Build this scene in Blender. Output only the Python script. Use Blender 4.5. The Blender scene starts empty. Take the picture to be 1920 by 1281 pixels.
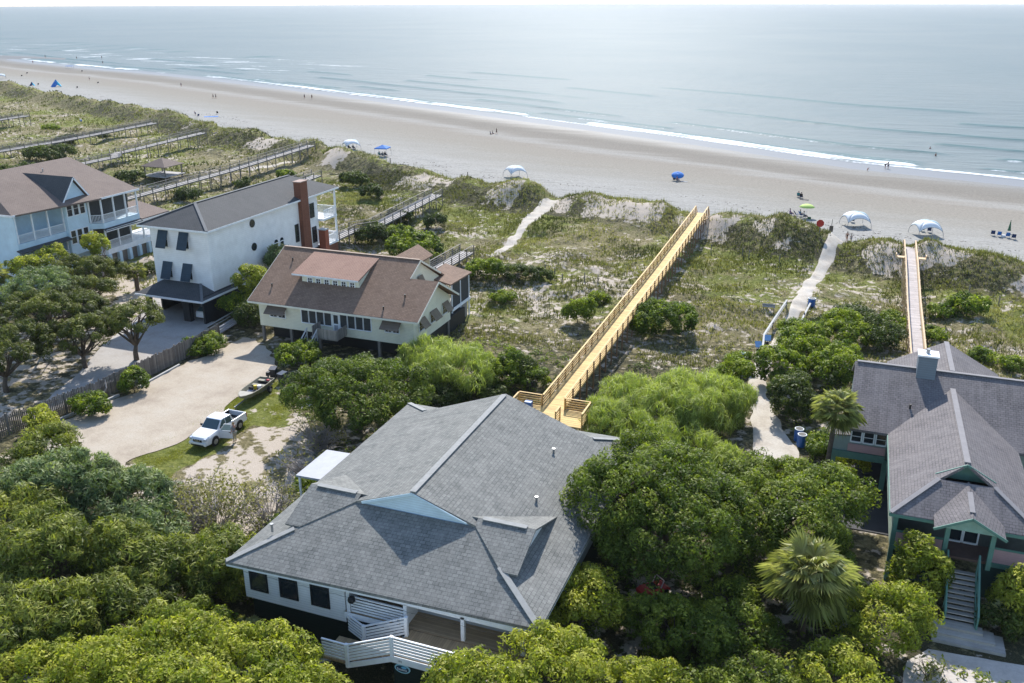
import bpy, math, random
import numpy as np
from mathutils import Vector, Matrix
R = math.radians
scene = bpy.context.scene
COL = scene.collection
# ---------------------------------------------------------------- camera
CAMH, FPX, PITCH, YAW = 34.0, 1690.0, R(20.593), R(20.639)
cam = bpy.data.cameras.new('camera'); cam_ob = bpy.data.objects.new('camera', cam); COL.objects.link(cam_ob)
cam.sensor_width = 36.0; cam.lens = FPX / 1920 * 36.0
cam.clip_start = 0.5; cam.clip_end = 60000
cam_ob.location = (0, 0, CAMH); cam_ob.rotation_euler = (R(90) - PITCH, 0, YAW)
scene.camera = cam_ob
# ---------------------------------------------------------------- sky, sun, exposure
SUN_EL, SUN_DIR = R(41), Vector((-0.278, 0.960, 0))
w = bpy.data.worlds.new('World'); scene.world = w; w.use_nodes = True
nt = w.node_tree; bg = nt.nodes['Background']
sky = nt.nodes.new('ShaderNodeTexSky'); sky.sky_type = 'NISHITA'; sky.sun_disc = False
sky.sun_elevation = SUN_EL; sky.sun_rotation = math.atan2(SUN_DIR.x, SUN_DIR.y)
sky.air_density = 1.0; sky.dust_density = 0.45; sky.ozone_density = 1.5
nt.links.new(sky.outputs[0], bg.inputs[0]); bg.inputs[1].default_value = 0.15
sun = bpy.data.lights.new('sun', 'SUN'); sun.energy = 4.1; sun.angle = R(0.6); sun.color = (1.0, 0.955, 0.89)
sun_ob = bpy.data.objects.new('sun', sun); COL.objects.link(sun_ob)
sd = Vector((SUN_DIR.x, SUN_DIR.y, 0)).normalized() * math.cos(SUN_EL) + Vector((0, 0, math.sin(SUN_EL)))
sun_ob.rotation_euler = sd.to_track_quat('Z', 'Y').to_euler()
vs = scene.view_settings; vs.view_transform = 'Standard'; vs.look = 'None'; vs.exposure = 0.74; vs.gamma = 1
try: vs.use_curve_mapping = False
except Exception: pass

# ---------------------------------------------------------------- noise helpers (numpy)
_rs = np.random.RandomState(7); _LAT = _rs.rand(256, 256)
def vnoise(x, y):
    x = np.asarray(x, float); y = np.asarray(y, float)
    xi = np.floor(x).astype(int); yi = np.floor(y).astype(int); fx = x - xi; fy = y - yi
    fx = fx*fx*(3-2*fx); fy = fy*fy*(3-2*fy)
    g = lambda i, j: _LAT[i & 255, j & 255]
    return (g(xi, yi)*(1-fx)*(1-fy) + g(xi+1, yi)*fx*(1-fy) + g(xi, yi+1)*(1-fx)*fy + g(xi+1, yi+1)*fx*fy)
def fbm(x, y, o=4):
    s = 0; a = 0.5; t = 0
    x = np.asarray(x, float); y = np.asarray(y, float)
    for k in range(o):
        s = s + a*vnoise(x*2**k + 17.3*k, y*2**k + 9.1*k); t += a; a *= 0.5
    return s/t
def sstep(e0, e1, x):
    t = np.clip((np.asarray(x, float)-e0)/(e1-e0), 0, 1); return t*t*(3-2*t)

# ---------------------------------------------------------------- terrain height
CR_A = [-700, -340, -258, -198, -150, -118, -86, -66, -44, -28, -6, 8, 22, 80, 200]
CR_B = [420, 292, 252, 224, 198, 184, 164, 156, 152, 147, 136.5, 131.5, 128, 116, 95]
WL_A = [-1500, -900, -587, -519, -488, -450, -418, -392, -312, -222, -126, -43, 0, 35, 90, 300, 700]
WL_B = [860, 640, 503, 468, 458, 442, 430, 424, 392, 349, 300, 256, 230, 219, 205, 160, 90]
def crest(a): return np.interp(a, CR_A, CR_B) + 2.2*(vnoise(np.asarray(a)/7.0, 3.3)-.5)
def waterline(a): return np.interp(a, WL_A, WL_B)
SEA_Z = -3.0
def height(a, b):
    a = np.asarray(a, float); b = np.asarray(b, float)
    bc = crest(a); d = b - bc
    und = (fbm(a/7.5, b/7.5, 4)-.5)*2.4 + (fbm(a/2.2+5, b/2.2, 3)-.5)*1.1
    field = und * sstep(80, 100, b) * 0.85
    field = field * (1 - 0.6*sstep(-16, -9, d)) + sstep(-30, -8, d)*0.3
    rid = 3.0 + 3.6*(fbm(a/8.0+40, b/30.0, 3)-.5) + .5*(fbm(a/2.2, b/3.0, 2)-.5)
    notch = np.exp(-((a+21.4)/1.8)**2)*0.32 + np.exp(-((a-8.4)/1.4)**2)*0.2 + np.exp(-((a-0.2)/2.2)**2)*0.55 + np.exp(-((a+49)/2.4)**2)*0.6
    rid = rid*(1-notch)
    prof = sstep(-8.0 - 7.0*vnoise(a/6.0, 8.8), -2.0 + 2.0*vnoise(a/4.0, 2.8), d) * (1 - sstep(0.0, 6.0, d))
    front = sstep(0.5, 6.0, d)
    bw = waterline(a)
    t = np.clip((b - (bc+5)) / np.maximum(bw - bc - 5, 5), 0, 1)
    beach = -0.8 - 2.2*t**1.15 - 0.025*np.clip(b - bw, 0, 400)
    beach = beach + 0.06*(fbm(a/1.7, b/1.1, 2)-.5)*(1-sstep(.15, .35, t))
    # the sand spit far up the beach
    spit = .55*np.exp(-((b-510)/9.0)**2)*sstep(-505, -535, a)
    beach = beach + spit*sstep(0.9, 1.0, t)*3.0
    h = field*(1-front) + prof*rid
    return h*(1-front) + beach*front + prof*rid*front
def H1(a, b): return float(height(a, b))
# photo position -> point on the ground (or on the level z)
_S, _C = math.sin(PITCH), math.cos(PITCH)
def lev(px, py, z=0.0):
    u, v = px-960, py-640.5; t = (CAMH-z)/(FPX*_S+v*_C); X = u*t; Y = (FPX*_C-v*_S)*t
    return (X*math.cos(YAW)-Y*math.sin(YAW), X*math.sin(YAW)+Y*math.cos(YAW), z)
def at(px, py):
    z = 0.0
    for _ in range(12):
        p = lev(px, py, z); z = 0.5*z + 0.5*max(H1(p[0], p[1]), SEA_Z)
    p = lev(px, py, z); return (p[0], p[1], max(H1(p[0], p[1]), SEA_Z))

# ---------------------------------------------------------------- objects
ORG = {}
def tag(o, label=None, cat=None, group=None, kind=None):
    if label: o['label'] = label
    if cat: o['category'] = cat
    if group: o['group'] = group
    if kind: o['kind'] = kind
    return o
def thing(name, label, cat, loc=(0, 0, 0), rz=0, group=None, scale=1):
    o = bpy.data.objects.new(name, None); COL.objects.link(o); o.empty_display_size = .2
    o.location = loc; o.rotation_euler = (0, 0, rz); o.scale = (scale,)*3
    ORG[o.name] = Vector(loc)
    return tag(o, label, cat, group)
def copy_tree(o, parent=None):
    c = o.copy(); COL.objects.link(c)
    if parent is not None: c.parent = parent
    for ch in list(o.children): copy_tree(ch, c)
    return c
def dup(o, loc, rz=None, label=None, scale=None, group=None):
    c = copy_tree(o); c.location = loc
    if rz is not None: c.rotation_euler = (0, 0, rz)
    if scale is not None: c.scale = scale if hasattr(scale, '__len__') else (scale,)*3
    if label: c['label'] = label
    if group: c['group'] = group
    return c
class MB:
    """collects polygons; build() links them as one mesh object"""
    def __init__(s): s.v = []; s.f = []
    def face(s, pts):
        i = len(s.v); s.v += [tuple(p) for p in pts]; s.f.append(tuple(range(i, i+len(pts)))); return s
    def mesh(s, vs, fs):
        i = len(s.v); s.v += [tuple(p) for p in vs]; s.f += [tuple(k+i for k in f) for f in fs]; return s
    def box(s, x0, x1, y0, y1, z0, z1):
        if x0 > x1: x0, x1 = x1, x0
        if y0 > y1: y0, y1 = y1, y0
        if z0 > z1: z0, z1 = z1, z0
        return s.mesh([(x0,y0,z0),(x1,y0,z0),(x1,y1,z0),(x0,y1,z0),(x0,y0,z1),(x1,y0,z1),(x1,y1,z1),(x0,y1,z1)],
                      [(3,2,1,0),(4,5,6,7),(0,1,5,4),(1,2,6,5),(2,3,7,6),(3,0,4,7)])
    def bar(s, p, q, wd, ht, up=(0,0,1)):
        p, q = Vector(p), Vector(q); d = (q-p).normalized(); up = Vector(up)
        sd_ = d.cross(up)
        if sd_.length < 1e-4: sd_ = d.cross(Vector((0, 1, 0)))
        sd_.normalize(); u2 = sd_.cross(d).normalized(); a, b = sd_*wd/2, u2*ht/2
        return s.mesh([p-a-b, p+a-b, p+a+b, p-a+b, q-a-b, q+a-b, q+a+b, q-a+b],
                      [(3,2,1,0)[::-1], (4,5,6,7)[::-1], (0,4,5,1), (1,5,6,2), (2,6,7,3), (3,7,4,0)])
    def tube(s, pts, rad, n=7, cap=True):
        pts = [Vector(p) for p in pts]
        if not hasattr(rad, '__len__'): rad = [rad]*len(pts)
        i0 = len(s.v); ref = Vector((0.13, 0.31, 0.94))
        for k, p in enumerate(pts):
            d = (pts[min(k+1, len(pts)-1)]-pts[max(k-1, 0)])
            d = d.normalized() if d.length > 1e-6 else Vector((0, 0, 1))
            x = d.cross(ref if abs(d.dot(ref)) < .97 else Vector((1, 0, 0))).normalized(); y = d.cross(x)
            for j in range(n):
                t = 2*math.pi*j/n; s.v.append(tuple(p + (x*math.cos(t)+y*math.sin(t))*rad[k]))
        for k in range(len(pts)-1):
            for j in range(n):
                a = i0+k*n+j; b = i0+k*n+(j+1) % n; s.f.append((a, b, b+n, a+n))
        if cap:
            s.f.append(tuple(i0+j for j in range(n))[::-1]); s.f.append(tuple(i0+(len(pts)-1)*n+j for j in range(n)))
        return s
    def slab(s, pts, t=.16):
        """sloping slab: polygon (counter clockwise from above) extruded downwards"""
        n = len(pts); top = [tuple(p) for p in pts]; bot = [(p[0], p[1], p[2]-t) for p in pts]
        nz = Vector((0, 0, 0))
        for k in range(n): nz += Vector(top[k]).cross(Vector(top[(k+1) % n]))
        if nz.z < 0: top = top[::-1]; bot = bot[::-1]
        i = len(s.v); s.v += top + bot
        s.f.append(tuple(range(i, i+n))); s.f.append(tuple(range(i+2*n-1, i+n-1, -1)))
        for k in range(n): k2 = (k+1) % n; s.f.append((i+k, i+n+k, i+n+k2, i+k2))
        return s
    def prism(s, pts, z0, z1):
        return s.slab([(p[0], p[1], z1) for p in pts], z1-z0)
    def wall(s, pts, t, nrm):
        """vertical polygon pts given thickness t against nrm"""
        nrm = Vector(nrm)*t; n = len(pts); i = len(s.v)
        s.v += [tuple(p) for p in pts] + [tuple(Vector(p)-nrm) for p in pts]
        s.f.append(tuple(range(i, i+n))); s.f.append(tuple(range(i+2*n-1, i+n-1, -1)))
        for k in range(n): k2 = (k+1) % n; s.f.append((i+k, i+n+k, i+n+k2, i+k2))
        return s
    def loft(s, rings, cap=True):
        i0 = len(s.v); n = len(rings[0])
        for r in rings: s.v += [tuple(p) for p in r]
        for k in range(len(rings)-1):
            for j in range(n):
                a = i0+k*n+j; b = i0+k*n+(j+1) % n; s.f.append((a, b, b+n, a+n))
        if cap: s.f.append(tuple(i0+j for j in range(n))[::-1]); s.f.append(tuple(i0+(len(rings)-1)*n+j for j in range(n)))
        return s
    def disc(s, c, r, axis, th, n=16):
        c = Vector(c); axis = Vector(axis).normalized()
        return s.tube([c-axis*th/2, c+axis*th/2], r, n)
    def sphere(s, c, r, nu=10, nv=6, sq=(1, 1, 1)):
        rings = []
        for k in range(nv+1):
            ph = math.pi*(k/nv)*.998+.001
            rings.append([(c[0]+r*sq[0]*math.sin(ph)*math.cos(2*math.pi*j/nu), c[1]+r*sq[1]*math.sin(ph)*math.sin(2*math.pi*j/nu), c[2]-r*sq[2]*math.cos(ph)) for j in range(nu)])
        return s.loft(rings)
    def build(s, name, mat, parent=None, world=True, smooth=False, bevel=0):
        me = bpy.data.meshes.new(name)
        off = ORG.get(parent.name, Vector((0, 0, 0))) if (parent is not None and world) else Vector((0, 0, 0))
        if off.length > 0: vs_ = [(p[0]-off.x, p[1]-off.y, p[2]-off.z) for p in s.v]
        else: vs_ = s.v
        me.from_pydata(vs_, [], s.f); me.update()
        uv = me.uv_layers.new(name='UVMap'); buf = np.zeros(len(me.loops)*2, 'f')
        for p in me.polygons:
            n = p.normal; t = Vector((-n.y, n.x, 0))
            t = t.normalized() if t.length > 1e-3 else Vector((1, 0, 0)); v2 = n.cross(t)
            for li in p.loop_indices:
                co = me.vertices[me.loops[li].vertex_index].co
                buf[2*li] = co.dot(t); buf[2*li+1] = co.dot(v2)
        uv.data.foreach_set('uv', buf)
        if smooth: me.polygons.foreach_set('use_smooth', [True]*len(me.polygons))
        o = bpy.data.objects.new(name, me); COL.objects.link(o)
        if mat is not None: me.materials.append(mat)
        if bevel:
            m = o.modifiers.new('bevel', 'BEVEL'); m.width = bevel; m.segments = 2; m.limit_method = 'ANGLE'
        if parent is not None: o.parent = parent; ORG[o.name] = off if world else Vector((0, 0, 0))
        return o

# ---------------------------------------------------------------- materials
def nodes(name):
    m = bpy.data.materials.new(name); m.use_nodes = True; t = m.node_tree
    return m, t, t.nodes['Principled BSDF'], (lambda ty: t.nodes.new(ty)), t.links.new
def mixc(N, L, fac, a, b, mode='MIX'):
    m = N('ShaderNodeMix'); m.data_type = 'RGBA'; m.blend_type = mode
    for s_, v in ((0, fac), (6, a), (7, b)):
        if isinstance(v, (int, float)): m.inputs[s_].default_value = v
        elif isinstance(v, tuple): m.inputs[s_].default_value = (*v[:3], 1)
        else: L(v, m.inputs[s_])
    return m.outputs[2]
def noise(N, L, vec, sc, det=4, rough=.55):
    n = N('ShaderNodeTexNoise'); n.inputs['Scale'].default_value = sc; n.inputs['Detail'].default_value = det; n.inputs['Roughness'].default_value = rough
    if vec is not None: L(vec, n.inputs['Vector'])
    return n.outputs['Fac']
def ramp(N, L, src, stops):
    r = N('ShaderNodeValToRGB'); cr = r.color_ramp
    while len(cr.elements) < len(stops): cr.elements.new(.5)
    for e, (p, c) in zip(cr.elements, stops):
        e.position = p; e.color = (*c, 1) if isinstance(c, tuple) else (c, c, c, 1)
    L(src, r.inputs[0]); return r.outputs[0]
def maprange(N, L, src, a, b, c, d):
    m = N('ShaderNodeMapRange'); m.inputs[1].default_value = a; m.inputs[2].default_value = b; m.inputs[3].default_value = c; m.inputs[4].default_value = d
    L(src, m.inputs[0]); return m.outputs[0]
def math_(N, L, op, a, b=None):
    m = N('ShaderNodeMath'); m.operation = op
    for i, v in enumerate((a, b)):
        if v is None: continue
        if isinstance(v, (int, float)): m.inputs[i].default_value = v
        else: L(v, m.inputs[i])
    return m.outputs[0]
def bump(N, L, src, bs, strength, dist):
    b = N('ShaderNodeBump'); b.inputs['Strength'].default_value = strength; b.inputs['Distance'].default_value = dist
    L(src, b.inputs['Height']); L(b.outputs[0], bs.inputs['Normal'])
_mc = {}
def plain(name, col, rough=.6, var=.18, sc=2.5, metal=0, spec=.4, bmp=0):
    if name in _mc: return _mc[name]
    m, t, bs, N, L = nodes(name)
    tc = N('ShaderNodeTexCoord'); n = noise(N, L, tc.outputs['Object'], sc, 5, .6)
    f = maprange(N, L, n, .3, .7, 1-var, 1+var*.6)
    L(mixc(N, L, 1.0, tuple(col), f, 'MULTIPLY'), bs.inputs['Base Color'])
    bs.inputs['Roughness'].default_value = rough; bs.inputs['Metallic'].default_value = metal
    bs.inputs['Specular IOR Level'].default_value = spec
    if bmp: bump(N, L, noise(N, L, tc.outputs['Object'], sc*12, 3), bs, .5, bmp)
    _mc[name] = m; return m
def siding(name, col, row=.16, dark=.72, vert=False):
    m, t, bs, N, L = nodes(name)
    uv = N('ShaderNodeUVMap'); sp = N('ShaderNodeSeparateXYZ'); L(uv.outputs[0], sp.inputs[0])
    fr = math_(N, L, 'FRACT', math_(N, L, 'DIVIDE', sp.outputs[0 if vert else 1], row))
    line = ramp(N, L, fr, [(0, dark), (.13, 1.0), (.9, .96), (1, dark)])
    tc = N('ShaderNodeTexCoord'); n = noise(N, L, tc.outputs['Object'], .7, 5, .65)
    f = maprange(N, L, n, .3, .72, .86, 1.06)
    c = mixc(N, L, 1.0, mixc(N, L, 1.0, tuple(col), f, 'MULTIPLY'), line, 'MULTIPLY')
    L(c, bs.inputs['Base Color']); bs.inputs['Roughness'].default_value = .65; bs.inputs['Specular IOR Level'].default_value = .3
    bump(N, L, fr, bs, .35, .02); return m
def shingle(name, ca, cb, stain=(.5, .5, .5), row=.16, sc=1.0, streak=.3):
    m, t, bs, N, L = nodes(name)
    uv = N('ShaderNodeUVMap')
    br = N('ShaderNodeTexBrick'); L(uv.outputs[0], br.inputs['Vector'])
    br.inputs['Color1'].default_value = (*ca, 1); br.inputs['Color2'].default_value = (*cb, 1)
    br.inputs['Mortar'].default_value = (ca[0]*.28, ca[1]*.28, ca[2]*.30, 1)
    br.inputs['Scale'].default_value = 1.0; br.inputs['Brick Width'].default_value = .34; br.inputs['Row Height'].default_value = row
    br.inputs['Mortar Size'].default_value = .018; br.inputs['Mortar Smooth'].default_value = .6; br.inputs['Bias'].default_value = -.1
    tc = N('ShaderNodeTexCoord')
    n1 = noise(N, L, tc.outputs['Object'], .55*sc, 5, .7); n2 = noise(N, L, tc.outputs['Object'], 9, 3, .7)
    mp = N('ShaderNodeMapping'); mp.inputs['Scale'].default_value = (1.3, .12, 1); L(uv.outputs[0], mp.inputs[0])
    n3 = noise(N, L, mp.outputs[0], 2.0, 4, .6)
    c = mixc(N, L, maprange(N, L, n1, .35, .7, 0, .55), br.outputs[0], tuple(stain))
    c = mixc(N, L, 1.0, c, maprange(N, L, n2, .25, .75, .8, 1.18), 'MULTIPLY')
    c = mixc(N, L, 1.0, c, maprange(N, L, n3, .3, .7, 1-streak*.5, 1+streak*.35), 'MULTIPLY')
    L(c, bs.inputs['Base Color']); bs.inputs['Roughness'].default_value = .85; bs.inputs['Specular IOR Level'].default_value = .25
    bump(N, L, br.outputs['Fac'], bs, -.6, .02); return m
def planks(name, col, row=.14, gap=.35, var=.3, along=0, rough=.75):
    m, t, bs, N, L = nodes(name)
    uv = N('ShaderNodeUVMap'); sp = N('ShaderNodeSeparateXYZ'); L(uv.outputs[0], sp.inputs[0])
    d = math_(N, L, 'DIVIDE', sp.outputs[along], row); fr = math_(N, L, 'FRACT', d); fl = math_(N, L, 'FLOOR', d)
    wn = N('ShaderNodeTexWhiteNoise'); wn.noise_dimensions = '1D'; L(fl, wn.inputs['W'])
    line = ramp(N, L, fr, [(0, gap), (.08, 1.0), (.93, 1.0), (1, gap)])
    tc = N('ShaderNodeTexCoord'); n = noise(N, L, tc.outputs['Object'], 1.4, 5, .7)
    c = mixc(N, L, 1.0, tuple(col), maprange(N, L, wn.outputs[0], 0, 1, 1-var, 1+var*.5), 'MULTIPLY')
    c = mixc(N, L, 1.0, c, maprange(N, L, n, .3, .7, .82, 1.1), 'MULTIPLY')
    L(mixc(N, L, 1.0, c, line, 'MULTIPLY'), bs.inputs['Base Color']); bs.inputs['Roughness'].default_value = rough
    bs.inputs['Specular IOR Level'].default_value = .3; return m
def foliage(name, dark, mid, light, trans=.3):
    m = bpy.data.materials.new(name); m.use_nodes = True; t = m.node_tree; t.nodes.remove(t.nodes['Principled BSDF'])
    N = lambda ty: t.nodes.new(ty); L = t.links.new; out = t.nodes['Material Output']
    at_ = N('ShaderNodeAttribute'); at_.attribute_name = 'tint'
    sp = N('ShaderNodeSeparateColor'); L(at_.outputs['Color'], sp.inputs[0])
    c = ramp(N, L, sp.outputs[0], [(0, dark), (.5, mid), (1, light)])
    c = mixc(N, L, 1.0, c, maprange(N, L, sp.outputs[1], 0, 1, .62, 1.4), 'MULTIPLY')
    d = N('ShaderNodeBsdfPrincipled'); L(c, d.inputs['Base Color']); d.inputs['Roughness'].default_value = .55; d.inputs['Specular IOR Level'].default_value = .25
    tr = N('ShaderNodeBsdfTranslucent'); L(mixc(N, L, 1.0, c, (1.15, 1.25, .45), 'MULTIPLY'), tr.inputs[0])
    mx = N('ShaderNodeMixShader'); mx.inputs[0].default_value = trans
    L(d.outputs[0], mx.inputs[1]); L(tr.outputs[0], mx.inputs[2]); L(mx.outputs[0], out.inputs[0]); return m
def glassy(name, col, rough=.08):
    m, t, bs, N, L = nodes(name); bs.inputs['Base Color'].default_value = (*col, 1)
    bs.inputs['Roughness'].default_value = rough; bs.inputs['Specular IOR Level'].default_value = .8; return m

MT = dict(
 white=plain('white_paint', (.78, .80, .82), .5, .1), trim=plain('white_trim', (.74, .77, .80), .55, .12),
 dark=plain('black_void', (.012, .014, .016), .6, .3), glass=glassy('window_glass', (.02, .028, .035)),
 screen=plain('insect_screen', (.035, .04, .043), .7, .3), metal=plain('grey_metal', (.3, .31, .32), .4, .2, metal=.6),
 rubber=plain('tyre_rubber', (.018, .018, .019), .8, .2), oldwood=planks('weathered_wood', (.30, .27, .24), .14, .4, .3, 0),
 oldpost=plain('weathered_post', (.20, .18, .16), .8, .25), bark=plain('bark', (.11, .085, .065), .9, .4, 4, bmp=.03),
 greybark=plain('grey_bark', (.30, .27, .25), .9, .3, 4, bmp=.02), newwood=planks('new_pine_deck', (.66, .46, .18), .14, .5, .28, 1),
 newpost=plain('new_pine', (.60, .385, .13), .65, .28, 1.2), concrete=plain('concrete', (.46, .46, .45), .8, .15, .8),
 brick=shingle('brick', (.25, .10, .06), (.20, .08, .05), (.22, .10, .07), .08), skin=plain('skin', (.42, .24, .17), .5, .08),
)
# ================================================================ SETTING
def axis_pts(segs):
    out = []
    for lo, hi, st in segs: out += list(np.arange(lo, hi-1e-6, st))
    return np.array(out+[segs[-1][1]])
def grid_mesh(name, A, B, Z, keep, attrs, mat):
    na, nb = len(A), len(B)
    AA, BB = np.meshgrid(A, B, indexing='ij')
    idx = np.arange(na*nb).reshape(na, nb)
    q = np.stack([idx[:-1, :-1], idx[1:, :-1], idx[1:, 1:], idx[:-1, 1:]], -1)[keep].reshape(-1, 4)
    used = np.unique(q); re = np.full(na*nb, -1); re[used] = np.arange(len(used)); q = re[q]
    co = np.stack([AA.ravel(), BB.ravel(), Z.ravel()], -1)[used]
    me = quadmesh(name, co, q)
    for k, v in attrs.items():
        at_ = me.attributes.new(k, 'FLOAT_COLOR', 'POINT')
        c = np.ones((len(used), 4), 'f'); c[:, :3] = v.reshape(-1, 3)[used]; at_.data.foreach_set('color', c.ravel())
    me.polygons.foreach_set('use_smooth', np.ones(len(q), bool))
    me.materials.append(mat); o = bpy.data.objects.new(name, me); COL.objects.link(o); return o
def quadmesh(name, co, q):
    me = bpy.data.meshes.new(name); me.vertices.add(len(co)); me.vertices.foreach_set('co', np.asarray(co, 'f').ravel())
    k = q.shape[1]; me.loops.add(q.size); me.loops.foreach_set('vertex_index', q.ravel().astype('i'))
    me.polygons.add(len(q)); me.polygons.foreach_set('loop_start', np.arange(len(q), dtype='i')*k)
    me.polygons.foreach_set('loop_total', np.full(len(q), k, 'i')); me.update(calc_edges=True); return me
def inpoly(A, B, poly):
    ins = np.zeros(np.shape(A), bool); n = len(poly)
    for i in range(n):
        x1, y1 = poly[i]; x2, y2 = poly[(i+1) % n]
        c = ((y1 > B) != (y2 > B)) & (A < (x2-x1)*(B-y1)/((y2-y1) if abs(y2-y1) > 1e-9 else 1e-9)+x1); ins ^= c
    return ins
def polydist(A, B, line):
    d = np.full(np.shape(A), 1e9)
    for (x1, y1), (x2, y2) in zip(line[:-1], line[1:]):
        dx, dy = x2-x1, y2-y1; t = np.clip(((A-x1)*dx+(B-y1)*dy)/(dx*dx+dy*dy), 0, 1)
        d = np.minimum(d, np.hypot(A-x1-t*dx, B-y1-t*dy))
    return d
def P2(pts, z=0): return [lev(x, y, z)[:2] for x, y in pts]

# ---- materials of the land
def ground_mat():
    m, t, bs, N, L = nodes('dune_ground')
    tc = N('ShaderNodeTexCoord'); V = tc.outputs['Object']
    at_ = N('ShaderNodeAttribute'); at_.attribute_name = 'mask'; sp = N('ShaderNodeSeparateColor'); L(at_.outputs['Color'], sp.inputs[0])
    n1 = noise(N, L, V, .45, 6, .68); n2 = noise(N, L, V, 2.6, 6, .7); n3 = noise(N, L, V, 11, 4, .7); n4 = noise(N, L, V, 1.1, 5, .7)
    dry = ramp(N, L, n2, [(.28, (.085, .075, .040)), (.42, (.17, .15, .075)), (.55, (.25, .215, .115)), (.70, (.36, .31, .20))])
    grn = ramp(N, L, n2, [(.28, (.08, .095, .022)), (.5, (.165, .185, .042)), (.72, (.30, .29, .09))])
    brush = ramp(N, L, n3, [(.3, (.035, .034, .020)), (.55, (.085, .080, .045)), (.75, (.17, .15, .09))])
    snd = ramp(N, L, n3, [(.3, (0.340, 0.281, 0.221)), (.6, (0.493, 0.433, 0.365)), (.8, (0.544, 0.493, 0.425))])
    def thr(src, nn, lo, hi, w=.5):
        s_ = math_(N, L, 'ADD', src, math_(N, L, 'MULTIPLY', math_(N, L, 'SUBTRACT', nn, .5), w*2)); return maprange(N, L, s_, lo, hi, 0, 1)
    c = mixc(N, L, thr(sp.outputs[1], n1, .40, .62, .7), dry, grn)
    c = mixc(N, L, thr(sp.outputs[2], n4, .42, .56, .8), c, brush)
    n7 = noise(N, L, V, .9, 5, .62); c = mixc(N, L, thr(sp.outputs[0], n7, .42, .54, .9), c, snd)
    L(c, bs.inputs['Base Color']); bs.inputs['Roughness'].default_value = .95; bs.inputs['Specular IOR Level'].default_value = .1
    hh = math_(N, L, 'ADD', math_(N, L, 'MULTIPLY', n3, .5), n2); sb = thr(sp.outputs[0], n7, .42, .54, .9)
    b = N('ShaderNodeBump'); b.inputs['Distance'].default_value = .28; L(hh, b.inputs['Height']); L(maprange(N, L, sb, 0, 1, .9, .25), b.inputs['Strength']); L(b.outputs[0], bs.inputs['Normal']); return m
def beach_mat():
    m, t, bs, N, L = nodes('beach_sand')
    tc = N('ShaderNodeTexCoord'); V = tc.outputs['Object']
    at_ = N('ShaderNodeAttribute'); at_.attribute_name = 'mask'; sp = N('ShaderNodeSeparateColor'); L(at_.outputs['Color'], sp.inputs[0])
    mp = N('ShaderNodeMapping'); mp.inputs['Rotation'].default_value = (0, 0, R(22)); mp.inputs['Scale'].default_value = (.12, 1, 1); L(V, mp.inputs[0])
    st = noise(N, L, mp.outputs[0], .22, 5, .6); st2 = noise(N, L, mp.outputs[0], 1.6, 5, .75); n3 = noise(N, L, V, 2.2, 5, .75); n1 = noise(N, L, V, .08, 4, .6)
    pos = math_(N, L, 'ADD', sp.outputs[0], math_(N, L, 'MULTIPLY', math_(N, L, 'SUBTRACT', st, .5), .22))
    c = ramp(N, L, pos, [(0, (0.352, 0.348, 0.344)), (.22, (0.344, 0.336, 0.324)), (.33, (0.296, 0.284, 0.264)), (.46, (0.272, 0.252, 0.224)), (.60, (0.264, 0.240, 0.212)), (.68, (0.312, 0.300, 0.284)), (.74, (0.232, 0.214, 0.192)), (.90, (0.196, 0.180, 0.160)), (1, (0.200, 0.192, 0.184))])
    flk = ramp(N, L, st2, [(.36, .45), (.44, .9), (.60, 1.0), (1, 1.12)])
    dryness = maprange(N, L, sp.outputs[0], .15, .4, 1, 0)
    c = mixc(N, L, math_(N, L, 'MULTIPLY', dryness, .8), c, mixc(N, L, 1.0, c, flk, 'MULTIPLY'))
    c = mixc(N, L, 1.0, c, maprange(N, L, n3, .32, .68, .74, 1.12), 'MULTIPLY'); c = mixc(N, L, 1.0, c, (1.0, .995, .955), 'MULTIPLY')
    L(c, bs.inputs['Base Color'])
    L(maprange(N, L, pos, .82, .97, .9, .5), bs.inputs['Roughness'])
    L(maprange(N, L, pos, .82, .97, .05, .08), bs.inputs['Specular IOR Level'])
    b = N('ShaderNodeBump'); b.inputs['Distance'].default_value = .12; L(n3, b.inputs['Height']); L(math_(N, L, 'MULTIPLY', dryness, .8), b.inputs['Strength']); L(b.outputs[0], bs.inputs['Normal'])
    return m
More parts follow.
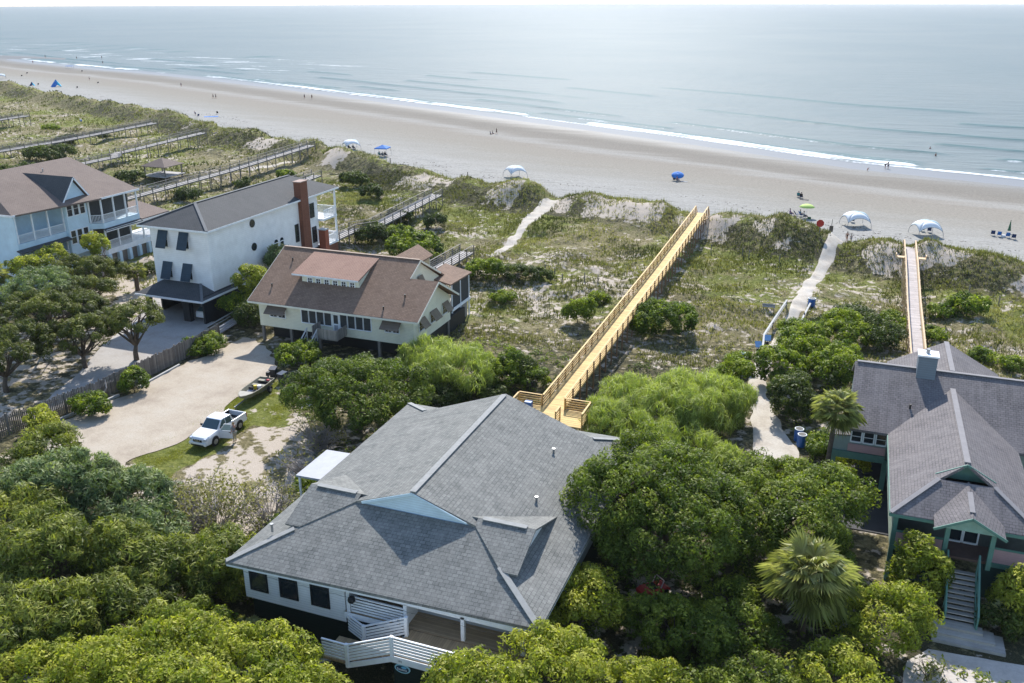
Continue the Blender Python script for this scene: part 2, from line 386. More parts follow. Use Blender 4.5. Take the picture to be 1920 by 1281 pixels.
def sea_mat():
    m, t, bs, N, L = nodes('sea_water')
    tc = N('ShaderNodeTexCoord'); V = tc.outputs['Object']
    at_ = N('ShaderNodeAttribute'); at_.attribute_name = 'mask'; sp = N('ShaderNodeSeparateColor'); L(at_.outputs['Color'], sp.inputs[0])
    mp = N('ShaderNodeMapping'); mp.inputs['Rotation'].default_value = (0, 0, R(24)); mp.inputs['Scale'].default_value = (.3, 1, 1); L(V, mp.inputs[0])
    w1 = noise(N, L, mp.outputs[0], .16, 5, .6); w2 = noise(N, L, mp.outputs[0], 1.1, 5, .65)
    n5 = noise(N, L, mp.outputs[0], 1.5, 6, .75); n6 = noise(N, L, V, .006, 4, .55)
    deep = ramp(N, L, n6, [(.35, (.150, .188, .195)), (.65, (.178, .208, .210))])
    body = mixc(N, L, sp.outputs[1], deep, (.065, .14, .145))
    body = mixc(N, L, sp.outputs[2], body, (.235, .24, .25))
    fo = math_(N, L, 'ADD', sp.outputs[0], math_(N, L, 'MULTIPLY', math_(N, L, 'SUBTRACT', n5, .5), .9))
    fm = maprange(N, L, fo, .42, .62, 0, 1)
    c = mixc(N, L, fm, body, (.80, .82, .84)); L(c, bs.inputs['Base Color'])
    L(maprange(N, L, fm, 0, 1, .45, .8), bs.inputs['Roughness']); bs.inputs['Specular IOR Level'].default_value = .05; bs.inputs['IOR'].default_value = 1.333
    h = math_(N, L, 'ADD', math_(N, L, 'MULTIPLY', w1, 2.2), math_(N, L, 'MULTIPLY', w2, .35))
    b = N('ShaderNodeBump'); b.inputs['Distance'].default_value = .75; L(h, b.inputs['Height'])
    L(maprange(N, L, sp.outputs[2], 0, 1, .75, .05), b.inputs['Strength']); L(b.outputs[0], bs.inputs['Normal']); return m

# ---- land
A_ = axis_pts([(-760, -260, 5), (-260, -130, 1.6), (-130, -90, .8), (-90, 30, .45), (30, 60, 1), (60, 130, 5)])
B_ = axis_pts([(8, 28, 2), (28, 88, .6), (88, 165, .45), (165, 215, 1.0), (215, 320, 2.2), (320, 740, 5)])
AA, BB = np.meshgrid(A_, B_, indexing='ij'); ZZ = height(AA, BB)
# bring the far far corners down so that the land never pokes above the sea beyond the shore
bc = crest(AA); dcr = BB - bc; bw = waterline(AA)
LAWN = P2([(222, 905), (265, 842), (330, 812), (400, 765), (470, 715), (520, 712), (545, 760), (540, 800), (470, 800), (400, 850), (330, 885), (290, 925)])
STRAW = P2([(330, 885), (400, 852), (440, 820), (560, 770), (600, 840), (560, 960), (440, 1010), (300, 990), (230, 930)])
LAWN2 = P2([(228, 500), (300, 480), (300, 600), (215, 610)])
def masks(a, b, d):
    s = np.zeros(a.shape+(3,))
    n = fbm(a/11.0+3, b/11.0+1, 4); n2 = fbm(a/4.0+30, b/4.0+9, 3); n3 = fbm(a/16.0+70, b/9.0+2, 3)
    dune = sstep(84, 92, b)
    sand = .30 + .50*(n2-.5) + .35*(fbm(a/14.0+12, b/10.0+4, 3)-.5) + .10*np.exp(-((a+42)/16)**2-((b-104)/16)**2) + .10*np.exp(-((a-4)/12)**2-((b-108)/12)**2)
    green = .44 + 1.0*(n-.5) + .03*sstep(-100, -140, a) + .10*sstep(-22, -12, d)
    brush = .24 + .9*(n3-.5)
    # landward face and top of the foredune: dark brush, green tops, bare sand scarps
    face = sstep(-13, -9, d)*(1-sstep(-3.2, -1.5, d)); top = sstep(-4, -1, d)*(1-sstep(3, 6, d))
    scn = fbm(a/6.5+100, b/13.0+50, 3)
    scarp = sstep(.55, .62, scn)*sstep(-12, -6, d)*(1-sstep(-2.5+3*(n2-.5), .5, d))*sstep(-210, -150, a)
    brush = np.where(face > .1, brush*(1-face)+face*(.50+.6*(n-.5)), brush)
    green = green*(1-face) + face*(.45+.5*(n-.5)); green = green*(1-top) + top*.52
    brush = brush*(1-top) + top*(.30+.5*(n2-.4)); sand = sand*(1-face) + face*.17; sand = sand*(1-top) + top*.22
    sand = np.maximum(sand, scarp*(.78))
    vp = fbm(a*1.6, b/3.0, 2); sand = np.where(scarp > .4, sand - .22*sstep(.45, .8, vp), sand)
    # notches of the sand paths
    # yards
    yard = 1-dune
    ys = .30 + .5*(n2-.5); ygr = .15+.5*(n-.5); yb = .55+.5*(n-.5)
    left = sstep(-62, -66, a)
    ys = ys + .12*left
    sand = sand*dune + ys*yard; green = green*dune + ygr*yard; brush = brush*dune + yb*yard
    la = inpoly(a, b, LAWN).astype(float); st = inpoly(a, b, STRAW).astype(float); l2 = inpoly(a, b, LAWN2).astype(float)
    sand = np.where(la > 0, .22+.5*(n2-.5), sand); green = np.where(la > 0, .95+.2*(n-.5), green); brush = np.where(la > 0, .05, brush)
    stn = fbm(a/1.1+(b*.7), b/3.2, 3); sand = np.where((st > 0) & (la == 0), .46+1.1*(stn-.45), sand); brush = np.where((st > 0) & (la == 0), .30, brush); green = np.where((st > 0) & (la == 0), .12+.7*(n2-.35), green)
    sand = np.where(l2 > 0, .56+.7*(n2-.5), sand); green = np.where(l2 > 0, .7, green); brush = np.where(l2 > 0, .05, brush)
    under = np.exp(-(((a+21.4)/2.6)**4)*1.0)*sstep(66, 70, b)*(1-sstep(140, 146, b)); sand = sand + .12*under
    s[..., 0] = sand; s[..., 1] = green; s[..., 2] = brush; return np.clip(s, 0, 1)
MK = masks(AA, BB, dcr)
fc = lambda X: .25*(X[:-1, :-1]+X[1:, :-1]+X[1:, 1:]+X[:-1, 1:])
dq = fc(dcr); bq = fc(BB); wq = fc(bw)
land = dq < 5.0; bea = (dq >= 5.0) & (bq < wq+80)
o = grid_mesh('ground', A_, B_, ZZ, land, {'mask': MK}, ground_mat()); tag(o, kind='structure')
tpos = np.clip((BB-(bc+5))/np.maximum(bw-bc-5, 5), 0, 1.2)
BM = np.zeros(AA.shape+(3,)); BM[..., 0] = np.clip(tpos, 0, 1)
o = grid_mesh('beach', A_, B_, ZZ, bea, {'mask': BM}, beach_mat()); tag(o, kind='structure')

# ---- sea: real low swells near the shore, a flat sheet beyond
SA = axis_pts([(-9000, -1500, 750), (-1500, -700, 20), (-700, -300, 5), (-300, 60, 1.5), (60, 300, 10), (300, 9000, 870)])
SB = axis_pts([(150, 200, 5), (200, 330, .8), (330, 560, 2.5), (560, 1200, 20), (1200, 30000, 2400)])
SAA, SBB = np.meshgrid(SA, SB, indexing='ij'); sbw = waterline(SAA); sh = SBB - sbw
wob = 7*(fbm(SAA/45.0, 2.2, 3)-.5)
def crestline(s0, wd, seed, thr, ln=30.0, slope=0.0):
    on = sstep(thr, thr+.08, fbm(SAA/ln+seed, SBB/400.0+seed, 2)); x = (sh - s0 - wob*(.6+.4*math.sin(seed)) - slope*SAA)/wd
    return on, x
SZ = np.full(SAA.shape, SEA_Z); FO = np.zeros(SAA.shape); TE = np.zeros(SAA.shape)
film = (1-sstep(7, 13, sh+.5*wob))
for s0, wd, seed, thr, ln, hgt, foam in ((12.0, 1.3, 1.0, .36, 38, .22, .62), (16.5, 2.6, 4.0, .42, 30, .35, .60), (20.5, 1.4, 6.0, .50, 22, .2, .42), (24, 2.6, 9.0, .50, 30, .4, .36), (38, 2.4, 13.0, .46, 34, .5, .34), (56, 2.6, 21.0, .46, 32, .5, .10), (80, 3.0, 27.0, .47, 40, .45, .03), (112, 3.4, 33.0, .47, 50, .4, 0), (150, 4, 38.0, .48, 60, .4, 0)):
    on, x = crestline(s0, wd, seed, thr, ln)
    SZ += on*hgt*np.exp(-x*x); FO = np.maximum(FO, on*foam*(.75+.9*fbm(SAA/12.0+seed, SBB/9.0, 3))*np.exp(-((x+.9)/(.9))**2)); TE = np.maximum(TE, on*.9*np.exp(-((x+.1)/.8)**2)*(1-.5*(s0 < 13)))
sp_ = sstep(-180, -330, SAA)*sstep(25, 60, sh)*(1-sstep(110, 260, sh))
FO = np.maximum(FO, sp_*(.50*sstep(.50, .64, fbm(SAA/22.0+5+SBB/60.0, SBB/5.0+3, 4))))
FO = np.maximum(FO, .34*sstep(3, 12, sh)*(1-sstep(14, 34, sh))*sstep(.42, .62, fbm(SAA/40.0+9, SBB/60.0, 2)))
SM = np.stack([np.clip(FO, 0, 1), np.clip(TE, 0, 1), film], -1)
keep = fc(sh) > -12
o = grid_mesh('sea', SA, SB, SZ, keep, {'mask': SM}, sea_mat()); tag(o, kind='structure')
o = MB(); o.face([(-9000, 150, SEA_Z-6), (-640, 150, SEA_Z-6), (-640, 700, SEA_Z-6), (-9000, 1500, SEA_Z-6)])

# ---- draped sheets: driveways and paths
def tri_h(a, b):
    i = np.clip(np.searchsorted(A_, a)-1, 0, len(A_)-2); j = np.clip(np.searchsorted(B_, b)-1, 0, len(B_)-2)
    u = (a-A_[i])/(A_[i+1]-A_[i]); v = (b-B_[j])/(B_[j+1]-B_[j])
    return ZZ[i, j]*(1-u)*(1-v)+ZZ[i+1, j]*u*(1-v)+ZZ[i, j+1]*(1-u)*v+ZZ[i+1, j+1]*u*v
def sand_mat(name, ca, cb, cc, sc=.6):
    m, t, bs, N, L = nodes(name); tc = N('ShaderNodeTexCoord'); V = tc.outputs['Object']
    n1 = noise(N, L, V, sc, 6, .65); n2 = noise(N, L, V, 7, 4, .7)
    c = ramp(N, L, n1, [(.3, ca), (.5, cb), (.72, cc)]); c = mixc(N, L, 1.0, c, maprange(N, L, n2, .3, .7, .88, 1.08), 'MULTIPLY')
    L(c, bs.inputs['Base Color']); bs.inputs['Roughness'].default_value = .95; bs.inputs['Specular IOR Level'].default_value = .1
    bump(N, L, n2, bs, .5, .06); return m
def drape_strip(name, line, mat, lift=.05, step=.4):
    """line: [(a, b, half width)]; ragged edges, follows the ground"""
    pts = []; 
    for (x1, y1, w1), (x2, y2, w2) in zip(line[:-1], line[1:]):
        n = max(2, int(math.hypot(x2-x1, y2-y1)/step))
        for k in range(n): t = k/n; pts.append((x1+(x2-x1)*t, y1+(y2-y1)*t, w1+(w2-w1)*t))
    pts.append(line[-1]); P_ = np.array(pts)
    ker = np.ones(7)/7
    for c in range(3):
        pad = np.pad(P_[:, c], 3, mode='edge'); P_[:, c] = np.convolve(pad, ker, 'valid')
    T = np.gradient(P_[:, :2], axis=0); T /= np.linalg.norm(T, axis=1)[:, None]; Nn = np.stack([-T[:, 1], T[:, 0]], -1)
    m = 9; co = []; 
    for i in range(len(P_)):
        e1 = .38*(float(vnoise(i*.23, 1.5))-.5)*2; e2 = .38*(float(vnoise(i*.23, 7.7))-.5)*2
        for k in range(m):
            u = -1+2*k/(m-1); wd = P_[i, 2]+(e1 if u < 0 else e2)
            x, y = P_[i, :2]+Nn[i]*u*wd; z = float(tri_h(x, y)) + (lift if abs(u) < .99 else -.05); co.append((x, y, z))
    q = [(i*m+k, (i+1)*m+k, (i+1)*m+k+1, i*m+k+1) for i in range(len(P_)-1) for k in range(m-1)]
    me = quadmesh(name, np.array(co), np.array(q)); me.polygons.foreach_set('use_smooth', [True]*len(q)); me.materials.append(mat)
    o = bpy.data.objects.new(name, me); COL.objects.link(o); return tag(o, kind='structure')
def flat_poly(name, pts, mat, z, rag=.42, step=.3):
    out = []; n = len(pts)
    for i in range(n):
        (x1, y1), (x2, y2) = pts[i], pts[(i+1) % n]; k = max(1, int(math.hypot(x2-x1, y2-y1)/step))
        nx, ny = (y2-y1), -(x2-x1); l = math.hypot(nx, ny) or 1
        for j in range(k):
            t = j/k; e = rag*2*(float(vnoise((x1+(x2-x1)*t)*.9, (y1+(y2-y1)*t)*.9))-.5); out.append((x1+(x2-x1)*t+nx/l*e, y1+(y2-y1)*t+ny/l*e, z))
    o = MB().face(out).build(name, mat); return tag(o, kind='structure')
DRIVE = sand_mat('gravel_drive', (.34, .285, .225), (.43, .37, .295), (.47, .42, .35), .3)
flat_poly('driveway', P2([(85, 832), (98, 800), (150, 775), (250, 738), (330, 690), (400, 662), (455, 632), (500, 650), (522, 690), (505, 712), (440, 752), (390, 796), (330, 832), (240, 868), (225, 905), (120, 880)]), DRIVE, .05)
flat_poly('driveway', P2([(400, 608), (326, 662), (130, 757), (40, 800), (60, 772), (140, 708), (190, 650), (228, 620), (262, 590), (300, 548), (380, 548)]), sand_mat('concrete_drive', (0.352, 0.320, 0.288), (0.400, 0.376, 0.352), (0.440, 0.416, 0.392), .5), .05, .1)
PATH = sand_mat('path_sand', (.42, .37, .31), (.50, .455, .39), (.54, .505, .45), .8)
drape_strip('path', [(.2, 142, 1.6), (-.9, 137, 1.1), (-1.8, 128, .95), (-3.3, 117, .9), (-3.9, 110, .9), (-4.3, 103, .85), (-4.9, 96, .85), (-5.9, 91, .85), (-6.2, 86, 1.0), (-5.7, 80, .95), (-4.9, 76, 1.1), (-3.7, 71.5, 1.6), (-2.5, 67, 2.1), (-2.0, 63, 1.9), (-1.6, 58, 1.2)], PATH)
drape_strip('path', [(-49.0, 152, 1.6), (-49.3, 146, 1.5), (-49.2, 140, 1.6), (-48.5, 133, .8), (-47.6, 126, .8), (-46.2, 119, .8), (-47.5, 115.5, .6)], PATH)
drape_strip('path', [(-118.5, 176, 1.1), (-120, 169, 1.2), (-123, 163.5, 1.7)], PATH)
flat_poly('driveway', P2([(1690, 1281), (1700, 1240), (1740, 1218), (1860, 1240), (1990, 1260), (2000, 1400), (1690, 1400)]), sand_mat('street_sand', (.42, .38, .34), (.52, .47, .42), (.58, .54, .5), .7), .05, .1)

# ---------------------------------------------------------------- foliage
def leafmesh(name, cen, rad, nper, size, mat, tint, up=.35, aspect=.55, outer=.62, dirbias=0, jitter=.6, seed=0, flat=1.0, updir=0.0):
    """many leaf-sized quads on clumps; tint attribute: R clump colour with top light painted in, G leaf value"""
    rs = np.random.RandomState(seed); cen = np.asarray(cen, float); rad = np.asarray(rad, float); tint = np.asarray(tint, float)
    n = len(cen); N_ = n*nper; ci = np.repeat(np.arange(n), nper)
    d = rs.normal(size=(N_, 3)); d[:, 2] = d[:, 2]*.8 + .25; d /= np.linalg.norm(d, axis=1)[:, None]
    r = rad[ci]*(outer+(1-outer)*rs.rand(N_)**.6)
    pos = cen[ci] + d*r[:, None]*np.array([1, 1, flat])
    nr = d + rs.normal(size=(N_, 3))*jitter + np.array([0, 0, up]); nr /= np.linalg.norm(nr, axis=1)[:, None]
    if updir > 0:   # blades pointing out and up
        t = d*(1-updir) + np.array([0, 0, updir]) + rs.normal(size=(N_, 3))*.28
    else: t = np.cross(nr, rs.normal(size=(N_, 3)))
    t = t - nr*np.sum(t*nr, 1)[:, None]; t /= np.linalg.norm(t, axis=1)[:, None]+1e-9; s = np.cross(nr, t)
    sz = size*(.6+.8*rs.rand(N_)); T = t*sz[:, None]; S_ = s*(sz*aspect)[:, None]
    co = np.stack([pos-T*.9, pos+S_*.55-T*.1, pos+T*.9, pos-S_*.55-T*.1], 1).reshape(-1, 3)
    q = np.arange(N_*4).reshape(-1, 4); me = quadmesh(name, co, q)
    at_ = me.attributes.new('tint', 'FLOAT_COLOR', 'POINT'); c = np.ones((N_*4, 4), 'f')
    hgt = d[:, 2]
    tv = tint[ci] + .16*hgt + rs.normal(size=N_)*.07  # upward-facing leaves tinted lighter: light from above painted into the leaf colour
    c[:, 0] = np.repeat(np.clip(tv, 0, 1), 4); c[:, 1] = np.repeat(rs.rand(N_), 4); c[:, 2] = 0
    at_.data.foreach_set('color', c.ravel()); me.materials.append(mat); return me
def crown_pts(c, rx, ry, rz, nl, clump, dens, rs, lobe=.55, bottom=-.35):
    """clump centres on the outside of several lobes"""
    c = np.array(c); lobes = [(c + np.array([0, 0, -.1*rz]), np.array([rx, ry, rz])*.74)]
    for k in range(nl):
        th = 2*math.pi*(k+rs.rand()*.7)/nl; rr = (.35+.35*rs.rand()); zz = -.25+.75*rs.rand()
        lc = c+np.array([rx*rr*math.cos(th), ry*rr*math.sin(th), rz*zz*.7]); lr = np.array([rx, ry, rz])*lobe*(.55+.62*rs.rand()); lobes.append((lc, lr))
    out = []
    for i, (lc, lr) in enumerate(lobes):
        area = 4*math.pi*((lr[0]*lr[1])**1.6/3+(lr[0]*lr[2])**1.6/3+(lr[1]*lr[2])**1.6/3)**(1/1.6)
        n = int(area*dens/(clump**2)); d = rs.normal(size=(n, 3)); d /= np.linalg.norm(d, axis=1)[:, None]
        d = d[d[:, 2] > bottom]; w_ = .84+.24*rs.rand(len(d)); w_ = np.where(rs.rand(len(d)) < .10, w_+.16*rs.rand(len(d)), w_); p = lc+d*lr*w_[:, None]
        ok = np.ones(len(p), bool)
        for j, (mc, mr) in enumerate(lobes):
            if j != i: ok &= np.sum(((p-mc)/(mr*.88))**2, 1) > 1
        out.append(p[ok])
    return np.concatenate(out), lobes
def limbs(base, lobes, r0, rs, mb=None):
    mb = mb or MB(); base = Vector(base); top = Vector(lobes[0][0]); h = (top.z-base.z)
    fork = base.lerp(top, .45)+Vector((rs.normal()*.15, rs.normal()*.15, 0)); lean = Vector((rs.normal()*.25, rs.normal()*.25, 0))
    mid = base.lerp(fork, .5)+lean*.5
    mb.tube([base-Vector((0, 0, .3)), mid, fork], [r0*1.25, r0, r0*.8], 8)
    for lc, lr in lobes[1:]:
        e = Vector(lc); m1 = fork.lerp(e, .5)+Vector((rs.normal()*.3, rs.normal()*.3, rs.rand()*.25*h*.3))
        mb.tube([fork-Vector((0, 0, .05)), m1, e], [r0*.6, r0*.42, r0*.18], 6)
        for _ in range(3):
            th_ = rs.rand()*6.28; tp = e+Vector((lr[0]*.92*math.cos(th_), lr[1]*.92*math.sin(th_), lr[2]*(.3+.85*rs.rand()))); mb.tube([e, e.lerp(tp, .6)+Vector((0, 0, .15)), tp], [r0*.12, r0*.08, .008], 4, False)
        for _ in range(2):
            e2 = e+Vector((rs.normal()*lr[0]*.5, rs.normal()*lr[1]*.5, rs.rand()*lr[2]*.6)); mb.tube([m1, m1.lerp(e2, .6)+Vector((0, 0, .1)), e2], [r0*.32, r0*.2, r0*.06], 5)
    return mb
FOL = dict(
 oak=foliage('oak_leaves', (.040, .065, .010), (.105, .150, .022), (.25, .29, .045), .42),
 bright=foliage('bright_leaves', (.085, .115, .012), (.24, .28, .032), (.46, .45, .075), .45),
 cedar=foliage('cedar_needles', (0.050, 0.069, 0.013), (0.138, 0.169, 0.027), (0.312, 0.325, 0.062), .38),
 oldcedar=foliage('old_cedar_needles', (.030, .042, .010), (.085, .105, .020), (.20, .21, .045), .34),
 bluecedar=foliage('blue_cedar_needles', (0.050, 0.076, 0.029), (0.134, 0.185, 0.073), (0.269, 0.314, 0.134), .35),
 tam=foliage('feathery_green', (.13, .17, .03), (.29, .35, .075), (.47, .50, .16), .45),
 bush=foliage('myrtle_leaves', (.030, .055, .008), (.10, .155, .016), (.31, .36, .025), .4),
 dark=foliage('dark_shrub_leaves', (.020, .036, .009), (.055, .082, .016), (.13, .16, .03), .32),
 sparse=foliage('pale_sparse_leaves', (.13, .13, .05), (.24, .23, .10), (.38, .33, .18), .35),
 palm=foliage('palm_fronds', (.11, .125, .035), (.25, .27, .085), (.55, .52, .26), .3),
 deadpalm=foliage('dead_fronds', (.20, .17, .13), (.34, .31, .26), (.48, .44, .38), .1),
)
STY = { # clump radius, density, leaves per clump, leaf size, aspect, up, updir, jitter, tint base, tint spread
 'oak': (.72, .80, 190, .125, .62, .35, 0, .55, .42, .34),
 'bright': (.60, .75, 150, .115, .62, .35, 0, .55, .50, .34),
 'cedar': (.70, .78, 150, .20, .34, .3, .35, .45, .44, .34),
 'tam': (.85, .70, 150, .48, .09, .2, .72, .5, .45, .16),
 'bush': (.50, .85, 90, .13, .62, .4, 0, .55, .47, .32),
 'sparse': (.80, .45, 26, .15, .6, .3, 0, .8, .45, .2),
}
def tree(name, label, cat, c, r, mat, style='oak', base=None, seed=1, nl=7, trunk=.22, bark='bark', group=None, scale=1.0, dens=1.0, leaf=1.0, parts=True, bottom=-.35, lobe=.55):
    rs = np.random.RandomState(seed); cl, de, npc, sz, asp, up, ud, jit, tb, ts = STY[style]
    cl *= scale; sz *= leaf
    bz = H1(c[0], c[1]) if base is None else None
    base = (c[0], c[1], bz) if base is None else (base[0], base[1], H1(base[0], base[1]))
    P_, lobes = crown_pts(c, r[0], r[1], r[2], nl, cl, de*dens, rs, lobe, bottom)
    tb = tb + rs.uniform(-.10, .12); P_ = P_[P_[:, 2] > base[2]+.15]
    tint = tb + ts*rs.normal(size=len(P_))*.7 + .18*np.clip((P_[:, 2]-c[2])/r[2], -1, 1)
    root = thing(name, label, cat, base, group=group)
    off = np.array(base)
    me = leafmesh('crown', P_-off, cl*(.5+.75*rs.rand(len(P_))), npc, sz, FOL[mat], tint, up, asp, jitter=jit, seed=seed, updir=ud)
    o = bpy.data.objects.new('crown' if trunk > .1 else 'foliage', me); COL.objects.link(o); o.parent = root
    if trunk: limbs(base, lobes, trunk, rs).build('trunk' if trunk > .1 else 'stem', MT[bark], root, smooth=True)
    return root
# ================================================================ HOUSES
SH_GREY = shingle('grey_shingles', (0.207, 0.211, 0.198), (0.132, 0.139, 0.132), (0.264, 0.260, 0.242), .23, 1.6)
SH_CAP = plain('ridge_cap_shingles', (0.282, 0.286, 0.277), .85, .15, 3)
SH_CHAR = shingle('charcoal_shingles', (0.084, 0.088, 0.092), (0.070, 0.075, 0.079), (0.097, 0.097, 0.099), streak=.1)
SH_TAN = shingle('tan_shingles', (0.242, 0.158, 0.110), (0.167, 0.106, 0.075), (0.264, 0.180, 0.132), .2, streak=.2)
SH_BROWN = shingle('brown_shingles', (0.189, 0.145, 0.123), (0.167, 0.128, 0.110), (0.211, 0.167, 0.141), streak=.1)
SH_PURP = shingle('mauve_grey_shingles', (0.180, 0.163, 0.163), (0.132, 0.123, 0.128), (0.220, 0.202, 0.202), .2, streak=.35)
SD_WHITE = siding('white_siding', (.80, .82, .84)); SD_BLUE = siding('pale_blue_siding', (.60, .76, .86))
SD_CREAM = siding('cream_siding', (.78, .76, .60)); SD_SHINGLE = siding('white_shingle_wall', (.84, .84, .84), .22, .88)
SD_BLACK = siding('black_board_wall', (.022, .026, .032), .3, .5, vert=True); SD_GREEN = siding('dark_green_boards', (.012, .022, .020), .2, .5)
SD_SKY = siding('sky_blue_gable', (.62, .78, .88)); SD_PINK = siding('pink_panel', (.52, .33, .33), .14, .9)
GREEN = plain('teal_green_paint', (.10, .22, .18), .6, .15); NAVY = planks('navy_shutter', (.035, .06, .085), .09, .6, .1, 1)
def window(root, axis, pl, u0, u1, z0, z1, nx=1, nz=2, fr='white', t=.07, gl='glass', sill=True):
    """axis 'f': wall faces -b at b=pl, u is a; axis 'r': wall faces +a at a=pl, u is b. frame + sub-part pane"""
    m = MB(); g = MB(); w_ = .06
    def bx(mb, a0, a1, c0, c1, d0, d1):
        if axis == 'f': mb.box(a0, a1, pl-d1, pl-d0, c0, c1)
        else: mb.box(pl+d0, pl+d1, a0, a1, c0, c1)
    e = .035
    bx(m, u0-w_, u0+e, z0-w_, z1+w_, -.01, t); bx(m, u1-e, u1+w_, z0-w_, z1+w_, -.01, t)
    bx(m, u0+e, u1-e, z1-e, z1+w_, -.01, t-.002); bx(m, u0+e, u1-e, z0-w_, z0+e, -.01, t+(.05 if sill else -.002))
    for k in range(1, nx): x = u0+(u1-u0)*k/nx; bx(m, x-.022, x+.022, z0+e, z1-e, .01, t-.02)
    for k in range(1, nz): z = z0+(z1-z0)*k/nz; bx(m, u0+e, u1-e, z-.02, z+.02, .01, t-.016)
    bx(g, u0+e*.5, u1-e*.5, z0+e*.5, z1-e*.5, .0, .03)
    o = m.build('window', MT[fr], root); g.build('pane', MT[gl], o); return o
def rail(root, p, q, h, style='balusters', mat='white', name='railing', post_every=None):
    m = MB(); p, q = Vector(p), Vector(q); L_ = (q-p).length; up = Vector((0, 0, 1))
    m.bar(p+up*h, q+up*h, .09, .07)
    if style == 'balusters':
        m.bar(p+up*.1, q+up*.1, .05, .05); n = max(2, int(L_/.17))
        for k in range(1, n): c = p.lerp(q, k/n); m.bar(c+up*.1, c+up*(h-.02), .045, .045)
    elif style == 'boards':
        for k in range(5):
            z = h*(.12+.17*k); m.bar(p+up*z, q+up*z, .03, .115)
    elif style == 'three':
        for z in (.3, .55, .8): m.bar(p+up*h*z, q+up*h*z, .03, .09)
    return m.build(name, MT[mat] if isinstance(mat, str) else mat, root)
def posts(root, pts, w_, mat, name='post', sub=None):
    for (x, y, z0, z1) in pts: MB().box(x-w_/2, x+w_/2, y-w_/2, y+w_/2, z0, z1).build(name, MT[mat] if isinstance(mat, str) else mat, root)
def vent(root, a, b, z, name='vent_pipe', mat='metal'):
    MB().tube([(a, b, z-.2), (a, b, z+.28)], .07, 8).disc((a, b, z+.3), .11, (0, 0, 1), .06, 10).build(name, MT[mat], root)
def cap(root, pts, wd=.34, mat=None):
    for p, q in zip(pts[:-1], pts[1:]):
        m = MB(); m.bar(Vector(p)+Vector((0, 0, .035)), Vector(q)+Vector((0, 0, .035)), wd, .05); m.build('ridge_cap', mat or SH_CAP, root)

# ---------------------------------------------------------------- 1. the grey-roofed house in front
hs = thing('beach_house', 'large white raised beach house with broad grey shingle roof and pale blue front gable', 'house', (-21, 46, 0))
aL, aR, bF, bB, ze, mid, s_ = -30.05, -11.7, 34.35, 57.05, 4.85, -20.88, .372
zR = ze + s_*(mid-aL)
sf = .36; k_ = sf/s_
def zf(b): return ze+sf*(b-bF)
def zl(a): return ze+s_*(a-aL)
def zr_(a): return ze+s_*(aR-a)
FT, RT = 39.7, 54.2
hipL = lambda b: aL+k_*(b-bF); hipR = lambda b: aR-k_*(b-bF); hbL = lambda b: aL+k_*(bB-b); hbR = lambda b: aR-k_*(bB-b)
zg = zf(FT)
def roofpart(pts, mat=SH_GREY, t=.17, name='roof', root=None): return MB().slab(pts, t).build(name, mat, root or hs)
# left slope, right slope, front slope, rear slope
roofpart([(aL, bF, ze), (hipL(FT), FT, zg), (mid-.0, FT-.12, zR), (mid-.0, RT, zR), (hbL(RT), RT, ze+sf*(bB-RT)), (aL, bB, ze)][::1], SH_GREY)
bR = 35.0
roofpart([(aR, bR, ze), (aR, bB, ze), (hbR(RT), RT, ze+sf*(bB-RT)), (mid+.003, RT, zR), (mid+.003, FT-.12, zR), (hipR(FT), FT, zg)])
roofpart([(aL, bF, ze), (aR, bR, ze), (hipR(FT), FT, zg), (hipL(FT), FT, zg)])
roofpart([(aL, bB, ze), (hbL(RT), RT, ze+sf*(bB-RT)), (hbR(RT), RT, ze+sf*(bB-RT)), (aR, bB, ze)])
m = MB()   # gable faces, front and rear
m.wall([(-25.0, 39.80, zg-.3), (-16.76, 39.80, zg-.3), (-16.76, 39.80, zr_(-16.76)-.19), (mid, 39.80, zR-.185), (-25.0, 39.80, zl(-25.0)-.19)], .1, (0, -1, 0))
m.build('gable_wall', SD_SKY, hs)
MB().wall([(-27, 54.0, 5.6), (mid, 54.0, zR-.19), (-14.7, 54.0, 5.6)], .1, (0, 1, 0)).build('gable_wall', SD_WHITE, hs)
# front fascia of the gable
m = MB(); m.bar((-24.2, FT-.135, zl(-24.2)-.1), (mid, FT-.135, zR-.1), .03, .16); m.bar((mid, FT-.135, zR-.1), (-17.6, FT-.135, zr_(-17.6)-.1), .03, .10); m.build('fascia', SD_SKY, hs)
# the two side gablets over the front slope
cb, cz = 40.25, 7.0
for sgn in (-1, 1):
    X = lambda a: a if sgn < 0 else 2*mid-a
    e = .05; aE = -28.0; aI = -24.6
    zc = lambda b: cz - sf*1.02*(cb-b)
    roofpart([(X(aE), 37.35, zc(37.35)+e), (X(-27.05), 37.35, zc(37.35)+e), (X(aI), 39.72, zc(39.72)+e), (X(aI), cb, cz+e), (X(aE), cb, cz+e)], SH_GREY, .10)
    bm_ = cb+(cz-zl(aE))/sf
    roofpart([(X(aE), cb, cz+e), (X(-24.2), cb, cz+e), (X(-24.2), cb+.3, cz-.1), (X(aE), bm_, zl(aE)+.03)], SH_GREY, .10)
    MB().wall([(X(-27.6), 37.7, zl(-27.6)-.1), (X(-27.6), cb, cz-.08), (X(-27.6), bm_-.6, zl(-27.6)-.1)], .08, (sgn, 0, 0)).build('gable_wall', SD_WHITE, hs)
    cap(hs, [(X(-27.5), cb, cz+e), (X(-24.9), cb, cz+e)])
cap(hs, [(mid, FT-.1, zR), (mid, RT-.3, zR)], .36)
cap(hs, [(aL+.05, bF+.05, ze), (hipL(37.2), 37.2, zf(37.2))]); cap(hs, [(aR-.05, bR+.05, ze), (hipR(37.6), 37.6, zf(37.6))])
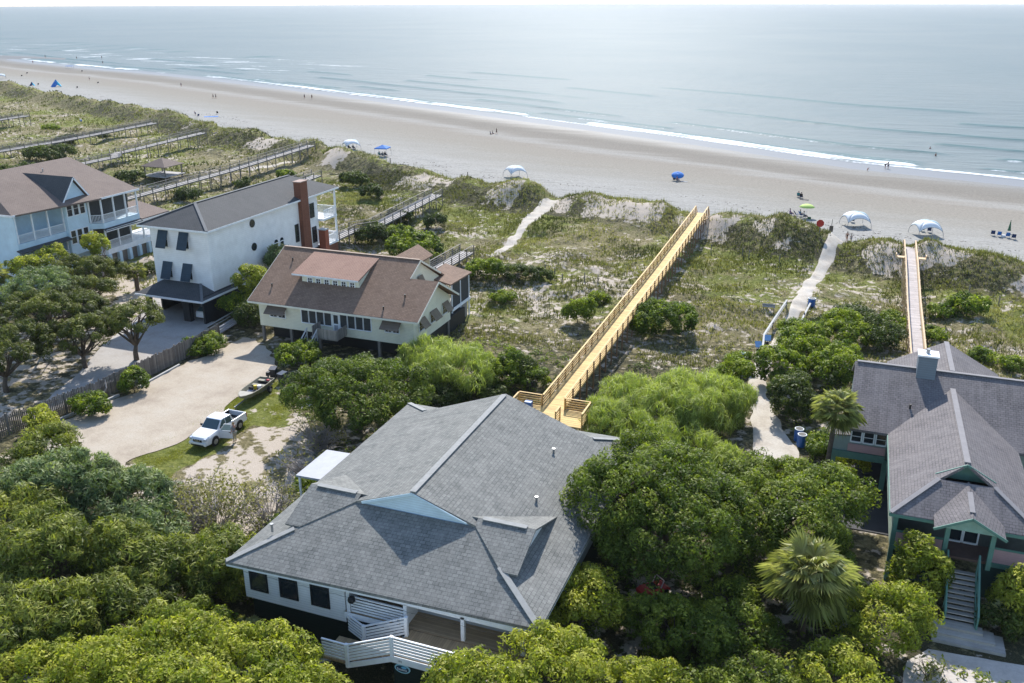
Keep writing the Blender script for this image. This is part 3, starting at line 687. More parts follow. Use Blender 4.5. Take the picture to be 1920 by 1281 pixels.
cap(hs, [(aL+.05, bB-.05, ze), (hbL(RT), RT, ze+sf*(bB-RT))]); cap(hs, [(aR-.05, bB-.05, ze), (hbR(RT), RT, ze+sf*(bB-RT))])
m = MB()   # gutter board under the eaves
m.bar((aL+.03, bF+.06, ze-.245), (aR-.03, bR+.06, ze-.245), .04, .15); m.box(aL+.04, aL+.08, bF+.09, bB-.09, ze-.32, ze-.17); m.box(aR-.08, aR-.04, bR+.09, bB-.09, ze-.32, ze-.17)
m.build('fascia', MT['trim'], hs)
FLR = 3.0
MB().box(-29.45, -22.9, 35.05, 55.9, 2.2, 4.66).build('wall', SD_WHITE, hs)
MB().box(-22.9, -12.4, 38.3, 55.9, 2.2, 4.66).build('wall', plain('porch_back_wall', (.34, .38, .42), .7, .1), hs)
MB().box(-22.9, -12.4, 34.95, 38.3, 4.35, 4.62).build('porch_ceiling', MT['white'], hs)
MB().box(-22.9, -12.4, 34.9, 38.3, FLR-.2, FLR).build('porch_floor', planks('porch_boards', (.36, .27, .17), .14, .5, .2, 1), hs)
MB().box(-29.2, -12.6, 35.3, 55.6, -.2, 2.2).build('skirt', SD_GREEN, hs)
MB().box(-22.88, -19.4, 34.86, 34.9, FLR-.32, FLR+.02).build('fascia', MT['white'], hs)
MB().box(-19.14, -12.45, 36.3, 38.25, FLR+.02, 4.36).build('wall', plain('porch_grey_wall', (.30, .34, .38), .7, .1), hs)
for u in (-29.0, -27.02, -25.0): window(hs, 'f', 35.05, u, u+1.08, 2.86, 4.12, 1, 1, 'dark', .05, 'glass', False)
posts(hs, [(-22.65, 35.05, FLR, 4.6), (-19.2, 35.05, FLR, 4.6), (-12.6, 35.05, FLR, 4.6), (-15.9, 35.05, FLR, 4.6)], .2, 'white', 'porch_post')
MB().box(-19.3, -19.14, 35.2, 38.3, 3.0, 4.6).build('wall', MT['white'], hs)
rail(hs, (-22.5, 35.0, FLR), (-19.3, 35.0, FLR), 1.05, 'boards')
MB().box(-21.3, -20.3, 38.24, 38.3, 3.05, 4.25).build('door', plain('brown_red_door', (.12, .05, .04), .5), hs)
MB().sphere((-22.35, 34.85, 3.95), .22, 10, 6).build('hanging_basket', MT['dark'], hs)
for a, b, z in ((-26.9, 41.6, zl(-26.9)), (-28.6, 36.9, zf(36.9)), (-15.2, 44.5, zr_(-15.2)), (-16.0, 50.2, zr_(-16.0))): vent(hs, a, b, z)
# string lights along the eave
st = thing('string_light', 'string of small white bulbs hung along the front eave of the grey-roofed house', 'string lights', (-21, 34.5, 4.5))
m = MB(); m.tube([(-29+.5*k, 34.36, 4.50-.05*(k % 2)) for k in range(33)], .008, 4); m.build('wire', MT['dark'], st)
bulb_ = MB().tube([(0, 0, 0), (0, 0, -.05), (0, 0, -.12)], [.02, .045, .03], 6)
b0 = None
for k in range(17):
    p = (-28.6+.93*k+21, 34.34-34.5, 4.44-4.5)
    if b0 is None: b0 = bulb_.build('bulb', plain('bulb_glass', (.9, .92, .95), .3, 0), st); b0.location = p
    else: c = b0.copy(); COL.objects.link(c); c.parent = st; c.location = p
# front deck with stairs going down to the left
dk = thing('entry_deck', 'front deck with white board railings, a side stair and a dark skirt', 'deck', (-17, 33.5, 0))
DB = planks('entry_deck_boards', (.40, .29, .17), .14, .5, .2, 0)
MB().box(-18.85, -11.5, 32.7, 34.84, FLR-.12, FLR-.02).build('deck', DB, dk)
MB().box(-18.9, -11.5, 32.62, 32.68, FLR-.38, FLR).build('fascia', MT['white'], dk)
MB().box(-18.8, -11.6, 32.75, 34.7, -.2, FLR-.3).build('skirt', SD_GREEN, dk)
rail(dk, (-18.8, 32.72, FLR), (-11.6, 32.72, FLR), 1.1, 'boards')
m = MB(); nst = 7; LZ = 1.75
for k in range(nst):
    z = FLR - (k+1)*(FLR-LZ)/(nst+1); a = -18.9 - k*.36; m.box(a-.38, a, 32.76, 34.3, z-.05, z)
m.build('tread', DB, dk)
MB().bar((-18.9, 32.72, FLR-.28), (-21.6, 32.72, LZ-.25), .05, .3).build('stringer', MT['white'], dk)
MB().bar((-18.9, 34.36, FLR-.28), (-21.6, 34.36, LZ-.25), .05, .3).build('stringer', MT['white'], dk)
MB().box(-23.0, -21.6, 32.7, 34.4, LZ-.15, LZ).build('landing', DB, dk)
rail(dk, (-18.85, 32.72, FLR), (-21.5, 32.72, LZ), 1.1, 'boards'); rail(dk, (-18.85, 34.34, FLR), (-21.4, 34.34, LZ), 1.1, 'boards')
rail(dk, (-21.5, 32.72, LZ), (-23.0, 32.72, LZ), 1.1, 'boards'); rail(dk, (-21.4, 34.34, LZ), (-22.7, 34.9, LZ), 1.1, 'boards')
posts(dk, [(-18.82, 32.72, FLR-.3, FLR+1.16), (-21.5, 32.72, LZ-.3, LZ+1.16), (-21.4, 34.34, LZ-.3, LZ+1.16), (-18.82, 34.34, FLR-.3, FLR+1.16), (-15.3, 32.72, FLR-.3, FLR+1.16)], .17, 'white')
# oval name sign and the house number
sg = thing('house_sign', 'small oval blue and white name sign on the dark skirt under the front deck', 'sign', (-18.25, 32.7, 2.34))
def text(txt, size, loc, mat, parent, name='lettering', rot=(R(90), 0, 0), ext=.004):
    c = bpy.data.curves.new(name, 'FONT'); c.body = txt; c.size = size; c.align_x = 'CENTER'; c.align_y = 'CENTER'; c.extrude = ext
    o = bpy.data.objects.new(name, c); COL.objects.link(o); dg = bpy.context.evaluated_depsgraph_get()
    me = bpy.data.meshes.new_from_object(o.evaluated_get(dg)); bpy.data.objects.remove(o)
    me.materials.clear(); me.materials.append(mat); o = bpy.data.objects.new(name, me); COL.objects.link(o); o.location = loc; o.rotation_euler = rot; o.parent = parent; return o
def oval(rx, rz, y0, y1, cx=0, cz=0, n=28):
    m = MB(); m.loft([[(cx+rx*math.cos(2*math.pi*k/n), y, cz+rz*math.sin(2*math.pi*k/n)) for k in range(n)] for y in (y0, y1)]); return m
oval(.44, .27, -.045, -.005).build('sign_rim', plain('sign_pale_blue', (.35, .62, .72), .5, .05), sg, False)
oval(.37, .205, -.055, -.046).build('sign_face', plain('sign_navy', (.02, .05, .09), .5, .05), sg, False)
oval(.15, .075, -.062, -.056, .10, .10).build('emblem', plain('sign_blue', (.16, .45, .66), .5, .05), sg, False)
text('Seaesta', .19, (-.02, -.06, -.04), MT['white'], sg)
text('192', .16, (-18.35+17, 32.61-33.5, FLR-.2), plain('number_brown', (.12, .08, .06), .5), dk, 'house_number')
# flat white carport roof on the left side
cp = thing('side_canopy', 'flat white canopy roof on white posts at the left side of the grey-roofed house', 'canopy', (-31.3, 46.5, 0))
MB().slab([(-32.2, 44.6, 4.55), (-30.25, 44.6, 4.60), (-30.25, 48.5, 4.60), (-32.2, 48.5, 4.55)], .14).build('roof', plain('canopy_white', (.34, .35, .38), .5, .1), cp)
posts(cp, [(-32.05, 44.8, 0, 4.4), (-32.05, 48.3, 0, 4.4)], .12, 'white')

# ---------------------------------------------------------------- 2. the tan-roofed cottage
tn = thing('beach_cottage', 'cream raised cottage with brown shingle roof, long shed dormer and brown awning shutters', 'house', (-48, 80, 0))
ts = .547; rz_ = 8.7; rb = 82.4; eb, ez = 74.9, 4.6
MB().slab([(-58.05, eb, ez), (-38.1, eb, ez), (-38.1, 79.95, ez+ts*5.05), (-41.3, 79.95, ez+ts*5.05), (-41.3, rb, rz_), (-58.05, rb, rz_)], .2).build('roof', SH_TAN, tn)
MB().slab([(-58.05, rb, rz_), (-41.3, rb, rz_), (-41.3, 89.9, 4.6), (-58.05, 89.9, 4.6)], .2).build('roof', SH_TAN, tn)
MB().slab([(-41.3, 79.95, ez+ts*5.05+.001), (-38.1, 79.95, ez+ts*5.05+.001), (-38.1, 84.95, ez), (-41.3, 84.95, ez)], .2).build('roof', SH_TAN, tn)
cap(tn, [(-58, rb, rz_), (-41.35, rb, rz_)], .3, plain('tan_cap', (.36, .27, .21), .85))
m = MB()
m.box(-58.05, -38.1, eb-.03, eb+.015, ez-.22, ez-.03); zt = ez+ts*5.05
m.bar((-38.08, eb, ez-.1), (-38.08, 79.95, zt-.1), .04, .2); m.bar((-38.08, 79.95, zt-.1), (-38.08, 84.95, ez-.1), .04, .2)
m.bar((-41.27, 79.9, zt-.05), (-41.27, rb, rz_-.1), .04, .2); m.bar((-41.27, rb, rz_-.1), (-41.27, 87.2, 6.0), .04, .2)
m.bar((-58.07, eb, ez-.1), (-58.07, rb, rz_-.1), .04, .2); m.build('fascia', plain('cream_trim', (.72, .70, .60), .6, .08), tn)
MB().box(-57.2, -38.95, 75.6, 84.4, 1.75, 4.5).build('wall', SD_CREAM, tn)
MB().box(-57.2, -41.6, 84.4, 89.3, 1.75, 4.5).build('wall', SD_CREAM, tn)
MB().wall([(-38.95, 75.6, 4.49), (-38.95, 84.4, 4.49), (-38.95, 79.95, zt-.18)], .1, (1, 0, 0)).build('gable_wall', SD_CREAM, tn)
MB().wall([(-41.6, 75.5, 4.49), (-41.6, 89.3, 4.49), (-41.6, rb, rz_-.2)], .1, (1, 0, 0)).build('gable_wall', SD_CREAM, tn)
MB().wall([(-57.2, 75.6, 4.49), (-57.2, 89.3, 4.49), (-57.2, rb, rz_-.2)], .1, (-1, 0, 0)).build('gable_wall', SD_CREAM, tn)
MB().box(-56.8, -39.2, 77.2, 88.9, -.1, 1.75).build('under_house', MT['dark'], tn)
posts(tn, [(-57.0, 75.8, 0, 1.75), (-53.5, 75.8, 0, 1.75), (-50, 75.8, 0, 1.75), (-43, 75.8, 0, 1.75), (-39.2, 75.8, 0, 1.75), (-39.2, 79.6, 0, 1.75), (-39.2, 84.2, 0, 1.75)], .28, 'oldpost', 'pile')
# dormer
dzt = 6.85
MB().slab([(-54.2, 77.75, 7.2), (-46.2, 77.75, 7.2), (-46.0, 82.1, 8.56), (-54.0, 82.1, 8.56)], .16).build('dormer_roof', shingle('tan_dormer_shingles', (.36, .22, .165), (.32, .19, .14), (.38, .24, .18), streak=.1), tn)
m = MB(); m.box(-53.2, -46.3, 78.1, 78.25, 5.9, 7.2)
for a in (-53.15, -46.3): m.wall([(a, 78.2, 6.2), (a, 82.0, 8.35), (a, 78.2, 7.2)], .1, (1 if a > -50 else -1, 0, 0))
m.build('dormer_wall', SD_CREAM, tn)
MB().box(-54.2, -46.2, 77.71, 77.75, 7.02, 7.18).build('fascia', MT['trim'], tn)
for k in range(6): window(tn, 'f', 78.1, -52.5+1.02*k, -51.95+1.02*k, 6.28, 6.82, 2, 2, 'white', .06, 'glass', False)
# front windows and porch screens
for k in range(4): window(tn, 'f', 75.6, -51.95+.92*k, -51.1+.92*k, 2.72, 4.12, 1, 1, 'white', .06, 'screen')
for k in range(4): window(tn, 'f', 75.6, -47.35+.92*k, -46.5+.92*k, 2.72, 4.12, 1, 1, 'white', .06, 'screen')
d_ = MB().box(-48.2, -47.45, 75.55, 75.6, 2.1, 4.1).build('door', MT['white'], tn); MB().box(-48.08, -47.57, 75.53, 75.55, 3.05, 3.98).build('pane', MT['screen'], d_)
MB().box(-48.05, -47.6, 75.53, 75.55, 2.2, 2.9).build('pane', plain('door_grille', (.30, .32, .34), .6), d_)
for a0, a1 in ((-56.1, -53.7), (-42.4, -40.3)):
    am = (a0+a1)/2
    window(tn, 'f', 75.6, a0+.25, am-.08, 2.9, 3.7, 2, 2); window(tn, 'f', 75.6, am+.08, a1-.25, 2.9, 3.7, 2, 2)
    MB().slab([(a0, 74.75, 3.45), (a1, 74.75, 3.45), (a1, 75.58, 4.1), (a0, 75.58, 4.1)], .05).build('awning_shutter', planks('brown_awning', (.20, .155, .12), .12, .6, .1, 1), tn)
AW = planks('brown_side_awning', (.21, .165, .115), .1, .6, .1, 0)
for b0_, b1_ in ((76.8, 78.0), (79.4, 80.8), (82.4, 83.6)):
    window(tn, 'r', -38.95, b0_, b1_, 2.9, 3.9, 2, 2)
    MB().slab([(-38.9, b0_-.1, 4.2), (-38.9, b1_+.1, 4.2), (-38.2, b1_+.1, 3.3), (-38.2, b0_-.1, 3.3)], .05).build('awning_shutter', AW, tn)
MB().slab([(-41.45, 82.0, 7.0), (-41.45, 83.0, 7.0), (-41.1, 83.0, 6.3), (-41.1, 82.0, 6.3)], .05).build('awning_shutter', AW, tn)
for a, b in ((-55.9, 80.6), (-56.3, 77.0), (-47.0, 80.2), (-40.8, 77.6), (-42.4, 75.9)): vent(tn, a, b, ez+ts*(b-eb), mat='dark')
# rear screened porch, and a rear gable above the ridge
MB().slab([(-42.6, 86.2, 5.7), (-39.5, 85.9, 5.2), (-39.3, 91.3, 5.2), (-42.6, 91.3, 5.9)], .16).build('porch_roof', SH_TAN, tn)
MB().slab([(-48.5, 92.5, 6.4), (-46.6, 92.5, 7.5), (-46.6, 84.6, 7.5), (-48.5, 84.6, 6.4)], .15).build('roof', SH_TAN, tn)
MB().slab([(-44.7, 92.5, 6.4), (-46.6, 92.5, 7.501), (-46.6, 84.6, 7.501), (-44.7, 84.6, 6.4)], .15).build('roof', SH_TAN, tn)
MB().wall([(-48.3, 92.0, 4.5), (-48.3, 92.0, 6.4), (-46.6, 92.0, 7.35), (-44.9, 92.0, 6.4), (-44.9, 92.0, 4.5)], .1, (0, 1, 0)).build('gable_wall', SD_CREAM, tn)
posts(tn, [(-39.6, 86.3, 0, 5.05), (-39.6, 88.6, 0, 5.05), (-39.6, 91.0, 0, 5.05), (-41.5, 91.0, 0, 5.05)], .14, 'white', 'porch_post')
MB().box(-41.5, -39.5, 86.1, 91.1, 2.0, 2.2).build('porch_floor', MT['oldwood'], tn); MB().box(-39.66, -39.6, 86.4, 90.9, 2.25, 5.0).build('porch_screen', MT['screen'], tn)
MB().box(-39.5, -39.44, 86.1, 91.1, 2.0, 2.35).build('fascia', MT['white'], tn); MB().box(-39.8, -39.7, 86.5, 90.7, .1, 1.95).build('lattice', MT['oldwood'], tn)
# entry stair of the cottage
es = thing('entry_stairs', 'weathered grey wooden porch steps with solid railings in front of the cream cottage', 'stairs', (-48.3, 74.3, 0))
OW = MT['oldwood']
MB().box(-49.7, -46.6, 73.6, 75.5, 1.95, 2.1).build('landing', OW, es)
m = MB()
for k in range(8): z = 1.95-.22*(k+1); m.box(-50.0-.02, -48.9, 73.55-.32*(k+1)+.0, 73.55-.32*k, z-.05, z)
m.build('tread', OW, es)
m = MB(); m.box(-46.65, -46.55, 73.5, 75.5, 2.1, 3.1); m.box(-48.85, -46.65, 73.5, 73.6, 2.1, 3.1); m.box(-49.75, -49.65, 74.0, 75.5, 2.1, 3.1); m.build('railing', OW, es)
m = MB(); GW = plain('pale_old_wood', (.42, .42, .41), .8, .15)
for a in (-50.05, -48.85): m.bar((a, 73.6, 3.0), (a, 71.0, 1.2), .12, .05); m.bar((a, 73.6, 2.5), (a, 71.0, .7), .03, .12); m.bar((a, 73.5, .0), (a, 73.5, 3.0), .1, .1); m.bar((a, 71.1, 0), (a, 71.1, 1.2), .1, .1)
m.build('handrail', GW, es)

# ---------------------------------------------------------------- 3. the tall white house
wh = thing('tall_white_house', 'tall narrow white house with charcoal hip roof, brick chimney and black carport base', 'house', (-70.5, 90, 0))
xL, xR, yF, yB, ez3 = -75.6, -65.9, 79.3, 107.2, 10.35; rz3 = ez3+.41*(xR-xL)/2; xm = (xL+xR)/2; ins = 4.4
MB().slab([(xL, yF, ez3), (xR, yF, ez3), (xm, yF+ins, rz3)], .2).build('roof', SH_CHAR, wh)
MB().slab([(xR, yF, ez3), (xR, yB, ez3), (xm, yB-ins, rz3), (xm, yF+ins, rz3)], .2).build('roof', SH_CHAR, wh)
MB().slab([(xL, yF, ez3), (xm, yF+ins, rz3), (xm, yB-ins, rz3), (xL, yB, ez3)], .2).build('roof', SH_CHAR, wh)
MB().slab([(xL, yB, ez3), (xm, yB-ins, rz3), (xR, yB, ez3)], .2).build('roof', SH_CHAR, wh)
CC = plain('charcoal_cap', (.15, .155, .16), .85, .1)
cap(wh, [(xR, yF, ez3), (xm, yF+ins, rz3), (xm, yB-ins, rz3)], .32, CC); cap(wh, [(xL, yF, ez3), (xm, yF+ins, rz3)], .32, CC)
m = MB(); m.box(xL-.03, xR+.03, yF-.04, yF, ez3-.24, ez3-.02); m.box(xR, xR+.04, yF, yB, ez3-.24, ez3-.02); m.box(xL-.04, xL, yF, yB, ez3-.24, ez3-.02); m.build('gutter', MT['white'], wh)
MB().box(-74.3, -66.3, 79.85, 101.8, 3.2, 10.2).build('wall', SD_SHINGLE, wh)
MB().box(-74.3, -66.9, 101.8, 103.2, 3.2, 10.2).build('wall', SD_SHINGLE, wh)
MB().box(-74.3, -66.1, 77.6, 101.5, 2.5, 3.2).build('garage_wall', SD_BLACK, wh)
m = MB(); m.box(-66.35, -66.1, 77.6, 101.5, 0, 2.5); m.box(-74.3, -74.1, 80, 101.5, 0, 2.5); m.box(-74.1, -66.35, 92, 92.2, 0, 2.5); m.build('garage_wall', SD_BLACK, wh)
MB().box(-69.15, -68.25, 77.65, 78.3, 0, 2.5).build('pillar', SD_BLACK, wh)
MB().box(-74.3, -73.9, 77.65, 78.3, 0, 2.5).build('pillar', SD_BLACK, wh)
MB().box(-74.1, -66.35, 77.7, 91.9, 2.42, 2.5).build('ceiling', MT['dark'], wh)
# skirt roof over the carport
kz, kt = 2.95, 3.95
MB().slab([(-75.0, 76.9, kz), (-65.7, 76.9, kz), (-68.1, 79.85, kt), (-73.3, 79.85, kt)], .16).build('lower_roof', SH_CHAR, wh)
MB().slab([(-65.7, 76.9, kz), (-65.7, 83.5, kz), (-66.32, 83.5, kz+.28), (-66.32, 79.85, kz+.28), (-68.1, 79.85, kt)], .16).build('lower_roof', SH_CHAR, wh)
MB().slab([(-75.0, 76.9, kz), (-73.3, 79.85, kt), (-75.0, 79.85, kz+.1)], .16).build('lower_roof', SH_CHAR, wh)
cap(wh, [(-65.7, 76.9, kz), (-68.1, 79.85, kt)], .3, CC)
m = MB(); m.box(-75.04, -65.66, 76.82, 76.9, kz-.22, kz); m.box(-65.7, -65.62, 76.9, 101.5, kz-.22, kz); m.build('gutter', MT['white'], wh)
for a0, z0 in ((-73.1, 7.95), (-70.2, 7.95), (-73.0, 4.3), (-70.2, 4.3)):
    window(wh, 'f', 79.85, a0+.15, a0+1.15, z0, z0+1.75, 1, 2)
    MB().slab([(a0, 79.0, z0+.05), (a0+1.35, 79.0, z0+.05), (a0+1.35, 79.8, z0+1.9), (a0, 79.8, z0+1.9)], .06).build('shutter', NAVY, wh)
def round_win(root, b, z, r):
    f = MB(); n = 20
    f.loft([[(x, b+rr*math.cos(2*math.pi*k/n), z+rr*math.sin(2*math.pi*k/n)) for k in range(n)] for x, rr in ((-66.3, r+.06), (-66.22, r+.06), (-66.22, r), (-66.28, r))], False)
    o = f.build('window', MT['dark'], root); MB().disc((-66.27, b, z), r, (1, 0, 0), .03, n).build('pane', MT['glass'], o)
round_win(wh, 87.95, 9.35, .42); round_win(wh, 87.9, 6.5, .42)
for b0_ in (92.0, 93.2):
    o = window(wh, 'r', -66.3, b0_, b0_+.75, 4.6, 5.9, 1, 2); MB().disc((-66.27, b0_+.375, 5.98), .36, (1, 0, 0), .05, 18).build('arch_pane', MT['glass'], o)
window(wh, 'r', -66.3, 96.7, 97.4, 5.0, 7.2, 1, 3, 'dark'); window(wh, 'r', -66.3, 100.4, 101.3, 7.4, 9.2, 1, 2, 'dark'); window(wh, 'r', -66.3, 100.6, 101.5, 4.0, 6.0, 1, 2, 'dark')
vent(wh, -66.6, 84.5, 3.6)
MB().loft([[(x, y, z) for x, y in ((-66.75, 97.8), (-65.75, 97.8), (-65.75, 99.4+dx), (-66.75, 99.4+dx))] for z, dx in ((0, .25), (5.5, .1), (12.5, 0))]).build('chimney', MT['brick'], wh)
MB().box(-66.85, -65.65, 97.7, 99.5, 12.5, 12.62).build('chimney_cap', plain('chimney_cap', (.34, .24, .2), .8), wh)
MB().box(-66.0, -65.0, 101.6, 102.5, 0, 5.5).build('brick_pier', plain('red_brick', (.34, .10, .055), .8, .2), wh)
MB().box(-66.05, -64.95, 101.55, 102.55, 5.5, 5.62).build('pier_cap', MT['concrete'], wh)
MB().box(-74.3, -66.2, 103.2, 106.6, .2, 2.9).build('brick_base', MT['brick'], wh)
for z in (3.0, 6.6): MB().box(-74.3, -66.1, 103.2, 106.7, z-.25, z).build('balcony_floor', MT['white'], wh); rail(wh, (-66.15, 103.3, z), (-66.15, 106.6, z), 1.15, 'balusters'); rail(wh, (-74, 106.6, z), (-66.2, 106.6, z), 1.15, 'balusters')
posts(wh, [(-66.25, 106.55, 2.9, 10.15), (-70.2, 106.55, 2.9, 10.15), (-74.2, 106.55, 2.9, 10.15)], .22, 'white', 'porch_post')
hn = thing('number_plate', 'white scalloped house number plate on the black carport front', 'sign', (-69.55, 77.6, 2.75))
oval(.42, .3, -.05, -.0).build('plate', plain('plate_grey', (.5, .54, .58), .5, .05), hn, False); text('924', .34, (0, -.056, 0), MT['dark'], hn)

# ---------------------------------------------------------------- 4. the pale blue house at the left
bl = thing('blue_porch_house', 'pale blue two-storey house with brown roof, pointed side gable and white balustraded porches', 'house', (-98, 91, 0))
E9, RG = 9.6, 13.3; ridge_a = -105.5
MB().slab([(-95.5, 80.0, E9), (-93.6, 92.0, E9-.05), (-93.6, 99.6, E9-.05), (ridge_a, 99.6, RG), (ridge_a, 84.5, RG)], .2).build('roof', SH_BROWN, bl)
MB().slab([(-95.5, 80.0, E9), (ridge_a, 84.5, RG), (-117.4, 80.0, E9)], .2).build('roof', SH_BROWN, bl)
MB().slab([(-117.4, 80.0, E9), (ridge_a, 84.5, RG), (ridge_a, 99.6, RG), (-117.4, 99.6, E9)], .2).build('roof', SH_BROWN, bl)
m = MB(); m.bar((-95.46, 80.0, E9-.1), (-95.46, 88.0, E9-.1), .05, .24); m.bar((-95.3, 91.6, E9-.1), (-93.6, 92.6, E9-.12), .05, .24); m.bar((-93.56, 92.6, E9-.12), (-93.56, 99.6, E9-.12), .05, .24); m.bar((-117, 79.96, E9-.1), (-95.46, 79.96, E9-.1), .05, .24); m.build('gutter', MT['white'], bl)
MB().box(-116.5, -98.6, 80.5, 99.0, 2.6, E9-.15).build('wall', SD_BLUE, bl)
MB().box(-98.6, -95.35, 88.0, 91.6, 2.6, E9+.1).build('bay_wall', SD_BLUE, bl)
MB().wall([(-95.35, 87.7, E9+.05), (-95.35, 91.9, E9+.05), (-95.35, 89.8, 12.3)], .12, (1, 0, 0)).build('gable_wall', SD_BLUE, bl)
for sg_ in (-1, 1):
    MB().slab([(-95.0, 89.8+sg_*2.35, 9.75), (-95.0, 89.8, 12.75), (-103.8, 89.8, 12.75), (-95.0, 89.8+sg_*2.35, 9.75+.0)][:3] + [(-95.9, 89.8+sg_*2.35, 9.75)], .14).build('gable_roof', SH_BROWN if sg_ > 0 else SH_CHAR, bl)
m = MB()
for sg_ in (-1, 1): m.bar((-94.97, 89.8+sg_*2.35, 9.62), (-94.97, 89.8, 12.62), .05, .2)
m.build('fascia', MT['white'], bl)
for z0 in (7.75, 4.1):
    for k in range(3): window(bl, 'r', -95.35, 88.2+1.07*k, 89.05+1.07*k, z0, z0+1.75, 1, 2)
window(bl, 'f', 80.5, -98.2, -97.2, 7.2, 8.6, 1, 1)
# front porches (upper and lower)
for z, zt_ in ((5.9, E9-.15), (2.3, 5.0)):
    MB().box(-98.6, -95.7, 80.4, 88.0, z-.75, z-.02).build('porch_floor', SD_BLUE if z > 4 else MT['white'], bl)
    rail(bl, (-95.8, 80.5, z), (-95.8, 87.9, z), 1.05, 'balusters')
    posts(bl, [(-95.8, 80.5, z, zt_), (-95.8, 83.0, z, zt_), (-95.8, 85.4, z, zt_), (-95.8, 87.85, z, zt_)], .18, 'white', 'porch_post')
MB().slab([(-94.9, 79.9, 4.95), (-94.9, 88.0, 4.95), (-95.7, 88.0, 5.2), (-95.7, 79.9, 5.2)], .14).build('porch_roof', SH_CHAR, bl)
MB().box(-98.55, -95.75, 80.3, 80.42, 2.0, E9-.2).build('wall', SD_BLUE, bl)
# rear porches
for z, zt_, be in ((6.1, E9-.2, 99.3), (2.45, 5.3, 104.5)):
    MB().prism([(-98.6, 91.6), (-95.3, 91.6), (-93.85, 92.6), (-93.85, be), (-98.6, be)], z-.75, z-.02).build('porch_floor', SD_BLUE if z > 4 else MT['white'], bl)
    rail(bl, (-95.3, 91.65, z), (-93.9, 92.6, z), 1.1, 'balusters'); rail(bl, (-93.95, 92.6, z), (-93.95, be, z), 1.1, 'balusters')
    n = 3 if be < 100 else 5
    posts(bl, [(-93.95, 92.65+(be-92.75)*k/n, z, zt_) for k in range(n+1)]+[(-95.25, 91.75, z, zt_)], .18, 'white', 'porch_post')
MB().box(-98.6, -95.6, 92.2, 99.2, 2.5, 5.2).build('screen_wall', MT['screen'], bl); MB().box(-98.6, -95.6, 92.2, 99.2, 6.1, E9-.2).build('screen_wall', MT['screen'], bl)  # dark screens as solid blocks, with the shaded porch interior painted in
MB().slab([(-93.5, 99.3, 5.35), (-93.5, 104.9, 5.35), (-99.5, 104.9, 6.5), (-99.5, 99.3, 6.5)], .16).build('lower_roof', SH_BROWN, bl)
MB().slab([(-93.4, 92.4, 5.15), (-93.4, 99.3, 5.15), (-93.9, 99.3, 5.33), (-93.9, 92.4, 5.33)], .12).build('porch_roof', SH_CHAR, bl)
m = MB(); m.box(-93.48, -93.42, 92.4, 104.9, 4.9, 5.2); m.build('fascia', MT['white'], bl)
posts(bl, [(-93.9, 92.7, 0, 1.7), (-93.9, 94.6, 0, 1.7), (-93.9, 96.5, 0, 1.7), (-93.9, 98.4, 0, 1.7), (-93.9, 100.3, 0, 1.7), (-93.9, 102.4, 0, 1.7), (-93.9, 104.3, 0, 1.7)], .5, SD_BLUE, 'pier')
MB().box(-98, -94.15, 92.9, 104.2, 0, 1.7).build('louvre_panel', siding('brown_louvres', (.23, .20, .17), .12, .5), bl)
MB().box(-116, -96.0, 80.9, 91.5, 0, 2.55).build('base_wall', siding('base_blue', (.40, .52, .58)), bl)
vent(bl, -103, 92.5, 12.6)

# ---------------------------------------------------------------- 5. the mauve-roofed house at the right
rh = thing('green_trim_house', 'raised house with mauve grey shingle roofs, teal green trim, pink panels and a front stair', 'house', (9, 60, 0))
S1, S2 = .49, .55; E5 = 5.0
ga = lambda z: (8.93-(7.3-z)/S2)
MB().slab([(2.05, 64.1, E5), (26, 64.1, E5), (26, 70.2, 8.0), (2.05, 70.2, 8.0)], .2).build('roof', SH_PURP, rh)
MB().slab([(2.05, 70.2, 8.0), (26, 70.2, 8.0), (26, 76.5, 4.9), (2.05, 76.5, 4.9)], .2).build('roof', SH_PURP, rh)
gf = 56.3   # front gablet plane
hz = lambda b: E5+S2*(b-52.7)
gz = 6.45; g0 = 52.7+(gz-E5)/S2
MB().slab([(4.75, 52.7, E5), (4.75+(gz-E5)/S2, g0, gz), (8.93, 56.2, 7.3+.001), (8.93, 70.0, 7.3+.001), (4.75, 65.0, E5)], .2).build('roof', SH_PURP, rh)
MB().slab([(13.11, 52.7, E5), (13.11-(gz-E5)/S2, g0, gz), (8.935, 56.2, 7.3), (8.935, 70.0, 7.3), (13.11, 65.0, E5)], .2).build('roof', SH_PURP, rh)
MB().slab([(4.75, 52.7, E5), (13.11, 52.7, E5), (13.11-(gz-E5)/S2, g0, gz), (4.75+(gz-E5)/S2, g0, gz)], .2).build('roof', SH_PURP, rh)
MB().wall([(6.6, 56.6, 6.0), (11.26, 56.6, 6.0), (8.93, 56.6, 7.2)], .1, (0, -1, 0)).build('gable_wall', GREEN, rh)
m = MB(); m.bar((7.25, 56.12, 6.33), (8.93, 56.12, 7.25), .08, .16); m.bar((8.93, 56.12, 7.25), (10.61, 56.12, 6.33), .08, .16); m.build('fascia', GREEN, rh)
PC = plain('mauve_cap', (.235, .225, .23), .85, .1)
cap(rh, [(8.93, 56.4, 7.3), (8.93, 68.6, 7.3)], .36, PC); cap(rh, [(2.2, 70.2, 8.0), (26, 70.2, 8.0)], .3, PC); cap(rh, [(8.93, 70.4, 8.02), (8.93, 77.1, 8.02)], .36, PC)
cap(rh, [(4.75, 52.7, E5), (4.75+(gz-E5)/S2, g0, gz)], .3, PC); cap(rh, [(13.11, 52.7, E5), (13.11-(gz-E5)/S2, g0, gz)], .3, PC)
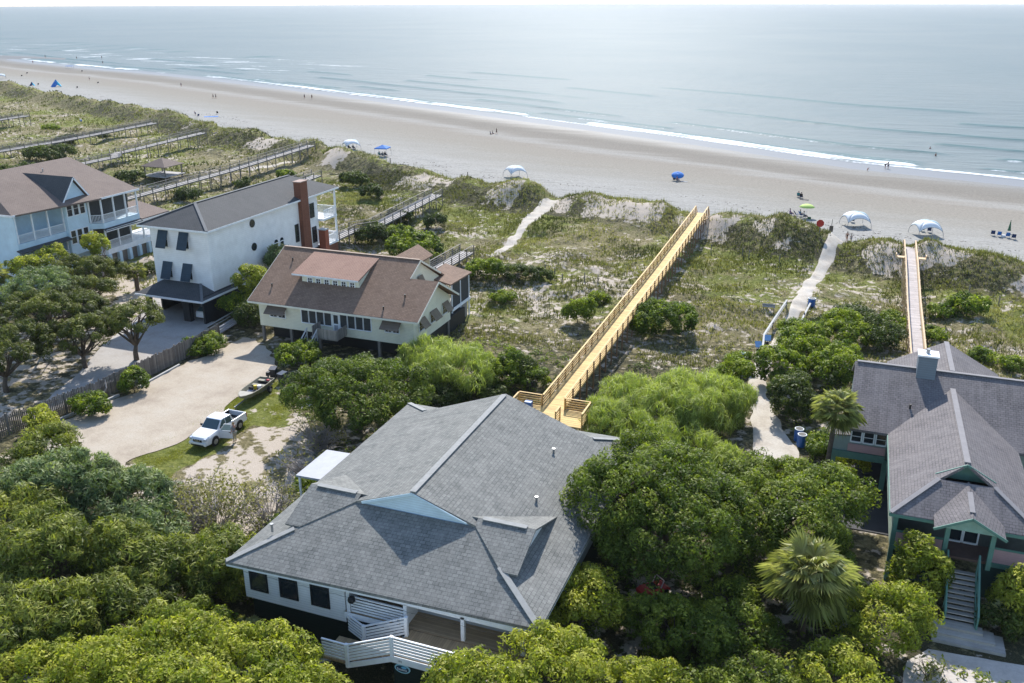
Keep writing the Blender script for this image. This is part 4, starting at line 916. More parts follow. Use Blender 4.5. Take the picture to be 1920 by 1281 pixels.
for sg_ in (-1, 1): MB().slab([(8.93, 70.2, 8.01), (8.93, 77.2, 8.01), (8.93+sg_*4.2, 77.2, 5.7), (8.93+sg_*4.2, 72.0, 5.7)], .18).build('roof', SH_PURP, rh)
# porch gable
for sg_ in (-1, 1): MB().slab([(9.05, 51.75, 6.05), (9.05, 55.6, 6.45), (9.05+sg_*1.9, 53.0, 5.17), (9.05+sg_*1.9, 51.75, 5.0)][:4], .14).build('porch_roof', SH_PURP, rh)
MB().wall([(7.4, 52.0, 5.0), (10.7, 52.0, 5.0), (9.05, 52.0, 5.9)], .1, (0, -1, 0)).build('gable_wall', plain('pale_teal', (.22, .36, .30), .6), rh)
m = MB(); m.bar((7.1, 51.72, 4.93), (9.05, 51.72, 5.98), .06, .16); m.bar((9.05, 51.72, 5.98), (11.0, 51.72, 4.93), .06, .16); m.box(4.75, 7.2, 52.66, 52.72, 4.75, 4.95); m.box(10.9, 13.11, 52.66, 52.72, 4.75, 4.95); m.box(4.69, 4.75, 52.7, 64.0, 4.75, 4.95); m.build('fascia', GREEN, rh)
cap(rh, [(9.05, 52.3, 6.1), (9.05, 54.4, 6.32)], .3, PC)
F3 = 2.55
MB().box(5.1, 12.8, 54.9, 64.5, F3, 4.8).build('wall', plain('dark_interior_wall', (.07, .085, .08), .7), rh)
MB().box(2.25, 4.8, 64.7, 76, F3+.05, 4.85).build('wall', plain('grey_green_wall', (.26, .33, .30), .7, .1), rh); MB().box(4.8, 25, 64.9, 76, F3, 4.8).build('wall', plain('grey_green_wall', (.26, .33, .30), .7, .1), rh)
MB().box(5.05, 12.9, 53.1, 54.9, F3-.15, F3).build('porch_floor', plain('porch_floor_brown', (.16, .10, .08), .7), rh)
MB().box(5.1, 7.9, 53.1, 53.2, F3, 3.55).build('porch_panel', SD_PINK, rh); MB().box(10.5, 12.8, 53.1, 53.2, F3, 3.55).build('porch_panel', SD_PINK, rh)
for x0, x1 in ((5.05, 7.95), (10.45, 12.85)):
    for z0, z1 in ((3.55, 3.68), (F3-.25, F3+.06)): MB().box(x0, x1, 53.04, 53.098, z0, z1).build('trim', GREEN, rh)
posts(rh, [(5.15, 53.2, 0, 4.8), (7.95, 52.3, F3, 4.95), (10.4, 52.3, F3, 4.95), (12.8, 53.2, 0, 4.8)], .26, GREEN, 'porch_post')
m = MB(); m.box(5.0, 5.08, 53.3, 64.4, F3-.1, 4.75); m.build('side_wall', siding('pale_green_side', (.50, .60, .50), .2, .85), rh)
for a0 in (8.35, 9.25): window(rh, 'f', 54.9, a0, a0+.8, F3+.1, 4.7, 1, 2, 'white')
for x0, x1 in ((5.2, 8.0), (10.2, 12.8)): MB().box(x0, x1, 53.3, 53.5, 0, F3-.2).build('skirt', plain('dark_teal_skirt', (.03, .065, .06), .8), rh)
# left wing front wall with windows
MB().box(2.2, 4.78, 64.6, 64.69, 2.95, 3.55).build('pink_panel', SD_PINK, rh)
for a0 in (2.35, 3.2, 4.05): window(rh, 'f', 64.7, a0, a0+.7, 3.75, 4.6, 1, 2, 'white')
MB().box(.95, 4.8, 64.55, 64.7, F3-.2, 2.9).build('band', GREEN, rh)
MB().box(1.0, 2.25, 64.72, 66.5, F3, 4.1).build('side_room_wall', plain('grey_green_wall', (.26, .33, .30), .7, .1), rh); MB().slab([(.85, 64.5, 4.15), (2.3, 64.5, 4.3), (2.3, 66.7, 4.3), (.85, 66.7, 4.15)], .1).build('side_room_roof', SH_PURP, rh)
MB().box(.98, 1.05, 64.6, 64.75, F3, 4.05).build('corner_board', MT['white'], rh)
posts(rh, [(1.3, 64.9, 0, F3), (4.9, 64.9, 0, F3)], .35, GREEN, 'pile')
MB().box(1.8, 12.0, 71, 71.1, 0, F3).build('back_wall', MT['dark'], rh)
MB().box(6.4, 7.7, 69.3, 70.5, 7.2, 9.3).build('chimney', siding('grey_chimney', (.17, .21, .25), .18, .7), rh)
MB().box(6.32, 7.78, 69.22, 70.58, 9.3, 9.42).build('chimney_cap', MT['white'], rh); MB().tube([(7.0, 69.9, 9.4), (7.0, 69.9, 9.75)], .14, 10).build('flue', MT['metal'], rh)
vent(rh, 6.1, 66.5, E5+S1*2.4, mat='dark')
# carport floor under the right house
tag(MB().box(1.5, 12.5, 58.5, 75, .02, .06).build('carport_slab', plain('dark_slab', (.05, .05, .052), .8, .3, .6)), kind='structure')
fs = thing('front_stairs', 'weathered front steps between teal railings leading up to the mauve-roofed house', 'stairs', (9, 50.5, 0))
SW = planks('grey_step_boards', (.42, .39, .35), .3, .8, .2, 1)
n = 11
for k in range(n): z = .5+(F3-.5)*(k)/n; b = 49.15+.25*k; MB().box(8.25, 9.75, b, b+.3, z-.06, z).build('tread', SW, fs)
m = MB()
for a in (8.2, 9.8): m.bar((a, 49.05, .3), (a, 52.0, F3-.15), .06, .26)
m.build('stringer', GREEN, fs)
for a in (8.15, 9.85):
    m = MB(); m.bar((a, 49.0, 1.3), (a, 52.1, 3.5), .1, .1); m.bar((a, 49.0, .8), (a, 52.1, 3.0), .05, .08)
    for t in (0, .33, .66, 1): m.bar((a, 49.0+3.1*t, .2+2.1*t), (a, 49.0+3.1*t, 1.3+2.2*t), .09, .09)
    m.build('railing', GREEN, fs)
for k, (x0, x1, b0_) in enumerate(((7.5, 11.3, 47.7), (7.55, 10.8, 48.2), (7.6, 10.2, 48.7))): MB().box(x0, x1, b0_, 49.3, 0, .17+.16*k).build('base_step', SW, fs)
# ================================================================ VEGETATION
# ---- big crowns near the camera
tree('live_oak', 'big dense dark green oak between the grey-roofed house and the palm', 'tree', (-8.0, 48.4, 4.3), (4.9, 5.9, 4.5), 'oak', 'oak', seed=3, nl=13, trunk=.38, dens=1.0)
tree('leafy_tree', 'leafy green tree hiding the rear right corner of the grey roof', 'tree', (-11.0, 54.0, 3.4), (2.5, 3.0, 3.2), 'oak', 'oak', seed=18, nl=6, trunk=.16)
tree('live_oak', 'rounded mid green oak standing behind the large fan palm', 'tree', (-1.6, 53.6, 2.9), (4.6, 5.2, 3.4), 'oak', 'oak', seed=8, nl=10, trunk=.28, dens=1.3)
tree('live_oak', 'bright yellow-green broad tree crown at the bottom left corner', 'tree', (-27.0, 27.6, 2.0), (6.6, 4.6, 3.9), 'bright', 'bright', seed=5, nl=11, trunk=.32)
tree('umbrella_oak', 'umbrella-shaped dark green tree between the cream cottage and the grey roof', 'tree', (-36.0, 60.6, 3.6), (5.6, 5.2, 3.0), 'oak', 'oak', base=(-36.5, 59.5), seed=12, nl=13, trunk=.3, lobe=.42, dens=1.15)
for sd_, c, r, mt, lab in (
  (21, (-10.4, 34.1, 3.1), (2.8, 2.4, 3.2), 'bright', 'fresh green leafy tree right of the front deck'),
  (22, (-13.5, 31.0, 3.2), (3.1, 1.7, 3.5), 'bright', 'low bright green tree below the front deck railing'),
  (23, (-6.4, 36.0, 1.5), (2.6, 2.2, 2.2), 'bright', 'yellow-green shrubby tree at the bottom centre of the photo'),
  (24, (-1.9, 38.4, 1.0), (2.9, 2.2, 1.7), 'oak', 'low dark green shrubby tree below the large fan palm'),
  (25, (2.4, 41.0, 1.5), (2.2, 1.9, 1.9), 'bright', 'bright green shrubby tree below and right of the fan palm'),
  (26, (4.4, 45.8, 1.9), (2.7, 2.3, 2.5), 'bright', 'bright green spreading tree between fan palm and front stairs'),
  (27, (-11.6, 40.6, 2.0), (1.9, 2.8, 2.7), 'bright', 'light green tree against the right front corner of the grey roof'),
  (28, (-5.6, 41.8, 1.3), (3.2, 2.0, 1.9), 'oak', 'shady dark green low tree in front of the big oak'),
  (17, (-3.4, 43.6, 1.3), (2.8, 2.6, 2.0), 'oak', 'shaded dark green shrubby tree between the big oak and the fan palm'),
  (29, (1.2, 49.0, 1.6), (2.2, 2.6, 2.2), 'oak', 'mid green tree directly behind the large fan palm')):
    tree('leafy_tree', lab, 'tree', c, r, mt, 'bright', seed=sd_, nl=6, trunk=.14, group='leafy trees around the grey-roofed house')
tree('leafy_tree', 'bright green crown at the very bottom left, in front of the olive cedars', 'tree', (-33.6, 25.0, 2.0), (4.6, 3.6, 3.2), 'bright', 'bright', seed=20, nl=7, trunk=.2)
tree('leafy_tree', 'dark green tree below the left front windows of the grey-roofed house', 'tree', (-31.0, 31.6, 1.5), (2.6, 2.2, 2.0), 'oak', 'bright', seed=19, nl=6, trunk=.14)
CED = 'cedars at the left side of the photo'
for sd_, c, r, mt, lab in (
  (31, (-48.0, 39.4, 3.0), (3.2, 3.0, 3.2), 'bluecedar', 'blue-green cedar at the left photo edge below the gravel drive'),
  (32, (-43.0, 39.8, 2.6), (3.1, 2.7, 2.9), 'bluecedar', 'blue-green cedar nearest the bright grass strip'),
  (33, (-42.3, 32.9, 2.8), (3.4, 3.0, 3.4), 'cedar', 'olive green cedar at the left edge above the bright tree crown'),
  (34, (-36.2, 34.2, 2.6), (3.2, 2.8, 3.3), 'cedar', 'dark olive cedar in the middle of the lower left cedars'),
  (35, (-32.6, 37.2, 2.0), (2.6, 2.6, 2.5), 'cedar', 'dark green cedar close to the left front corner of the grey roof'),
  (36, (-52.4, 42.6, 2.4), (2.6, 2.8, 2.6), 'cedar', 'yellow-green cedar at the left edge beside the wooden fence end'),
  (37, (-46.5, 35.0, 2.4), (2.8, 2.8, 3.0), 'cedar', 'olive cedar behind the other lower left cedars'),
  (38, (-38.6, 28.4, 2.4), (3.4, 2.8, 3.0), 'cedar', 'dark olive cedar lowest at the left photo edge'),
  (39, (-34.0, 30.6, 2.0), (2.6, 2.4, 2.6), 'cedar', 'dark cedar right behind the bright bottom left crown'),
  (30, (-38.5, 37.6, 2.4), (2.6, 2.4, 2.6), 'bluecedar', 'grey-green cedar between blue-green and olive cedars')):
    tree('cedar', lab, 'cedar', c, r, mt, 'cedar', seed=sd_, nl=8, trunk=.2, group=CED)
for sd_, c, r, mt, lab in (
  (41, (-86.2, 81.2, 2.9), (4.6, 3.8, 2.7), 'oldcedar', 'wide dark cedar in front of the pale blue house'),
  (42, (-76.6, 66.0, 3.9), (5.6, 4.8, 2.6), 'oldcedar', 'broad flat cedar left of the concrete driveway'),
  (43, (-68.8, 62.6, 3.3), (3.0, 3.4, 2.3), 'oldcedar', 'dark cedar leaning over the left edge of the concrete driveway'),
  (44, (-65.7, 66.2, 3.9), (2.9, 3.0, 2.3), 'oldcedar', 'cedar with bare leaning trunk over the concrete driveway'),
  (45, (-71.4, 55.6, 3.6), (4.2, 4.4, 2.4), 'oldcedar', 'dark cedar at the left edge above the wooden fence'),
  (46, (-84.0, 72.6, 3.6), (4.2, 4.2, 2.8), 'bluecedar', 'blue-green cedar at the left edge under the blue house'),
  (47, (-79.5, 74.6, 3.2), (2.8, 2.6, 2.2), 'oldcedar', 'small cedar between the broad flat one and the sandy yard')):
    tree('cedar', lab, 'cedar', c, r, mt, 'cedar', seed=sd_, nl=9, trunk=.24, group='cedars between the driveway and the blue house', scale=.85, leaf=1.0, dens=.62, bottom=-.05)
tree('cedar', 'slim dark cedar against the right wall of the tall white house', 'cedar', (-64.6, 90.3, 4.3), (1.7, 1.7, 2.6), 'bluecedar', 'cedar', seed=51, nl=5, trunk=.14, leaf=1.2)
tree('leafy_tree', 'light green small tree between the tall white house and the cream cottage', 'tree', (-62.9, 82.6, 4.0), (1.9, 1.8, 2.2), 'bright', 'bright', seed=52, nl=5, trunk=.13, leaf=1.2, bark='greybark')
for k, (sd_, c, r, lab) in enumerate(((53, (-92.6, 82.4, 4.4), (2.0, 1.8, 1.3), 'thin yellow-green tree top in front of the blue house lower porch'), (54, (-91.6, 77.5, 4.2), (2.2, 2.0, 1.4), 'thin yellowish tree at the left edge below the blue house'), (55, (-90.2, 87.4, 4.4), (1.5, 1.5, 1.8), 'small upright green tree at the blue house corner'))):
    tree('slender_tree', lab, 'tree', c, r, 'bright', 'bright', seed=sd_, nl=5, trunk=.12, bark='greybark', group='thin trees by the blue house', dens=.6, leaf=1.3)
# ---- feathery tamarisks behind the grey roof
for sd_, c, r, lab in (
  (61, (-13.6, 70.6, 1.2), (4.6, 4.6, 2.4), 'wide feathery pale green shrub right of the new boardwalk'),
  (62, (-9.3, 73.2, 1.4), (3.6, 4.6, 2.5), 'feathery pale green shrub along the left side of the sand path'),
  (63, (-15.8, 66.6, 1.0), (2.6, 2.6, 2.0), 'small feathery shrub beside the yellow landing'),
  (64, (-9.8, 63.8, .8), (4.0, 4.0, 1.9), 'feathery shrub just behind the big dark oak'),
  (65, (-32.6, 71.2, 1.6), (3.6, 3.8, 2.7), 'bright feathery shrub behind the umbrella-shaped tree'),
  (66, (-36.2, 73.6, 1.4), (2.4, 2.6, 2.1), 'feathery shrub at the right corner of the cream cottage')):
    tree('feathery_shrub', lab, 'shrub', c, r, 'tam', 'tam', seed=sd_, nl=8, trunk=.08, group='feathery shrubs behind the grey roof')
# ---- sparse grey twiggy shrubs with few leaves
def twigs(c, r, rs, n, mb):
    for _ in range(n):
        th = rs.rand()*6.28; e = Vector((c[0]+r[0]*math.cos(th)*rs.rand()**.5, c[1]+r[1]*math.sin(th)*rs.rand()**.5, c[2]+r[2]*(rs.rand()*1.1-.2)))
        b = Vector((c[0]+rs.normal()*.35, c[1]+rs.normal()*.35, H1(c[0], c[1])-.1)); m_ = b.lerp(e, .5)+Vector((rs.normal()*.25, rs.normal()*.25, .35))
        mb.tube([b, m_, e], [.045, .028, .01], 4, False)
        for _ in range(5):
            s_ = m_.lerp(e, rs.rand()); e2 = s_+Vector((rs.normal()*.55, rs.normal()*.55, rs.normal()*.3+.25)); mb.tube([s_, s_.lerp(e2, .5)+Vector((0, 0, .06)), e2], [.018, .012, .005], 3, False)
for sd_, c, r, lab, lf in (
  (71, (-37.0, 41.8, 1.9), (3.5, 2.9, 2.2), 'half-bare grey twiggy shrub with pale leaves left of the grey roof', 1),
  (72, (-34.2, 43.9, 1.7), (2.7, 2.6, 2.1), 'thin pale-leaved shrub between pine straw and the grey roof', 1),
  (76, (-38.6, 40.4, 1.8), (2.6, 2.2, 2.0), 'pale leggy shrub between the blue-green cedars and the grey roof', 1),
  (73, (-35.4, 51.2, 1.2), (3.2, 2.6, 1.5), 'bare grey tangled shrub beside the white side canopy', 0),
  (74, (-39.6, 43.6, 1.4), (2.6, 2.2, 1.8), 'small sparse shrub at the edge of the pine straw', 1),
  (75, (-37.6, 55.6, 1.2), (2.6, 2.2, 1.5), 'grey leggy shrub under the umbrella-shaped tree', 0)):
    rs = np.random.RandomState(sd_)
    t_ = tree('twiggy_shrub', lab, 'shrub', c, r, 'sparse', 'sparse', seed=sd_, nl=6, trunk=0, group='half-bare shrubs left of the grey roof', dens=1.25 if lf else .35)
    mb = MB(); twigs(c, r, rs, 60, mb); mb.build('branches', MT['greybark'], t_)
for sd_, c, r, lab in (
  (81, (-31.9, 44.6, 1.0), (1.7, 3.2, 1.7), 'dark green shrub squeezed against the left eave of the grey roof'),
  (82, (-31.8, 38.6, .9), (1.6, 2.4, 1.5), 'dark shrub below the left hip of the grey roof'),
  (83, (-33.6, 49.5, .9), (1.6, 2.2, 1.4), 'dark green shrub behind the white side canopy post')):
    tree('dark_shrub', lab, 'shrub', c, r, 'oak', 'bush', seed=sd_, nl=6, trunk=.06, group='dark shrubs at the left eave', scale=1.1)
# ---- wax myrtles and other shrubs: (px centre x, foot y, radius a, radius b, height, kind, label)
SHR = [
 (1480, 800, 2.0, 2.8, 3.0, 'dark', 'tall dark shrub shading the path beside the barrels'),
 (1455, 735, 2.2, 2.4, 2.9, 'bush', 'dark green shrub with bright top right of the sand path near the barrels'),
 (1500, 700, 2.6, 3.0, 2.9, 'bush', 'large dark shrub behind the path shrub near the barrels'),
 (1560, 735, 2.4, 3.0, 3.0, 'bush', 'dark shrub left of the mauve roof edge'),
 (1500, 655, 2.8, 2.6, 2.0, 'bush', 'yellow-green shrub right of the wooden handrail'),
 (1580, 660, 3.0, 2.8, 2.4, 'bush', 'large mounded shrub below the narrow right boardwalk'),
 (1650, 655, 2.2, 2.2, 2.0, 'dark', 'dark rounded shrub touching the narrow right boardwalk'),
 (1600, 610, 2.8, 2.4, 1.2, 'dark', 'low dark shrub spreading left of the right boardwalk'),
 (1545, 625, 2.0, 1.8, 1.0, 'dark', 'small dark spiky shrub right of the blue can on the path'),
 (1670, 622, 1.8, 2.2, 1.0, 'bush', 'low green shrub beside the middle of the right boardwalk'),
 (1372, 730, 1.5, 1.6, 2.0, 'bush', 'bright green vine-covered shrub left of the sand path'),
 (1385, 700, 1.1, 1.2, 1.5, 'bush', 'small bright shrub by the solar lamp posts'),
 (1245, 640, 3.3, 2.9, 2.7, 'bush', 'large round dark shrub right of the new yellow boardwalk'),
 (1077, 612, 1.7, 1.5, 2.3, 'bush', 'round dark shrub left of the new yellow boardwalk'),
 (975, 535, 3.2, 2.0, 1.7, 'dark', 'wide dark shrub in the middle of the dunes'),
 (900, 530, 2.4, 2.0, 2.0, 'bush', 'bright-topped shrub at the left end of the wide dark shrub'),
 (940, 570, 1.3, 1.2, .8, 'bush', 'small green mound of a shrub below the wide dark shrub'),
 (990, 735, 1.3, 1.6, 1.6, 'bush', 'bright shrub beside the foot of the new yellow boardwalk'),
 (958, 725, 1.6, 1.8, 2.3, 'dark', 'dark green shrub behind the bright feathery shrub'),
 (935, 740, 1.8, 1.8, 2.6, 'bush', 'shrub with yellow-green top right of the bright feathery shrub'),
 (772, 495, 4.1, 3.2, 2.9, 'bush', 'big flowering pale green shrub behind the cream cottage'),
 (811, 432, 1.6, 1.5, 1.9, 'dark', 'round dark shrub at the grey boardwalk'),
 (690, 375, 2.0, 1.8, 1.9, 'dark', 'round dark shrub behind the brick chimney'),
 (658, 352, 2.4, 2.2, 2.2, 'dark', 'dark shrub below the white sand scarp'),
 (742, 425, 2.6, 2.2, 1.9, 'dark', 'dark shrub in front of the grey boardwalk'),
 (690, 462, 2.2, 2.2, 2.4, 'dark', 'dark shrub behind the tan rear gable'),
 (740, 455, 2.6, 2.2, 1.8, 'bush', 'green shrub between grey boardwalk and flowering shrub'),
 (545, 690, 2.2, 1.6, 1.8, 'bush', 'brownish green shrub left of the cottage steps'),
 (462, 622, 2.8, 2.6, 2.6, 'dark', 'dark shrubs in the gap between white house and cottage'),
 (440, 600, 2.0, 2.6, 2.2, 'bush', 'green shrub behind the little wooden ramp'),
 (590, 750, 1.6, 1.6, 1.6, 'dark', 'dark undergrowth shrub beneath the umbrella-shaped tree'),
 (820, 770, 2.2, 1.8, 1.2, 'dark', 'dark undergrowth shrub behind the rear left of the grey roof'),
 (900, 760, 2.6, 1.8, 1.2, 'dark', 'dark low shrub behind the rear gable of the grey roof'),
 (372, 668, 1.8, 1.5, 1.3, 'bush', 'long leafy shrub at the right end of the wooden fence'),
 (240, 742, 1.15, 1.1, 1.9, 'bush', 'dark green upright shrub halfway along the wooden fence'),
 (155, 788, 1.9, 1.5, 1.6, 'bush', 'wide green shrub along the wooden fence'),
 (65, 818, 1.3, 1.2, 1.5, 'bright', 'round lime green bush at the left end of the wooden fence'),
 (1535, 865, 1.1, 1.6, 1.4, 'bush', 'bright green shrub between the barrels and the mid palm trunk'),
 (1575, 905, 1.5, 1.5, 1.3, 'bright', 'yellow-green shrub in front of the dark carport of the right house'),
 (1718, 1150, 1.6, 1.2, 3.8, 'bright', 'yellow-tinged small tree left of the front stairs'),
 (1905, 1190, 1.5, 1.4, 3.2, 'bright', 'yellow-green shrub right of the front stairs at the photo edge'),
 (1880, 1200, 1.3, 1.0, 1.2, 'dark', 'dark spiky shrub at the foot of the front stairs'),
 (1740, 1290, 1.6, 1.0, 1.2, 'sparse', 'thin sparse shrub at the bottom right edge'),
 (1810, 595, 2.3, 1.8, 1.6, 'bush', 'round bright green shrub right of the narrow right boardwalk'),
 (1768, 597, 1.6, 1.3, .8, 'bush', 'low green shrub beside the round bright shrub'),
 (1745, 640, 1.4, 1.8, .8, 'bush', 'low bright shrub touching the right side of the right boardwalk'),
 (1845, 683, 1.1, 1.2, .9, 'bush', 'small olive shrub behind the rear mauve gable'),
 (1905, 700, 1.5, 1.2, .8, 'bush', 'low shrub behind the mauve roof at the photo edge'),
 (70, 305, 5.5, 3.5, 2.6, 'dark', 'large dark shrub mass behind the blue house'),
 (112, 272, 3.0, 2.4, 1.6, 'dark', 'dark shrub beside the middle grey boardwalk far left'),
 (20, 345, 3.5, 3.0, 2.6, 'dark', 'dark shrub at the left edge behind the brown roof'),
 (182, 262, 2.2, 1.8, 1.6, 'dark', 'dark shrub growing against the far boardwalk'),
 (345, 378, 2.6, 2.0, 1.6, 'dark', 'dark shrub in front of the long grey boardwalk'),
 (235, 345, 2.4, 2.0, 1.6, 'dark', 'dark shrub beside the dune shelter'),
 (532, 335, 1.5, 1.3, 1.2, 'bush', 'small bright green shrub beside the long grey boardwalk'),
 (450, 352, 1.6, 1.4, 1.2, 'dark', 'small dark shrub under the long grey boardwalk'),
 (90, 245, 2.4, 1.8, 1.0, 'bush', 'low green shrub at the far left dunes'),
 (268, 520, 1.2, 1.6, 1.2, 'dark', 'dark shrub at the corner of the tall white house'),
 (600, 850, 1.6, 1.4, 1.2, 'sparse', 'pale leaved shrub beside the white side canopy'),
 (1120, 575, 1.2, 1.1, 1.1, 'bush', 'small bright shrub left of the yellow boardwalk middle'),
]
_k = 0
for (px, py, ra, rb_, hh, mt, lab) in SHR:
    _k += 1; p = at(px, py); lo = .4*hh
    stl = 'sparse' if mt == 'sparse' else 'bush'; far = p[1] > 105
    tree('small_tree' if 'tree' in lab.split(' ')[:3] else 'shrub', lab, 'shrub', (p[0], p[1]+rb_*.75, p[2]+hh*.55), (ra, rb_*1.08, hh*.80), mt, stl, seed=100+_k, nl=6,
         trunk=.05, group='shrubs of the dunes and yards', scale=1.0 if not far else 1.3, leaf=1.1 if not far else 1.7, dens=.95, bottom=-.2)
# ---- palms
def frond_fan(m, o, d, L_, rs, nb=19, droop=.35):
    """one fan frond: stalk then narrow blades"""
    d = d.normalized(); s = d.cross(Vector((0, 0, 1))); s = s.normalized() if s.length > .01 else Vector((1, 0, 0)); u = s.cross(d).normalized()
    st_ = o + d*L_*.45 + Vector((0, 0, -droop*.12*L_)); m.bar(o, st_, .035, .02)
    for k in range(nb):
        a = (k/(nb-1)-.5)*2.5; bd = (d*math.cos(a) + s*math.sin(a)).normalized(); ln = L_*(.62-.12*abs(a)/1.25)*(.9+.2*rs.rand())
        p1 = st_ + bd*ln*.5 + u*.06; p2 = st_ + bd*ln + Vector((0, 0, -droop*ln*(.7+.5*rs.rand()))) ; sd2 = bd.cross(u).normalized()*.030*L_
        i = len(m.v); m.v += [tuple(st_-sd2*.2), tuple(st_+sd2*.2), tuple(p1+sd2), tuple(p2), tuple(p1-sd2)]; m.f.append((i, i+1, i+2, i+3, i+4))
def tint_attr(o, fn):
    me = o.data; at_ = me.attributes.new('tint', 'FLOAT_COLOR', 'POINT'); c = np.ones((len(me.vertices), 4), 'f')
    for i in range(0, len(me.vertices)): c[i, :2] = fn(i, me.vertices[i].co)
    at_.data.foreach_set('color', c.ravel())
def palm(label, foot, h, L_, seed, nf=34, tr=.17, dead=8, lean=(0, 0), group=None):
    rs = np.random.RandomState(seed); base = (foot[0], foot[1], H1(*foot[:2])); t = thing('palm_tree', label, 'palm', base, group=group)
    top = Vector((base[0]+lean[0], base[1]+lean[1], base[2]+h)); b = Vector(base)
    m = MB(); m.tube([b+(top-b)*k/6+Vector((0, 0, 0)) for k in range(7)], [tr*1.2]+[tr*(1+.1*(k % 2)) for k in range(5)]+[tr*1.5], 10); m.build('trunk', MT['bark'], t, smooth=True)
    m = MB(); dm = MB()
    for k in range(nf):
        el = R(-28+100*((k+.5)/nf)); az = k*2.39996+rs.rand()*.3; d = Vector((math.cos(az)*math.cos(el), math.sin(az)*math.cos(el), math.sin(el)))
        frond_fan(m, top+Vector((0, 0, .1)), d, L_*(.85+.3*rs.rand()), rs, 20, .12+.38*rs.rand())
    o = m.build('fronds', FOL['palm'], t); tv = rs.rand(len(o.data.vertices)//5+nf*9+50)
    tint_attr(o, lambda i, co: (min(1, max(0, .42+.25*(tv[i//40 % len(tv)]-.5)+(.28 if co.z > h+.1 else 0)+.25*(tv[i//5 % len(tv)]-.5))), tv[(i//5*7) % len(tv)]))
    for k in range(dead):
        az = rs.rand()*6.28; d = Vector((math.cos(az)*.45, math.sin(az)*.45, -.9)); frond_fan(dm, top-Vector((0, 0, .15)), d, L_*.8, rs, 10, .3)
    if dead: o = dm.build('dead_fronds', FOL['deadpalm'], t); tint_attr(o, lambda i, co: (tv[i//5 % len(tv)], .5))
    return t
palm('large fan palm with grey hanging dead fronds in front of the oaks', (.55, 45.6), 4.0, 2.6, 5, 46, .2, 14)
palm('tall fan palm with slim bare trunk at the left wing of the mauve-roofed house', (.9, 63.3), 6.6, 1.9, 6, 44, .17, 2, lean=(.15, 0))
palm('small palm with bare dark trunk in the sandy yard beside the tall white house', (-82.6, 85.2), 2.5, 1.45, 7, 18, .26, 0)
palm('stubby yucca-like palm below the white front wall windows', (-28.6, 33.9), .8, 1.0, 9, 14, .12, 2)
palm('low palmetto clump at the lower end of the sand path', (-2.0, 64.0), .5, 1.2, 10, 16, .1, 0)
palm('pale palm at the left edge in front of the blue house', (-92.5, 73.5), 4.0, 1.9, 11, 26, .2, 2)
palm('low palmetto right of the front stairs', (11.3, 50.2), .9, 1.1, 12, 16, .1, 0)
# ---- dune grass and sea oats (nobody could count them)
def blades(name, n, region, hmin, hmax, width, mat, seed, keepfn, tintfn, lean=.35, nb=3):
    rs = np.random.RandomState(seed); a = rs.uniform(region[0], region[1], n); b = rs.uniform(region[2], region[3], n)
    ok = keepfn(a, b, rs.rand(n)); a, b = a[ok], b[ok]; z = height(a, b); n = len(a); a = np.repeat(a, nb); b = np.repeat(b, nb); z = np.repeat(z, nb)
    N_ = len(a); th = rs.rand(N_)*6.283; hh = rs.uniform(hmin, hmax, N_); ln = rs.normal(size=N_)*lean
    a = a+rs.normal(size=N_)*.10; b = b+rs.normal(size=N_)*.10; ux, uy = np.cos(th)*width/2, np.sin(th)*width/2
    lx, ly = np.cos(th+1.2)*ln*hh, np.sin(th+1.2)*ln*hh; z0 = z-.05
    co = np.stack([np.stack([a-ux, b-uy, z0], -1), np.stack([a+ux, b+uy, z0], -1), np.stack([a+lx+ux*.35, b+ly+uy*.35, z0+hh], -1), np.stack([a+lx-ux*.35, b+ly-uy*.35, z0+hh], -1)], 1).reshape(-1, 3)
    me = quadmesh(name, co, np.arange(N_*4).reshape(-1, 4)); at_ = me.attributes.new('tint', 'FLOAT_COLOR', 'POINT'); c = np.ones((N_*4, 4), 'f')
    c[:, 0] = np.repeat(np.clip(tintfn(a, b)+rs.normal(size=N_)*.13, 0, 1), 4); c[:, 1] = np.repeat(rs.rand(N_), 4); at_.data.foreach_set('color', c.ravel()); me.materials.append(mat)
    o = bpy.data.objects.new(name, me); COL.objects.link(o); return tag(o, kind='stuff')
GR = foliage('dune_grass_blades', (.055, .065, .022), (.165, .165, .055), (.33, .30, .14), .35)
GRL = foliage('lawn_blades', (.14, .16, .03), (.28, .29, .06), (.44, .40, .13), .35)
OAT = foliage('sea_oat_blades', (.07, .085, .03), (.16, .17, .06), (.30, .28, .12), .3)
gden = lambda a, b: fbm(a/4.5+8, b/4.5+2, 4)
blocked = lambda a, b: (np.abs(a+21.3) < 1.3) | (polydist(a, b, [(.2, 142), (-2, 128), (-3.9, 110), (-4.9, 96), (-6, 86), (-4.7, 76), (-2.7, 67)]) < 1.2) | (polydist(a, b, [(-49, 152), (-49.2, 140), (-47.6, 126), (-46.2, 119)]) < 1.1)
o = blades('dune_grass', 210000, (-110, 40, 84, 160), .10, .42, .10, GR, 3, lambda a, b, r: (r < 1.5*(gden(a, b)-.30)) & (b < crest(a)+2.5) & ~blocked(a, b), lambda a, b: .50+1.6*(fbm(a/9.0+30, b/9.0, 3)-.5), .5)
tag(o, 'olive and tan grass covering the dune hollows', 'grass')
o = blades('dune_grass', 90000, (-330, -110, 95, 290), .2, .6, .24, GR, 4, lambda a, b, r: (r < 1.5*(gden(a, b)-.30)) & (b < crest(a)+2.5), lambda a, b: .34+1.4*(fbm(a/12.0+30, b/12.0, 3)-.5), .5, 2)
tag(o, 'distant dune grass in the left background behind the grey boardwalks', 'grass')
